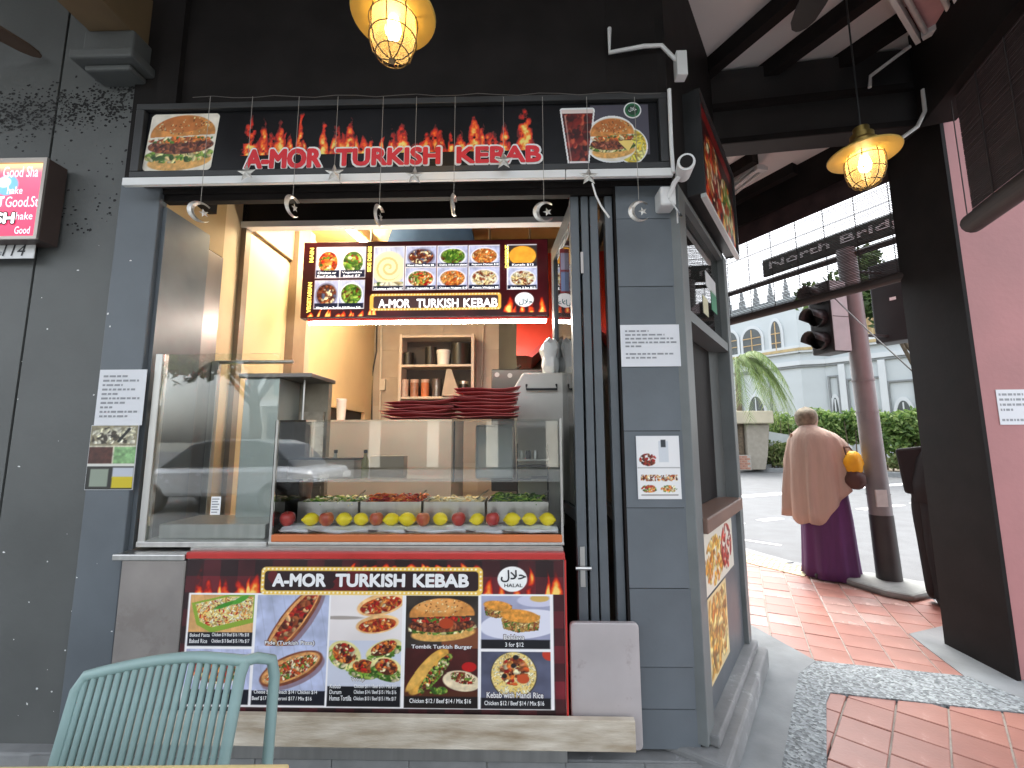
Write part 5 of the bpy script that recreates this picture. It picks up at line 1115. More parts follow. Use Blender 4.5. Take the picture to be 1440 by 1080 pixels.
mc = GR.pt(g1 + .085, 0, -.08); MB().lathe([(.02, zW + .07), (.055, zW + .12), (.065, zW + .22), (.05, zW + .30), (.02, zW + .34)], mc, 16).build('meat', mat('roast_meat', (.20, .10, .06), .6, var=.5, scale=14, bump=.6, bscale=30), gr, smooth=True); MB().tube([(mc[0], mc[1], zW + .02), (mc[0], mc[1], gz1)], .006, 6).build('skewer', M_STEEL, gr)
MB().slab(F0, lL + .05, lR - .04, zW + .013, zW + .075, -.30, -.05).build('drip_tray', M_STEEL, gr, bevel=.003)
# ================================================================ inside the shop
MW = FR(.95); m0, mz1 = MW.at(428, 341); m1, mz0 = MW.at(772, 444)
MN = thing('menu_board', 'backlit menu board of dish photos hanging inside the shop', 'menu board', MW.pt((m0 + m1) / 2, mz0, 0))
MB().slab(MW, m0, m1, mz0, mz1, -.06, 0).build('case', M_INK, MN, bevel=.004)
mpic = picture(MW, menu_canvas(), m0 + .004, m1 - .004, mz0 + .004, mz1 - .004, .002, 'menu_print', printmat('backlit_menu', .26, .3), MN)
def mp(x, y): return m0 + (m1 - m0) * (x - 428) / 344.0, mz1 - (mz1 - mz0) * (y - 341) / 103.0
def mt(t, x0, x1, y1, y0): a, b1 = mp(x0, y1); b, b0 = mp(x1, y0); return (t, a, b, b0, b1)
M_LITINK = mat('backlit_white_ink', (.85, .85, .85), .5, var=.01, emit=(1, 1, 1), es=.5); M_LITYEL = mat('backlit_yellow_ink', (.8, .55, .1), .5, var=.01, emit=(1, .7, .12), es=.6)
lettering(MW, [mt('A-MOR', 537, 581, 420, 432), mt('TURKISH', 590, 648, 420, 432), mt('KEBAB', 655, 702, 420, 432)], .004, 'title', M_LITINK, mpic, .03)
lettering(MW, [mt('\uFEDD\uFEFC\uFEA3', 731, 750, 421, 430)], .004, 'halal_script', mat('teal_ink', (.05, .25, .28), .5), mpic, .02)
lettering(MW, [mt(t, x0, x1, y1, y0) for t, x0, x1, y1, y0 in (('Hummus with Pita $7', 531, 570, 404.5, 407.5), ('Mixed Olives Platter $8', 576, 613, 373.5, 376.5), ('Dolma 10 in one platter', 621, 660, 373.5, 376.5), ('Popcorn Chicken $10', 666, 703, 373.5, 376.5), ('Grilled Vegetables $7', 576, 613, 404.5, 407.5), ('Chicken Nuggets $10', 621, 660, 404.5, 407.5), ('Potato Wedges $8', 667, 703, 404.5, 407.5), ('Kunefe $12', 722, 752, 374.5, 377.5), ('Baklava 3 for $12', 720, 754, 405.5, 408.5))], .004, 'captions', M_LITINK, mpic, .01)
lettering(MW, [mt('Chicken or', 450, 476, 382, 385), mt('Beef Kebab', 450, 476, 386.5, 390), mt('Vegetable', 484, 512, 382, 385), mt('Salad $7', 486, 510, 386.5, 390), mt('Wrap $10 or Turkish $10 Platter $10', 450, 512, 429, 433)], .004, 'captions', M_LITINK, mpic, .01)
def vtext(t, x, y0, y1, w):
    v, f = glyphs(t, .04); lo, hi = v.min(0), v.max(0); mb = MB(); a, zlo = mp(x, y0); b, zhi = mp(x + w, y1)
    return [MW.pt(a + (b - a) * (1 - (p[1] - lo[1]) / (hi[1] - lo[1])), zlo + (zhi - zlo) * (p[0] - lo[0]) / (hi[0] - lo[0]), .004) for p in v], f
for t, x, y0, y1, w in (('MAIN', 437, 369, 349, 6), ('VEGETARIAN', 437, 437, 396, 6), ('SIDE DISHES', 519.5, 383, 348, 5.5), ('DESSERT', 712, 380, 349, 5.5)): v, f = vtext(t, x, y0, y1, w); MB().add(v, f).build('heading', M_LITYEL, mpic)
for x in (520, 688, 745): a, z = MW.at(x, 341); MB().tube([MW.pt(a, z, -.03), MW.pt(a, 2.95, -.03)], .008, 6).build('hanger', M_BROWNPOST, MN)
# tube light under the menu board
t0 = MW.at(434, 452)[0]; t1 = MW.at(768, 452)[0]; tz = MW.at(600, 452.5)[1]
tl = thing('tube_light', 'lit white tube light along the bottom of the menu board', 'light', MW.pt((t0 + t1) / 2, tz, 0)); M_TUBE = mat('lit_tube', (.9, .9, .85), .4, var=.01, emit=(1, .93, .80), es=34)
MB().tube([MW.pt(t0, tz, -.01), MW.pt(t1, tz, -.01)], .011, 10).build('tube', M_TUBE, tl, smooth=50); MB().slab(MW, t0 - .01, t1 + .01, tz + .013, mz0 - .001, -.05, -.002).build('batten', M_REDMETAL, tl)
# warm tube light on the inner ceiling
CL = FR(1.30); e = thing('ceiling_light', 'warm lit tube light on the ceiling inside the shop, left', 'light', CL.pt(-1.1, 2.85, 0)); M_WARM = mat('lit_warm_tube', (.9, .8, .6), .4, var=.01, emit=(1, .80, .50), es=90)
MB().tube([CL.pt(-1.28, 2.85, .5), CL.pt(-1.12, 2.85, -.55)], .016, 8).build('tube', M_WARM, e, smooth=50); MB().tube([CL.pt(-1.28, 2.875, .5), CL.pt(-1.12, 2.875, -.55)], .02, 6).build('batten', M_WHITE, e)
# blue wrapped duct on the ceiling
DU = FR(1.15); a0, z1 = DU.at(548, 318); a1, z0 = DU.at(664, 341); tag(MB().prism(DU, [(a0 - .02, z0 - .01), (a1 + .02, z0 - .03), (a1 - .03, z1 + .1), (a0 + .05, z1 + .1)], -.35, 0).build('duct', mat('blue_wrap', (.10, .20, .42), .5, var=.15)), 'blue wrapped duct under the ceiling above the menu board', 'duct', None)
# back shelves
SH = FR(2.80); s0, z1 = SH.at(562, 470); s1, z0 = SH.at(666, 572); e = thing('shelf_unit', 'open shelf unit with jars and tubs on the back wall', 'shelf', SH.pt((s0 + s1) / 2, z0, 0)); M_SHELF = mat('pale_shelf', (.55, .47, .42), .5, var=.08)
zm = SH.at(600, 514)[1]; zl = SH.at(600, 559)[1]
for q in ((s0, s0 + .03, z0, z1), (s1 - .03, s1, z0, z1)): MB().slab(SH, *q, -.22, 0).build('side', M_SHELF, e)
for z in (z1 - .025, zm, zl): MB().slab(SH, s0 + .031, s1 - .031, z - .012, z + .012, -.22, -.002).build('board', M_SHELF, e)
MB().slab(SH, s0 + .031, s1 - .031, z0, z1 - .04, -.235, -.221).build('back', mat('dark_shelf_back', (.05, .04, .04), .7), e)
def pot(name, lab, cat, pl, x, z, r, h, m, capm=None, o=-.1, taper=1.0):
    a = pl.at(x, 540, o)[0]; e = thing(name, lab, cat, pl.pt(a, z, o), 'jars and tubs on the back shelf' if pl is SH else None); MB().lathe([(r * taper, 0), (r, h)], pl.pt(a, z, o), 18).build('body', m, e, smooth=50)
    if capm: MB().lathe([(r * 1.04, 0), (r * 1.04, h * .22)], pl.pt(a, z + h + .0005, o), 18).build('lid', capm, e, smooth=50)
M_JAR = mat('jar_contents', (.30, .14, .09), .35, var=.3, scale=20); M_JAR2 = mat('pale_jar', (.46, .33, .28), .35, var=.2, scale=20); M_DK = mat('black_plastic', (.018, .018, .018), .4)
pot('tub', 'white tub with printed label on the upper back shelf', 'tub', SH, 623, zm + .0125, .075, .14, M_WHITE, M_WHITE, taper=.85)
pot('jar', 'dark jar left of the white tub on the upper shelf', 'jar', SH, 605, zm + .0125, .06, .17, M_DK, M_DK)
pot('canister', 'small black canister at the left of the upper shelf', 'canister', SH, 573, zm + .0125, .06, .12, M_DK, M_DK)
pot('cooking_pot', 'big dark round pot at the right of the upper shelf', 'pot', SH, 646, zm + .0125, .10, .24, M_DK)
for x, lab, m in ((569, 'leftmost spice jar on the lower back shelf', M_JAR2), (583, 'second spice jar from the left on the lower shelf', M_JAR), (598, 'orange spice jar in the middle of the lower shelf', mat('paprika', (.45, .14, .06), .5))): pot('spice_jar', lab, 'jar', SH, x, zl + .0125, .045, .16, m, M_JAR2)
pot('jug', 'clear dark jug on the lower back shelf', 'jug', SH, 614, zl + .0125, .05, .2, mat('smoked_plastic', (.10, .08, .08), .2)); pot('steel_can', 'dark can at the right of the lower back shelf', 'can', SH, 652, zl + .0125, .05, .14, M_DK, M_STEEL)
a, z = SH.at(632, 545, .03); tag(MB().prism(SH, [(a - .08, zl + .013), (a + .12, zl + .013), (a + .02, zl + .30), (a - .03, zl + .30)], .004, .05).build('hanging_bag', mat('grey_canvas', (.40, .34, .30), .7)), 'grey canvas bag peaked up before the lower shelf', 'bag')
# pipes and small boxes on the back wall
for x0, y0, x1, y1, r, lab in ((536, 455, 534, 590, .012, 'thin pale pipe running down the back wall left of the shelves'), (681, 455, 677, 560, .008, 'thin pale pipe on the back wall right of the shelves')):
    p = BK.at(x0, y0, .03); q = BK.at(x1, y1, .03); tag(MB().tube([BK.pt(p[0], 2.9, .03), BK.pt(q[0], q[1], .03)], r, 8).build('wall_pipe', mat('pale_pipe', (.60, .53, .46), .5), smooth=50), lab, 'pipe')
p = BK.at(529, 470, .02); pts = [BK.pt(p[0], 2.9, .02), BK.pt(p[0] + .01, p[1] - .2, .02), BK.pt(p[0] - .03, p[1] - .5, .03), BK.pt(p[0] + .01, .9, .02)]; tag(MB().tube(pts, .008, 6).build('wall_cable', M_DK), 'dark cable hanging down the back wall beside the pale pipe', 'cable')
a, z = BK.at(507, 471, .1); e = thing('indoor_camera', 'small security camera on the inner wall under the menu board', 'camera', BK.pt(a, z, .1)); MB().tube([BK.pt(a - .06, z + .02, .1), BK.pt(a + .05, z, .18)], .035, 12).build('body', mat('dull_white', (.5, .45, .42), .5), e, smooth=50); MB().tube([BK.pt(a + .05, z, .18), BK.pt(a + .065, z - .003, .19)], .03, 12).build('lens', M_DK, e); MB().slab(BK, a - .09, a - .03, z + .03, z + .09, .001, .12).build('bracket', mat('dull_white', (.5, .45, .42)), e)
tag(MB().slab(BK, *[BK.at(536, 540)[0], BK.at(543, 540)[0]], BK.at(540, 549)[1], BK.at(540, 534)[1], .001, .05).build('socket_box', mat('pale_pipe', (.60, .53, .46))), 'small pale socket box on the back wall pipe', 'socket')
# red slanted hood
HO = FR(1.75); hp = [HO.at(*p) for p in ((728, 446), (800, 446), (800, 430), (798, 452), (741, 499), (726, 500))]
hd = thing('cooker_hood', 'red metal hood with slanted lower edge at the right inside', 'hood', HO.pt(hp[0][0], hp[5][1], 0))
q = [HO.at(*p) for p in ((726, 500), (741, 500), (812, 440), (812, 330), (728, 330))]; MB().prism(HO, q, -.8, 0).build('hood', mat('bright_red_metal', (.62, .045, .02), .35, var=.1), hd)
MB().prism(HO, [HO.at(*p) for p in ((741, 500.5), (812, 440.5), (812, 449), (748, 503))], -.7, .015).build('lip', M_REDMETAL, hd)
# stove-like dark appliance, white box with black handle, bag of white plastic
OV = FR(1.7); a0, z1 = OV.at(691, 519); a1, z0 = OV.at(770, 600); ov = thing('oven', 'black oven with white dials behind the red trays', 'oven', OV.pt((a0 + a1) / 2, z0, 0)); MB().slab(OV, a0, a1, .9, z1, -.4, 0).build('body', M_DK, ov, bevel=.01)
for x, y in ((699, 527), (717, 528)): a, z = OV.at(x, y); disc(OV, a, z, .02, .002, 'dial', M_GREYINK, ov)
a, z = OV.at(722, 521); MB().tube([OV.pt(a, z, -.05), OV.pt(a + .06, z + .05, -.05)], .012, 8).build('handle', M_DK, ov)
WB = FR(.40); a0, z1 = WB.at(733, 524); a1, z0 = WB.at(800, 600); z0 = WB.at(760, 592)[1]; wbx = thing('cool_box', 'white box with sloping front and black handle beside the red trays', 'box', WB.pt((a0 + a1) / 2, z0, -.1))
MB().prism(WB, [(WB.at(722, 546)[0], WB.at(722, 546)[1]), (WB.at(735, 524)[0], z1), (a1, z1), (a1, z0 + .05), (WB.at(792, 590)[0], zW), (WB.at(728, 590)[0], zW)], -.28, 0).build('box', mat('cream_plastic', (.66, .64, .58), .4, var=.08, scale=5), wbx, bevel=.012)
a0, z = WB.at(740, 548); a1, _ = WB.at(783, 548); zz = WB.at(760, 541)[1]; MB().tube([WB.pt(a0 + .002, zz, .001), WB.pt(a0, z, .02), WB.pt(a1, z, .02), WB.pt(a1 - .002, zz, .001)], .006, 8).build('handle', M_DK, wbx)
c = WB.pt(WB.at(777, 500)[0], z1 + .01, -.12); Rr = random.Random(9); rings = []
for k, (r, h) in enumerate(((.045, 0), (.055, .04), (.05, .09), (.06, .13), (.045, .17), (.02, .20))):
    rings.append([(c[0] + math.cos(6.283 * i / 18) * r * Rr.uniform(.75, 1.2), c[1] + math.sin(6.283 * i / 18) * r * Rr.uniform(.8, 1.2), c[2] + h + Rr.uniform(-.012, .012)) for i in range(18)])
tag(MB().loft(rings).build('plastic_bag', mat('white_plastic_film', (.78, .80, .78), .3, var=.08), None, smooth=30), 'crumpled white plastic bag standing on the white box', 'bag')
# buckets and basket on the left behind the cabinet
HB = FR(1.5)
zbk = HB.at(470, 592)[1]; ba = HB.at(390, 592)[0]; bb = HB.at(640, 592)[0]
tag(MB().slab(HB, ba, bb, .1, zbk, -.5, .15).build('back_bench', mat('beige_laminate', (.50, .44, .36), .5, var=.12, scale=2), bevel=.005), 'steel work bench behind the serving counter', 'bench')
for x0, x1, yt, lab, m in ((436, 457, 553, 'grey plastic bucket on the bench under the hatch', mat('grey_plastic', (.42, .40, .37), .5)), (470, 484, 560, 'pale plastic cup tub on the bench under the hatch', mat('pale_plastic', (.55, .53, .50), .5))):
    a0, zt2 = HB.at(x0, yt); a1, _ = HB.at(x1, yt); r = (a1 - a0) / 2; p = HB.pt((a0 + a1) / 2, zbk + .001, -.05); e = thing('bucket', lab, 'bucket', p); MB().lathe([(r * .8, 0), (r * .95, (zt2 - zbk) * .9)], p, 20).build('body', m, e, smooth=50); MB().lathe([(r * 1.05, 0), (r * 1.05, .015)], (p[0], p[1], p[2] + (zt2 - zbk) * .9 + .0005), 20).build('rim', m, e, smooth=50)
BS = FR(.55); a0, z1 = BS.at(384, 562); a1, z0 = BS.at(428, 590); bk = thing('fried_onion_basket', 'basket of brown fried onions behind the glass', 'basket', BS.pt((a0 + a1) / 2, z0, 0)); MB().slab(BS, a0, a1, z0 - .25, z0 + .02, -.16, 0).build('basket', M_BROWNPOST, bk)
mb = MB(); Rr = random.Random(3)
for t in range(240): c = Vector(BS.pt(Rr.uniform(a0 + .01, a1 - .01), z0 + .02 + Rr.random() ** 2 * .06, Rr.uniform(-.15, -.01))); d = Vector((Rr.gauss(0, 1), Rr.gauss(0, 1), Rr.gauss(0, .6))).normalized() * .02; mb.tube([tuple(c - d), tuple(c + Vector((0, 0, .01))), tuple(c + d)], .0025, 4)
stuff(mb.build('onions', mat('fried_onion', (.32, .17, .07), .6, var=.4, scale=40), bk))
p = BS.pt(BS.at(420, 545)[0], BS.at(420, 560)[1], -.2); tag(MB().lathe([(.05, 0), (.055, .09), (.05, .10)], p, 18).build('steel_pot', M_STEEL, None, smooth=40), 'small steel pot beside the grill top', 'pot')
# printed menu leaf stuck to the folded door glass
DP = FR(.28); a0, z1 = DP.at(787, 350); a1, z0 = DP.at(803, 412)
dm = thing('door_poster', 'narrow pink and white menu strip beside the folded doors', 'poster', DP.pt(a0, z0, 0)); PA = Pic(60, 20, (.62, .16, .18)); PA.put(PA.rect(.03, .1, .30, .48), (.75, .70, .80)); PA.put(PA.rect(.03, .52, .30, .95), (.55, .62, .80)); picture(DP, PA.a, a0, a1, z0, z1, 0, 'print', M_PRINT, dm)

# ================================================================ papers on the walls
def sheet(name, lab, corners, pl, o, canvas=None, lens=None, cat='notice', ink=None):
    (x0, y0), (x1, y1) = corners; a0, z1 = pl.at(x0, y0, o); a1, z0 = pl.at(x1, y1, o); e = thing(name, lab, cat, pl.pt((a0 + a1) / 2, z0, o)); MB().slab(pl, a0, a1, z0, z1, o - .002, o).build('sheet', M_PAPER, e)
    if canvas is not None: picture(pl, canvas, a0 + .002, a1 - .002, z0 + .002, z1 - .002, o + .001, 'print', M_PRINT, e)
    if lens: wordlines(pl, a0 + .02, a1 - .012, z0 + .03, z1 - .02, lens, o + .0012, 'print', ink or M_GREYINK, e, len(lab))
    return e
sheet('paper_notice', 'white sheet of printed text on the blue grey pilaster', ((141, 520), (199, 598)), F0, .016, None, (.6, .9, .5, .85, .4, .95, .6, .3, .95, .7))
K = Pic(96, 66, (.80, .78, .70)); K.put(K.rect(0, 0, .72, .32), (.55, .52, .42)); K.bits(K.rect(.03, .03, .66, .29), [(.86, .84, .72), (.25, .22, .18), (.9, .88, .8)], 60, .03, 2, 2); K.put(K.line(.42, .25, .56, .06, .02), (.1, .1, .1)); K.put(K.rect(0, .34, .35, .60), (.30, .16, .13)); K.put(K.rect(.37, .34, .72, .60), (.50, .66, .45)); K.mottle(np.ones((96, 66)), .3, .05, 4); K.put(K.rect(0, .63, .72, 1), (.16, .16, .15)); K.put(K.rect(.06, .68, .32, .95), (.56, .60, .54)); K.put(K.rect(.38, .66, .68, .82), (.74, .76, .80)); K.put(K.rect(.38, .80, .68, .97), (.80, .72, .12)); K.put(K.rect(0, .60, .72, .64), (.85, .85, .82))
sheet('sticker_sheet', 'small worn picture stickers below the sheet on the pilaster', ((129, 598), (186, 689)), F0, .016, K.a, None, 'sticker')
sheet('paper_notice', 'white printed notice at eye level on the blue grey wall', ((872, 457), (959, 515)), F0, .006, None, (.45, .75, .95, 1, .3, 0, .9, .6))
K = Pic(120, 84, (.90, .90, .90)); K.put(K.rect(.36, .08, .52, .42), (.80, .82, .84)); K.put(K.rect(.40, .06, .48, .18), (.20, .22, .24)); K.bits(K.ell(.18, .38, .14, .10), RED + MEAT, 60, .02, 3, 1.5); K.bits(K.rect(.05, .62, .65, .72), ORNG + PALE + MEAT, 110, .014, 5, 2); K.bits(K.ell(.18, .84, .13, .06), ORNG + GREEN + RED, 60, .014, 6, 2); K.bits(K.ell(.50, .84, .13, .06), GREEN + ORNG + PALE, 60, .014, 7, 2); K.put(K.rect(0, .50, .7, .515), (.6, .6, .6)); K.put(K.rect(.05, .93, .65, .945), (.45, .42, .4))
sheet('food_poster', 'small white food poster low on the blue grey wall', ((894, 613), (959, 702)), F0, .006, K.a, None, 'poster')
# lit sign at the left edge and its unit number plate
LSO = .09; a1, z1 = F0.at(68, 222, LSO); a1b, z0 = F0.at(56, 336, LSO); a0 = a1 - .62; ls_ = thing('light_box', 'lit pink light box sign with white lettering at the left edge', 'sign', F0.pt((a0 + a1) / 2, z0, .04))
MB().slab(F0, a0, a1, z0, z1, .001, LSO - .006).build('case', mat('bronze_frame', (.06, .04, .035), .4), ls_, bevel=.003)
for q in ((a0, a1, z1 - .022, z1), (a0, a1, z0, z0 + .014), (a1 - .016, a1, z0 + .0145, z1 - .0225)): MB().slab(F0, *q, LSO - .0055, LSO + .004).build('frame', mat('aluminium_frame', (.42, .38, .34), .4, metal=.7), ls_)
P = Pic(80, 130, (.75, .16, .30)); t = P.Y[..., None]; P.a = (1 - t) * np.array((.80, .36, .44)) + t * np.array((.72, .10, .26)); P.mottle(np.ones((80, 130)), .12, .4, 3)
P.put(np.clip(1 - P.Y / .14, 0, 1) * .9, (1, .86, .52)); P.put(P.ell(1.18, .30, .14, .14), (.35, .55, .65)); P.put(P.ell(1.14, .26, .08, .07), (.8, .9, .95))
lp_ = picture(F0, P.a, a0 + .004, a1 - .017, z0 + .015, z1 - .023, LSO - .004, 'lit_face', printmat('lit_pink_print', .5, .3), ls_)
def lt(t, x0, x1, y1, y0, sh=0): p = F0.at(x0, y1, LSO); q = F0.at(x1, y0, LSO); return (t, p[0], q[0], q[1], p[1], sh)
M_PINKINK = mat('pale_pink_lit_ink', (.85, .55, .60), .5, emit=(1, .62, .68), es=.5)
lettering(F0, [lt('Good Sha', 5, 52, 234, 248), lt('hake', 10, 30, 262, 272), lt('Good.St', 8, 52, 276, 290), lt('hake', 22, 44, 298, 308), lt('Good', 20, 40, 318, 328)], LSO - .003, 'script', M_PINKINK, lp_, .0)
lettering(F0, [lt('ISH', -14, 20, 297, 316)], LSO - .002, 'letters_edge', M_INK, lp_, .14); lettering(F0, [lt('ISH', -12, 18.5, 299, 314), lt('T', -3, 4, 276, 290)], LSO - .001, 'letters', M_LITINK, lp_, .05)
a1, z1 = F0.at(50, 341, .034); a0 = a1 - .36; z0 = F0.at(48, 363, .034)[1]; up = thing('unit_plate', 'white unit number plate reading 114 under the light box', 'sign', F0.pt((a0 + a1) / 2, z0, 0)); MB().slab(F0, a0, a1, z0, z1, .030, .034).build('plate', M_WHITE, up)
lettering(F0, [(('114'), F0.at(17, 350)[0], F0.at(47, 350)[0], z0 + .012, z1 - .008, .012)], .0355, 'number', M_INK, up, .0); lettering(F0, [('UNIT#', F0.at(-8, 350)[0], F0.at(16, 350)[0], z0 + .012, z0 + .038, .005)], .0355, 'word', M_GREYINK, up, .0)

# ================================================================ side light box, stickers and camera on the splayed corner
s0, z1 = .27, 3.08; s1, z0 = 1.20, 2.52
sd_ = thing('side_sign', 'framed food picture sign on the splayed corner wall', 'sign', CHAM.pt(.7, z0, .05)); MB().slab(CHAM, s0, s1, z0 + .004, z1, .001, .07).build('case', M_SFR, sd_)
for q in ((s0 - .01, s1 + .01, z0 - .02, z0), (s0 - .01, s1 + .01, z1, z1 + .015), (s0 - .02, s0 - .001, z0, z1), (s1, s1 + .014, z0, z1)): MB().slab(CHAM, *q, .06 if q[3] == z0 else .0, .085).build('frame', M_WHITETRIM if q[3] == z0 else M_SFR, sd_)
P = Pic(70, 116, (.20, .05, .05)); P.flames(0, 1.6, .98, .9, 6, 6); P.bits(P.ell(.55, .55, .42, .36), ORNG + RED + PALE + MEAT, 190, .045, 3, 2); P.bits(P.ell(1.2, .6, .35, .3), PALE + ORNG + GREEN, 150, .045, 4, 2); P.put(P.rect(.1, .03, 1.5, .16), (.55, .08, .08))
picture(CHAM, P.a, s0 + .005, s1 - .005, z0 + .005, z1 - .005, .072, 'print', M_PRINT, sd_)
for (x0, y0), (x1, y1), lab, sd2 in (((.13, .62), (.80, .885), 'food photo sticker on the panel under the corner window', 3), ((.16, .26), (.56, .61), 'tall golden pastry sticker low on the corner wall panel', 8)):
    P = Pic(90, int(90 * (x1 - x0) / (y1 - y0)), (.86, .84, .78)); A = P.asp; P.bits(P.ell(A * .35, .55, A * .3, .42), [(.90, .66, .22), (.82, .50, .14), (.95, .82, .45)], 140, .05, sd2, 2.2)
    if sd2 == 3: P.bits(P.ell(A * .75, .5, A * .2, .42), RED + [(.88, .74, .66), (.9, .5, .4)], 80, .05, 5, 2.5)
    else: P.a = P.a * np.array((1, .93, .75)); P.bits(P.rect(.05, .05, A - .05, .95), [(.88, .66, .28), (.72, .48, .14), (.95, .85, .55)], 160, .045, 9, 3)
    e = thing('food_sticker', lab, 'sticker', CHAM.pt((x0 + x1) / 2, y0, .003)); picture(CHAM, P.a, x0, x1, y0, y1, .003, 'print', M_PRINT, e)
for a, z, w, h, c, lab in ((.72, 2.05, .14, .12, (.06, .30, .16), 'green sticker inside the corner window'), (.50, 1.98, .12, .10, (.70, .68, .45), 'pale yellow sticker inside the corner window'), (.60, 2.16, .26, .09, (.72, .74, .76), 'white sticker strip across the corner window')): tag(MB().slab(CHAM, a, a + w, z, z + h, -.011, -.010).build('window_sticker', mat('sticker_' + lab.split()[0] + lab.split()[1], c, .5)), lab, 'sticker')
# CCTV
cc = CHAM.pt(.13, 2.60, .12); e = thing('cctv_camera', 'white bullet security camera at the corner of the sign', 'camera', cc)
c0_ = Vector(ony(965, 228, 1.70)); dv = Vector((-.25, -1.0, -.12)).normalized()
MB().tube([tuple(c0_ - dv * .12), tuple(c0_ - dv * .115), tuple(c0_ + dv * .0), tuple(c0_ + dv * .005)], [.016, .032, .037, .035], 18).build('body', M_WHITE, e, smooth=40); MB().tube([tuple(c0_ + dv * .0055), tuple(c0_ + dv * .009)], .026, 16).build('lens', M_BLACK, e)
MB().tube([tuple(c0_ - dv * .06), tuple(c0_ + Vector((-.015, .10, -.03))), tuple(c0_ + Vector((-.035, .13, -.09)))], .011, 8).build('arm', M_WHITE, e, smooth=50)
b_ = c0_ + Vector((-.035, .13, -.06)); MB().box(b_.x - .035, b_.x + .035, b_.y - .01, b_.y + .08, b_.z - .06, b_.z + .03).build('junction_box', M_WHITE, e, bevel=.01)
for kk in range(3): MB().tube([tuple(b_ + Vector((.0, -.01, -.03))), tuple(b_ + Vector((.03 + kk * .01, -.02, -.09 - kk * .015))), tuple(b_ + Vector((.045, .02, -.13 + kk * .02)))], .0035, 5).build('cable', (M_WHITE, M_GREYINK, M_DK)[kk], e)
# white conduit runs
def run(name, lab, pts, r, m=M_WHITE): return tag(MB().tube(pts, r, 8).build(name, m, None, smooth=50), lab, 'conduit')
pf = lambda *p: [F0.pt(*F0.at(x, y, .03), .03) for x, y in p]
run('conduit', 'bent white conduit on the black wall above the sign, right', pf((857, 40), (857, 74), (905, 65), (930, 64), (958, 92)), .010)
e = tag(MB().slab(F0, F0.at(951, 70, .05)[0], F0.at(966, 70, .05)[0], F0.at(958, 104, .05)[1], F0.at(958, 70, .05)[1], .0, .05).build('junction_box', M_WHITE, None, bevel=.004), 'white junction box at the end of the bent conduit', 'box')
run('conduit', 'upright white conduit at the right end of the black sign', [F0.pt(*F0.at(x, y, .11), .11) for x, y in ((941, 126), (944, 205), (947, 243))], .009)

# ================================================================ pendant lamps
M_BRASS = mat('aged_brass', (.45, .32, .10), .35, metal=.9, var=.25, scale=12); M_BRIM = mat('lamplit_yellow_brim', (.58, .40, .09), .42, var=.1)  # brim yellow is the lamp's own light put into its base colour
M_WIRE = mat('cage_wire', (.14, .10, .05), .5, metal=.6)
M_LGLASS = bpy.data.materials.new('lit_lamp_glass'); M_LGLASS.use_nodes = True; _n = M_LGLASS.node_tree.nodes; _L = M_LGLASS.node_tree.links; _n.clear()
_o = _n.new('ShaderNodeOutputMaterial'); _t = _n.new('ShaderNodeBsdfTransparent'); _t.inputs[0].default_value = (1, .93, .78, 1); _d = _n.new('ShaderNodeBsdfTranslucent'); _d.inputs[0].default_value = (1, .80, .45, 1); _g = _n.new('ShaderNodeBsdfGlossy'); _g.inputs['Roughness'].default_value = .1
_m = _n.new('ShaderNodeMixShader'); _m.inputs[0].default_value = .3; _L.new(_t.outputs[0], _m.inputs[1]); _L.new(_d.outputs[0], _m.inputs[2]); _m2 = _n.new('ShaderNodeMixShader'); _m2.inputs[0].default_value = .06; _L.new(_m.outputs[0], _m2.inputs[1]); _L.new(_g.outputs[0], _m2.inputs[2]); _L.new(_m2.outputs[0], _o.inputs[0])
M_BULB = mat('lit_bulb', (.9, .8, .6), .4, var=.01, emit=(1, .72, .36), es=8)
def lamp(label, c, ceil_z, rb=.165):
    """c = centre of the brim"""
    e = thing('pendant_lamp', label, 'lamp', c, 'caged pendant lamps'); x, y, z = c
    MB().lathe([(rb, -.028), (rb * 1.02, -.022), (rb * .45, .012), (rb * .40, .016), (rb * .98, -.018)][:4], c, 40).build('brim', M_BRIM, e, smooth=50)
    MB().lathe([(.066, .012), (.066, .04), (.05, .058), (.05, .082), (.034, .092), (.034, .120), (.012, .132)], c, 24).build('cap', M_BRASS, e, smooth=40)
    MB().lathe([(.006, -.182), (.034, -.177), (.062, -.155), (.075, -.115), (.077, -.06), (.068, .008)], c, 28).build('glass_jar', M_LGLASS, e, smooth=True)
    MB().lathe([(.005, -.115), (.022, -.103), (.028, -.08), (.022, -.05), (.012, -.02), (.012, .0)], c, 16).build('bulb', M_BULB, e, smooth=True)
    for k in range(8):
        a = 6.283 * k / 8; MB().tube([(x + math.cos(a) * r, y + math.sin(a) * r, z + h) for r, h in ((.070, .01), (.083, -.06), (.081, -.115), (.068, -.162), (.036, -.19), (.004, -.195))], .0022, 5).build('cage_wire', M_WIRE, e)
    for r, h in ((.083, -.05), (.080, -.12), (.056, -.176)): MB().tube([(x + math.cos(6.283 * k / 24) * r, y + math.sin(6.283 * k / 24) * r, z + h) for k in range(25)], .0022, 5).build('cage_ring', M_WIRE, e)
    MB().lathe([(.009, -.203), (.012, -.197), (.009, -.190)], c, 10).build('cage_knob', M_WIRE, e)
    MB().tube([(x, y, z + .11), (x, y, ceil_z)], .004, 6).build('rod', M_DK, e); return e
def brim_at(x, y, Y): return ony(x, y, Y)
lamp('lit caged pendant lamp hanging at the top centre before the black wall', ony(554, 14, 1.36), 3.92, .142)
lamp('lit caged pendant lamp hanging at the right under the walkway ceiling', ony(1214, 212, 2.02), 3.92, .148)
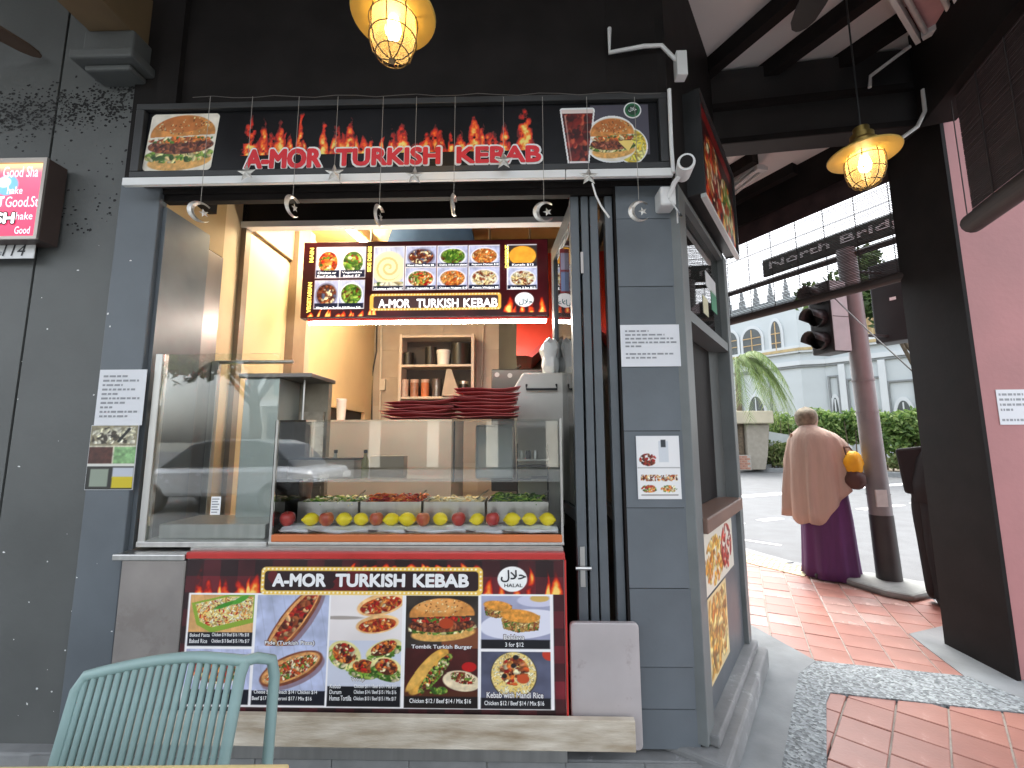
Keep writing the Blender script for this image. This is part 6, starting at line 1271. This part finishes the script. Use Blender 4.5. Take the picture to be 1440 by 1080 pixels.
# ceiling fans: one blade of each shows
def fan(lab, tip, hub, zz, m, wid):
    e = thing('ceiling_fan', lab, 'fan', (hub[0], hub[1], zz)); d = (Vector(tip) - Vector(hub)); L = d.length; a0_ = math.atan2(d.y, d.x)
    MB().lathe([(.03, -.06), (.09, -.04), (.10, .03), (.06, .06), (.012, .08)], (hub[0], hub[1], zz), 20).build('motor', m, e, smooth=40); MB().tube([(hub[0], hub[1], zz + .08), (hub[0], hub[1], 3.92)], .012, 8).build('rod', m, e)
    for k in range(4):
        a = a0_ + k * math.pi / 2; t = Vector((math.cos(a), math.sin(a))); n = Vector((-t.y, t.x)); pts = []
        prof = [(.16, .35), (.30, .8), (.5, 1), (.75, 1), (.9, .85), (.97, .55), (1, .15)]
        for r, w in prof: pts.append(Vector(hub) + t * L * r + n * wid * w)
        for r, w in prof[::-1]: pts.append(Vector(hub) + t * L * r - n * wid * w)
        MB().flat([tuple(p) for p in pts], zz - .004, zz + .004).build('blade', m, e)
        MB().tube([(hub[0] + t.x * .08, hub[1] + t.y * .08, zz + .005), (hub[0] + t.x * L * .24, hub[1] + t.y * L * .24, zz + .008)], .009, 6).build('blade_arm', m, e)
p = onz(1122, 44, 3.66); q = onz(1160, -30, 3.66); dq = Vector(q) - Vector(p); fan('black ceiling fan with one rounded blade showing at the top right', p, tuple(Vector(p) + dq.normalized() * .62), 3.66, M_DK, .075)
p = onz(58, 80, 3.2); q = onz(-20, 36, 3.2); dq = Vector(q) - Vector(p); fan('brown ceiling fan with one blade tip showing at the top left', p, tuple(Vector(p) + dq.normalized() * .6), 3.2, mat('brown_blade', (.10, .06, .04), .5), .055)
# fluorescent fittings on the ceiling
def fitting(lab, a, b, z, w, lit=False, pink=False):
    a, b = Vector(a), Vector(b); t = (b - a).normalized(); pl = Pl((a.x, a.y, 0), (t.x, t.y, 0), (t.y, -t.x, 0)); L = (b - a).length; e = thing('ceiling_fitting', lab, 'light fitting', (a.x, a.y, z))
    MB().slab(pl, 0, L, z + .03, z + .06, -w / 2, w / 2).build('base', mat('pink_plate', (.62, .36, .36), .5) if pink else M_WHITE, e, bevel=.004)
    for o in (-w * .36, w * .36): MB().tube([pl.pt(.03, z + .012, o), pl.pt(L - .03, z + .012, o)], .014, 10).build('tube', mat('unlit_tube', (.70, .68, .66), .3), e, smooth=50)
    for s in (0, L): MB().slab(pl, s - .02, s + .02, z - .004, z + .03, -w / 2, w / 2).build('end_cap', M_WHITE, e)
    if pink:
        for o in (-w * .62, w * .62): MB().slab(pl, 0, L, z - .02, z + .05, o - .012, o + .012).build('side_rail', M_WHITE, e)
        MB().slab(pl, 0, L, z - .02, z + .06, -w * .80, -w * .70).build('dark_rail', M_DK, e)
fitting('white and pink fluorescent fitting under the joists at the top right', onz(1322, 40, 3.70), onz(1270, -60, 3.70), 3.70, .16, pink=True)
fitting('small white tube fitting on the ceiling beyond the beam', onz(1008, 290, 3.52), onz(1070, 240, 3.52), 3.52, .10)
# conduits on beam and pier
pb = lambda *p: [BM.pt(*BM.at(x, y, .03), .03) for x, y in p]
run('conduit', 'pale conduit dropping from the ceiling fitting to the black beam', [ony(1280, 65, 2.5)] + [ony(1224, 107, 2.62), ony(1223, 123, 2.62)], .011); run('conduit', 'pale bent conduit from the beam down to the right lamp side', [ony(1298, 126, 2.50), ony(1301, 156, 2.50), ony(1290, 178, 2.52), ony(1268, 194, 2.56)], .012)

# ================================================================ chair and table in front
M_MINT = mat('mint_powder_coat', (.24, .355, .345), .42, var=.06, scale=8)
CH = thing('metal_chair', 'mint green metal chair with a back of vertical rods', 'chair', (-.80, 1.12, 0)); CY = Pl((-.80, 1.12, 0), (math.cos(rad(-3)), math.sin(rad(-3)), 0), (math.sin(rad(-3)), -math.cos(rad(-3)), 0))
def cp(x, y, o=0.0): return CY.at(x, y, o)
tl_, tr_ = cp(131, 948), cp(352, 930); top_ = cp(262, 922)
def back(a, z): return CY.pt(a, z, (.80 - z) * .22)          # the back leans away from the sitter
aL_, aR_ = cp(118, 960)[0], cp(345, 950)[0]; zt2 = cp(265, 923)[1]; ze = cp(131, 950)[1]
def topz(a): t = (a - aL_) / (aR_ - aL_); return ze + (zt2 - ze) * math.sin(min(1, t * 1.25 + .02) * math.pi / 2) - .02 * max(0, t - .7) 
rail = [back(aL_, .44)] + [back(aL_ + .0, z) for z in (.55, ze - .06, ze - .025)] + [back(aL_ + (aR_ - aL_) * t, topz(aL_ + (aR_ - aL_) * t)) for t in np.linspace(.04, 1, 14)]
aE = aR_ + .035; pe_ = [CY.pt(aR_ + .012, topz(aR_) - .003, -.02), CY.pt(aE, topz(aR_) - .018, -.045), CY.pt(aE + .004, topz(aR_) - .06, -.055), CY.pt(aE, .45, -.05), CY.pt(aE + .02, .0, -.12)]
MB().tube(rail + pe_, .0125, 10).build('back_frame', M_MINT, CH, smooth=50)
MB().tube([back(aR_, topz(aR_)), back(aR_ - .006, topz(aR_) - .03), back(aR_ - .008, .44)], .0115, 10).build('back_post', M_MINT, CH, smooth=50)
nS = 20
for i in range(nS):
    a = aL_ + (aR_ - aL_) * (i + .9) / (nS + .6); MB().tube([back(a, topz(a)), back(a, .60), back(a - .002, .43)], .0072, 8).build('back_rod', M_MINT, CH, smooth=50)
MB().slab(CY, aL_ - .01, aR_ + .01, .425, .445, .05, .48).build('seat', M_MINT, CH, bevel=.008)
for a in (aL_, aR_): MB().tube([CY.pt(a, .43, .46), CY.pt(a, .0, .50)], .0125, 8).build('leg', M_MINT, CH, smooth=50)
MB().tube([CY.pt(aL_, .44, .08), CY.pt(aL_ - .02, .0, -.10)], .0125, 8).build('leg', M_MINT, CH, smooth=50)
TBz = .74; tb = thing('cafe_table', 'pale yellow wooden table edge at the bottom left corner', 'table', (-.7, .5, 0)); e1 = onz(408, 1073, TBz); e0 = onz(86, 1078, TBz)
e0 = (e0[0] - .5, e0[1] + (e0[1] - e1[1]) / (e1[0] - e0[0]) * -.5 * 0); MB().flat([(e0[0], e0[1]), (e1[0], e1[1]), (e1[0] - .02, e1[1] - .62), (e0[0], e0[1] - .62)], TBz - .03, TBz).build('top', mat('pale_yellow_wood', (.62, .50, .24), .5, var=.12, scale=4, stretch=(1, 6, 1)), tb, bevel=.004)
cx, cy = (e0[0] + e1[0]) / 2, e1[1] - .31; MB().lathe([(.22, 0), (.22, .012), (.03, .03), (.03, TBz - .031)], (cx, cy, 0), 20).build('pedestal', M_DK, tb, smooth=40)
# ================================================================ signal pole, lights, street name board
M_POLE = mat('galvanised_pole', (.25, .25, .255), .55, metal=.2, var=.12, scale=5, wear=(.24, .23, .22), wscale=6, wlo=.62); M_SIGB = mat('black_signal', (.022, .023, .024), .45); M_SIGG = mat('grey_signal_side', (.42, .46, .48), .5)
pb_ = Vector((*onz(1252, 823), 0)); ptop = Vector(ony(1193, 380, pb_.y - .02)); dirp = (ptop - pb_).normalized(); PT = lambda z: pb_ + dirp * (z / dirp.z)
SP = thing('signal_pole', 'grey steel traffic signal pole with a black painted base', 'pole', tuple(pb_))
MB().tube([tuple(PT(.62)), tuple(PT(ony(1192, 352, pb_.y)[2]))], [.089, .080], 24).build('shaft', M_POLE, SP, smooth=50); MB().tube([tuple(PT(0)), tuple(PT(.619))], [.096, .091], 24).build('painted_base', mat('black_pole_paint', (.035, .034, .034), .5, var=.2), SP, smooth=50)
for z in (.80, 1.55, 1.85): MB().tube([tuple(PT(z)), tuple(PT(z + .012))], .0925, 24).build('band', M_POLE, SP)
tk = MB(); c_ = PT(.75) + Vector((-.05, -.095, 0)); tk.box(c_.x - .05, c_.x + .05, c_.y - .004, c_.y + .01, c_.z - .05, c_.z + .1); tk.build('torn_sticker', mat('worn_sticker', (.52, .50, .47), .7, var=.2), SP)
def signal(label, bx, by, bz, heading, w, h, d, sd, link):
    e = thing('traffic_light', label, 'traffic light', (bx, by, bz), 'traffic lights on the signal pole'); pl = HD((bx, by), heading, 1)   # d runs along heading, n to its right
    MB().slab(pl, -w / 2, w / 2, bz, bz + h, -d / 2, d / 2).build('housing', M_SIGB, e, bevel=.015); MB().slab(pl, -w / 2 + .006, w / 2 - .006, bz + .01, bz + h - .01, *sorted((sd * (d / 2 + .001), sd * (d / 2 + .006)))).build('side_plate', M_SIGG, e)
    MB().slab(pl, -w / 2 + .01, w / 2 - .01, bz + h * .48, bz + h * .49, *sorted((sd * (d / 2 + .0065), sd * (d / 2 + .008)))).build('plate_seam', M_SIGB, e)
    for k in range(3):
        z = bz + h * (.18 + .32 * k); r = h * .125; p = Vector(pl.pt(-w / 2, z, 0)); dd = Vector(tuple(-pl.d)); mb = MB()
        n = 16; ring0 = []; ring1 = []
        for i in range(n): a = 6.283 * i / n; off = Vector(tuple(pl.n)) * math.cos(a) * r + Vector((0, 0, 1)) * math.sin(a) * r; ring0.append(tuple(p + off)); ring1.append(tuple(p + off + dd * (.16 if math.sin(a) > -.3 else .05)))
        mb.loft([ring0, ring1], False); hd_ = mb.build('hood', M_SIGB, e, smooth=40); s_ = hd_.modifiers.new('t', 'SOLIDIFY'); s_.thickness = .006
        disc_ = MB(); disc_.lathe([(r * .9, 0), (r * .5, .012)], tuple(p + dd * .002), 14, axis=tuple(dd)).build('lens', M_DK, e)
    q0 = PT(link[0]); MB().tube([tuple(q0), tuple(Vector(pl.pt(0, link[0], 0)))], .016, 8).build('bracket', M_SIGB, e); MB().tube([tuple(PT(link[1])), tuple(Vector(pl.pt(0, link[1], 0)))], .016, 8).build('bracket', M_SIGB, e)
zA = ony(1165, 497, pb_.y)[2]; A0 = ony(1166, 460, pb_.y + .03)
signal('traffic light seen from behind, left of the signal pole, hoods to the left', A0[0], A0[1], zA, 78, .20, .70, .24, 1, (zA + .03, zA + .6))
zB_ = ony(1255, 480, pb_.y)[2]; B0 = ony(1258, 440, pb_.y + .05)
signal('traffic light right of the signal pole showing its black back', B0[0], B0[1], zB_, 240, .22, .80, .28, -1, (zB_ + .06, zB_ + .7))
wl = tag(MB().slab(HD((B0[0], B0[1]), 240, 1), .1105, .111, zB_ + .40, zB_ + .43, -.06, -.01).build('signal_label', M_WHITEINK), 'tiny white label on the back of the right traffic light', 'label')
# street name board, seen through the blind
ND = HD(tuple(PT(2.9)[:2]), -28, -1)
a0, z0 = ND.at(1074, 383); a1, z1 = ND.at(1262, 285)
nb = thing('street_name_board', 'dark green street name board with white letters seen through the blind', 'sign', ND.pt(0, 2.8, 0)); M_NB = mat('dark_green_board', (.02, .035, .03), .4)
lo_, hi_ = min(a0, a1), max(a0, a1); zc2 = ND.at(1170, 345)[1]
MB().slab(ND, -1.05, hi_, zc2 - .10, zc2 + .10, -.02, .02).build('board', M_NB, nb, bevel=.01); MB().tube([ND.pt(-1.1, zc2 - .16, 0), ND.pt(hi_ + 1.2, zc2 - .16, 0)], .028, 8).build('arm', M_SIGB, nb)
# letters run away from the viewer's right: the board reads left to right from the walkway
ND2 = Pl(ND.p, -ND.d, ND.n); lettering(ND2, [('North Bridge Rd', -hi_ + .08, .95, zc2 - .06, zc2 + .06)], .0215, 'lettering', mat('dull_white_letters', (.55, .56, .56), .5), nb, .03)
# stay cable from the pier to the pole
c1_ = Vector((2.745, 2.9, EYE + .27)); c1_ = Vector(ony(1306, 543, 2.93)); c2_ = Vector(ony(1170, 416, pb_.y - .1)); tag(MB().tube([tuple(c1_), tuple((c1_ + c2_) / 2 + Vector((0, 0, -.01))), tuple(c2_)], .005, 6).build('stay_cable', M_DK), 'thin dark cable slanting from the black pier past the pole', 'cable')
MBk = MB().lathe([(.02, 0), (.02, .02)], tuple(c1_ + Vector((-.0, 0, 0))), 10, axis=(-1, -.1, 0)); tag(MBk.build('cable_hook', M_STEEL), 'small steel hook on the black pier holding the cable', 'hook')
MB_pad = MB(); MB_pad.flat([(2.98, 4.34), (3.02, 4.12), (3.10, 3.86), (3.22, 3.74), (3.50, 3.86), (3.66, 4.05), (3.45, 4.36), (3.2, 4.47)], .0, .055); tag(MB_pad.build('concrete_pad', mat('old_concrete_pad', (.20, .21, .20), .85, var=.25, scale=6, bump=.2, bscale=60), bevel=.025), 'low grey concrete pad round the foot of the signal pole', 'pad')

# ================================================================ people
M_SKIN = mat('skin', (.36, .22, .15), .55, var=.05)
def skin_body(name, verts, edges, radii, m, parent, T):
    me = bpy.data.meshes.new(name); me.from_pydata([tuple(T @ Vector(v)) for v in verts], edges, []); o = bpy.data.objects.new(name, me); COL.objects.link(o); place(o, (0, 0, 0), None)
    o.parent = parent; o.location = tuple(-WLOC[parent.name]); me.materials.append(m)
    sk = o.modifiers.new('skin', 'SKIN'); sk.use_smooth_shade = True; sv = me.skin_vertices[0].data if me.skin_vertices else None
    if sv is None: 
        bpy.context.view_layer.objects.active = o; me.skin_vertices.new() if hasattr(me.skin_vertices, 'new') else None; sv = me.skin_vertices[0].data
    for i, r in enumerate(radii): sv[i].radius = (r, r) if not isinstance(r, tuple) else r
    sv[0].use_root = True; sb = o.modifiers.new('sub', 'SUBSURF'); sb.levels = 1; sb.render_levels = 2; return o
# local axes: x to the right, y ahead of the person, z up
def body(parent, T, m, lean=(0, 0), arms=None):
    lx, ly = lean
    V = [(0, 0, .92), (lx * .4, ly * .4, 1.10), (lx * .8, ly * .8, 1.28), (lx, ly, 1.37), (lx * 1.2 - .01, ly * 1.3 + .02, 1.42), (lx * 1.3, ly * 1.5 + .04, 1.50), (lx * 1.3, ly * 1.5 + .05, 1.57)]
    E = [(0, 1), (1, 2), (2, 3), (3, 4), (4, 5), (5, 6)]; Rr = [(.15, .12), (.13, .10), (.14, .10), (.10, .08), .055, (.078, .09), (.06, .07)]
    for sg in (-1, 1):
        b = len(V); V += [(sg * .09, 0, .86), (sg * .10, .02, .48), (sg * .10, -.01, .09), (sg * .10, .12, .045)]; E += [(0, b), (b, b + 1), (b + 1, b + 2), (b + 2, b + 3)]; Rr += [.10, .065, .045, (.04, .03)]
        ar = (arms or {}).get(sg, [(sg * .17, 0, 1.32), (sg * .25, -.02, 1.06), (sg * .24, .10, .85), (sg * .23, .14, .78)]); b = len(V); V += [(p[0] + lx * .8, p[1] + ly * .8, p[2]) for p in ar]; E += [(2, b), (b, b + 1), (b + 1, b + 2), (b + 2, b + 3)]; Rr += [.06, .042, .03, .032]
        hd_ = Vector(V[-1]); dr = (Vector(V[-1]) - Vector(V[-2])).normalized(); side = dr.cross(Vector((0, 0, 1))); side = side.normalized() if side.length > .1 else Vector((1, 0, 0))
        hb = b + 3
        for f in range(5):
            off = side * (.016 * (f - 1.5)) if f < 4 else side * -.035 + dr * -.03; ln = (.05, .06, .056, .045, .04)[f]; b2 = len(V); p1 = hd_ + off + dr * .02; p2 = p1 + dr * ln + Vector((0, .0, -.012)); V += [tuple(p1), tuple(p2)]; E += [(hb, b2), (b2, b2 + 1)]; Rr += [.010, .008]
    return skin_body('body', V, E, Rr, m, parent, T)
fx, fy = onz(1170, 812); hd0 = math.atan2(fx, fy) 
pp = thing('person', 'person in a beige shawl and long purple skirt walking away to the road', 'person', (fx, fy, 0)); T1 = Matrix.Translation((fx, fy, 0)) @ Matrix.Rotation(-hd0, 4, 'Z')
body(pp, T1, M_SKIN, (-.05, .03), {1: [(.17, .02, 1.28), (.27, .02, 1.08), (.30, .14, 1.04), (.31, .20, 1.05)]})
M_SHAWL = mat('beige_shawl', (.46, .345, .28), .8, var=.06, scale=3, bump=.9, bscale=2.2, stretch=(9, 9, .7)); M_SKIRT = mat('purple_skirt', (.085, .022, .10), .75, var=.2, scale=2, bump=.8, bscale=2, stretch=(9, 9, .6)); M_SCARF = mat('olive_headscarf', (.17, .145, .095), .8, var=.4, scale=22, c2=(.28, .24, .17))
N = 72
def ring(cx, cy, z, rx, ry, fold, ph, zf=None, k=11):
    out = []
    for i in range(N):
        a = 6.2832 * i / N; f = 1 + fold * (.75 - 1.5 * abs(math.sin(k * .5 * a + ph)) ** .6 + .35 * math.sin(math.floor(k * 1.6) * a + ph * 2.1))
        zz = z + (zf(a) if zf else 0); out.append(tuple(T1 @ Vector((cx + math.cos(a) * rx * .92 * f, cy + math.sin(a) * ry * f, zz))))
    return out
# hem: lowest at the back left, lifted on the right by the carried bag (a: 0 right, pi/2 ahead, pi left, -pi/2 back)
hem = lambda a: .018 * math.sin(9 * a) + -.13 * math.cos(a - rad(252)) + .30 * max(0, math.cos(a - rad(-15))) ** 2
mb = MB(); rg = []
for t, z, rx, ry, fo, cx, cy in ((0, 1.455, .050, .055, .0, -.085, .05), (.04, 1.44, .075, .08, .0, -.085, .045), (.10, 1.405, .13, .10, .01, -.07, .03), (.16, 1.36, .20, .125, .015, -.05, .02), (.24, 1.30, .25, .145, .035, -.035, .015), (.38, 1.18, .285, .165, .06, -.03, .01), (.55, 1.02, .30, .18, .09, -.03, 0), (.75, .84, .315, .195, .115, -.035, 0), (.9, .71, .32, .205, .135, -.035, 0), (1, .63, .325, .21, .15, -.035, 0)):
    rg.append(ring(cx, cy, z, rx, ry, fo, .6, (lambda a, t=t: hem(a) * max(0, t - .25) / .75)))
mb.loft(rg, False); sh_ = mb.build('shawl', M_SHAWL, pp, smooth=True); s_ = sh_.modifiers.new('t', 'SOLIDIFY'); s_.thickness = .006
mb = MB(); rg = [ring(.0, 0, z, rx, ry, fo, 2.0, k=9) for z, rx, ry, fo in ((.98, .17, .13, .0), (.80, .205, .16, .02), (.55, .225, .18, .05), (.30, .235, .19, .07), (.10, .245, .20, .085), (.015, .255, .21, .09))]
mb.loft(rg, False); sk_ = mb.build('skirt', M_SKIRT, pp, smooth=True); s_ = sk_.modifiers.new('t', 'SOLIDIFY'); s_.thickness = .006
hc = Vector((-.095, .085, 1.53)); mb = MB(); rg = []
for z, r in ((-.105, .070), (-.075, .090), (-.03, .104), (.02, .106), (.06, .090), (.088, .055), (.098, .012)): rg.append([tuple(T1 @ (hc + Vector((math.cos(6.283 * i / 28) * r * .96, math.sin(6.283 * i / 28) * r * 1.08, z + .012 * math.sin(6.283 * i / 28))))) for i in range(28)])
mb.loft(rg); mb.build('headscarf', M_SCARF, pp, smooth=True)
for sg in (-1, 1):
    mb = MB(); c = Vector((sg * .10, .03 + (-.10 if sg < 0 else .02), .0)); rg = []
    for y, w, h in ((-.10, .025, .045), (-.07, .038, .055), (0, .036, .055), (.08, .042, .045), (.13, .03, .03), (.15, .012, .018)): rg.append([tuple(T1 @ (c + Vector((math.cos(6.283 * i / 12) * w, y, .008 + h / 2 + math.sin(6.283 * i / 12) * h / 2)))) for i in range(12)])
    mb.loft(rg).build('shoe', M_DK, pp, smooth=True)
# the carried bag: yellow above, brown below
bc = Vector((.245, -.12, .99)); bg_ = thing('carried_bag', 'bright yellow and brown bag carried on the right arm of the shawled person', 'bag', tuple(T1 @ (bc + Vector((0, 0, -.16)))))
def blob(c, rx, ry, rz, seed, T, n=20):
    Rr = random.Random(seed); rg = []
    for j in range(1, 10):
        th = math.pi * j / 10; rg.append([tuple(T @ (c + Vector((math.cos(6.283 * i / n) * math.sin(th) * rx * Rr.uniform(.86, 1.1), math.sin(6.283 * i / n) * math.sin(th) * ry * Rr.uniform(.86, 1.1), -math.cos(th) * rz)))) for i in range(n)])
    return MB().loft(rg)
blob(bc + Vector((0, 0, .09)), .075, .08, .12, 1, T1).build('yellow_bag', mat('bright_yellow_cloth', (.82, .42, .01), .6, var=.15, scale=10), bg_, smooth=True); blob(bc + Vector((.0, 0, -.055)), .085, .095, .095, 2, T1).build('brown_bag', mat('dark_brown_cloth', (.07, .028, .022), .6), bg_, smooth=True)
MB().tube([tuple(T1 @ (bc + Vector(v))) for v in ((-.05, -.03, .17), (-.06, .0, .24), (-.02, .05, .24), (.02, .04, .18))], .008, 6).build('strap', mat('dark_brown_cloth', (.07, .028, .022)), bg_)
# second person, almost hidden by the pier
gx2, gy2 = onz(1326, 858); p2 = thing('person', 'person in black clothes almost wholly hidden behind the black pier', 'person', (gx2 + .10, gy2 + .05, 0)); T2 = Matrix.Translation((gx2 + .12, gy2 + .05, 0)) @ Matrix.Rotation(-math.atan2(gx2, gy2), 4, 'Z')
M_CLOTH = mat('black_clothing', (.012, .012, .013), .8)
T1b = T1; T1 = T2; body(p2, T2, M_CLOTH, (.22, .10))
def tr(z, cx, rx, ry): return ring(cx, 0, z, rx, ry, .02, 1.0)
mb = MB(); mb.loft([tr(.06, -.05, .055, .07), tr(.25, -.055, .06, .075), tr(.5, -.045, .085, .10), tr(.75, -.02, .12, .14), tr(.92, .0, .16, .16)], False).build('trousers', M_CLOTH, p2, smooth=True)
mb = MB(); mb.loft([tr(.06, .14, .055, .07), tr(.25, .14, .06, .075), tr(.5, .13, .085, .10), tr(.75, .09, .11, .13), tr(.90, .05, .15, .15)], False).build('trousers', M_CLOTH, p2, smooth=True)
mb = MB(); mb.loft([tr(.80, .01, .185, .17), tr(.95, .01, .19, .17), tr(1.15, .06, .20, .16), tr(1.30, .15, .20, .15), tr(1.38, .20, .13, .11), tr(1.42, .24, .06, .06)], True).build('jacket', M_CLOTH, p2, smooth=True)
mb = MB(); mb.loft([tr(1.47, .28, .07, .085), tr(1.53, .29, .095, .11), tr(1.60, .29, .09, .10), tr(1.645, .29, .04, .045)], True).build('hair', M_DK, p2, smooth=True)
for sg in (-.05, .14): 
    mb = MB(); rg = []
    for y, w, h in ((-.08, .03, .05), (0, .038, .055), (.09, .042, .045), (.14, .02, .02)): rg.append([tuple(T2 @ Vector((sg + math.cos(6.283 * i / 12) * w, y, .008 + h / 2 + math.sin(6.283 * i / 12) * h / 2))) for i in range(12)])
    mb.loft(rg).build('shoe', M_DK, p2, smooth=True)
hb_ = T2 @ Vector((-.10, -.02, 1.02)); hbag = thing('shoulder_bag', 'black bag at the side of the person hidden by the pier', 'bag', tuple(hb_)); pl3 = HD((hb_.x, hb_.y), math.degrees(math.atan2(gx2, gy2)) + 90, 1)
MB().prism(pl3, [(-.10, -.16 + hb_.z), (.12, -.18 + hb_.z), (.14, .24 + hb_.z), (-.13, .20 + hb_.z)], -.05, .05).build('bag', M_CLOTH, hbag, bevel=.02)
# ================================================================ across the street behind the viewer: seen only mirrored in the shop glass
M_SHOPW = mat('cream_shophouse_wall', (.50, .47, .40), .7, var=.1, scale=1)
OP = Pl((-14, -18.5, 0), (1, 0, 0), (0, 1, 0)); ob_ = thing('shophouse_row', 'cream shophouses with shuttered windows mirrored in the display glass', 'building', (0, -18.5, 0))
MB().slab(OP, 0, 34, 0, 5.4, -3, 0).build('wall', M_SHOPW, ob_); MB().slab(OP, 0, 34, 3.1, 3.4, .001, .5).build('ledge', M_WHITE, ob_); MB().slab(OP, 0, 34, 5.4, 5.7, -3, .4).build('cornice', M_WHITE, ob_)
M_SHUT = mat('green_shutter', (.06, .14, .12), .5); M_DARKSHOP = mat('dark_shop_opening', (.03, .03, .03), .5)
for i in range(11):
    for dx in (.35, 1.45): MB().slab(OP, i * 3 + dx + .2, i * 3 + dx + 1.05, 3.7, 5.0, .0, .05).build('shutter', M_SHUT, ob_)
    MB().slab(OP, i * 3 + .3, i * 3 + 2.7, 0, 2.8, .0, .02).build('shop_opening', M_DARKSHOP, ob_)
tree('street_tree', 'street tree behind the viewer mirrored in the left cabinet glass', (-8.6, -9.5, -.1), 6.0, 2.2, 3, 3500, .16, 40)
tree('street_tree', 'second street tree behind the viewer mirrored in the case glass', (1.8, -11.0, -.1), 6.6, 2.4, 3, 3500, .16, 41)
CR = thing('parked_car', 'silver parked car mirrored low in the left cabinet glass', 'car', (-6.3, -5.6, -.105)); cpn = Pl((-8.4, -5.6, -.105), (1, 0, 0), (0, 1, 0)); M_CAR = mat('silver_car_paint', (.55, .57, .60), .25, metal=.5, var=.03, coat=.6)
MB().prism(cpn, [(.05, .32), (.0, .62), (.12, .78), (.95, .88), (3.55, .92), (4.15, .86), (4.25, .6), (4.2, .32)], -.86, .86).build('body', M_CAR, CR, bevel=.09); MB().prism(cpn, [(.85, .86), (1.55, 1.36), (1.9, 1.44), (2.9, 1.44), (3.25, 1.36), (3.75, .88)], -.74, .74).build('cabin', mat('car_glass', (.02, .025, .03), .08), CR, bevel=.05)
MB().prism(cpn, [(1.58, 1.375), (1.9, 1.455), (2.9, 1.455), (3.2, 1.375)], -.68, .68).build('roof', M_CAR, CR, bevel=.03)
for s in (.85, 3.4):
    for o in (.78, -.78):
        w = MB().lathe([(.29, -.1), (.32, -.07), (.32, .07), (.29, .1)], cpn.pt(s, .32, o), 24, axis=(0, 1, 0)).build('wheel', M_DK, CR, smooth=40); MB().lathe([(.19, -.105), (.19, .105)], cpn.pt(s, .32, o), 16, axis=(0, 1, 0)).build('rim', M_STEEL, w, smooth=40)
for z0_, z1_ in ((.62, .74),):
    for o in (.55, -.55): MB().slab(Pl((-4.16, -5.6, -.105), (0, 1, 0), (1, 0, 0)), o - .18, o + .18, z0_, z1_, .0, .03).build('headlight', M_WHITE, CR)
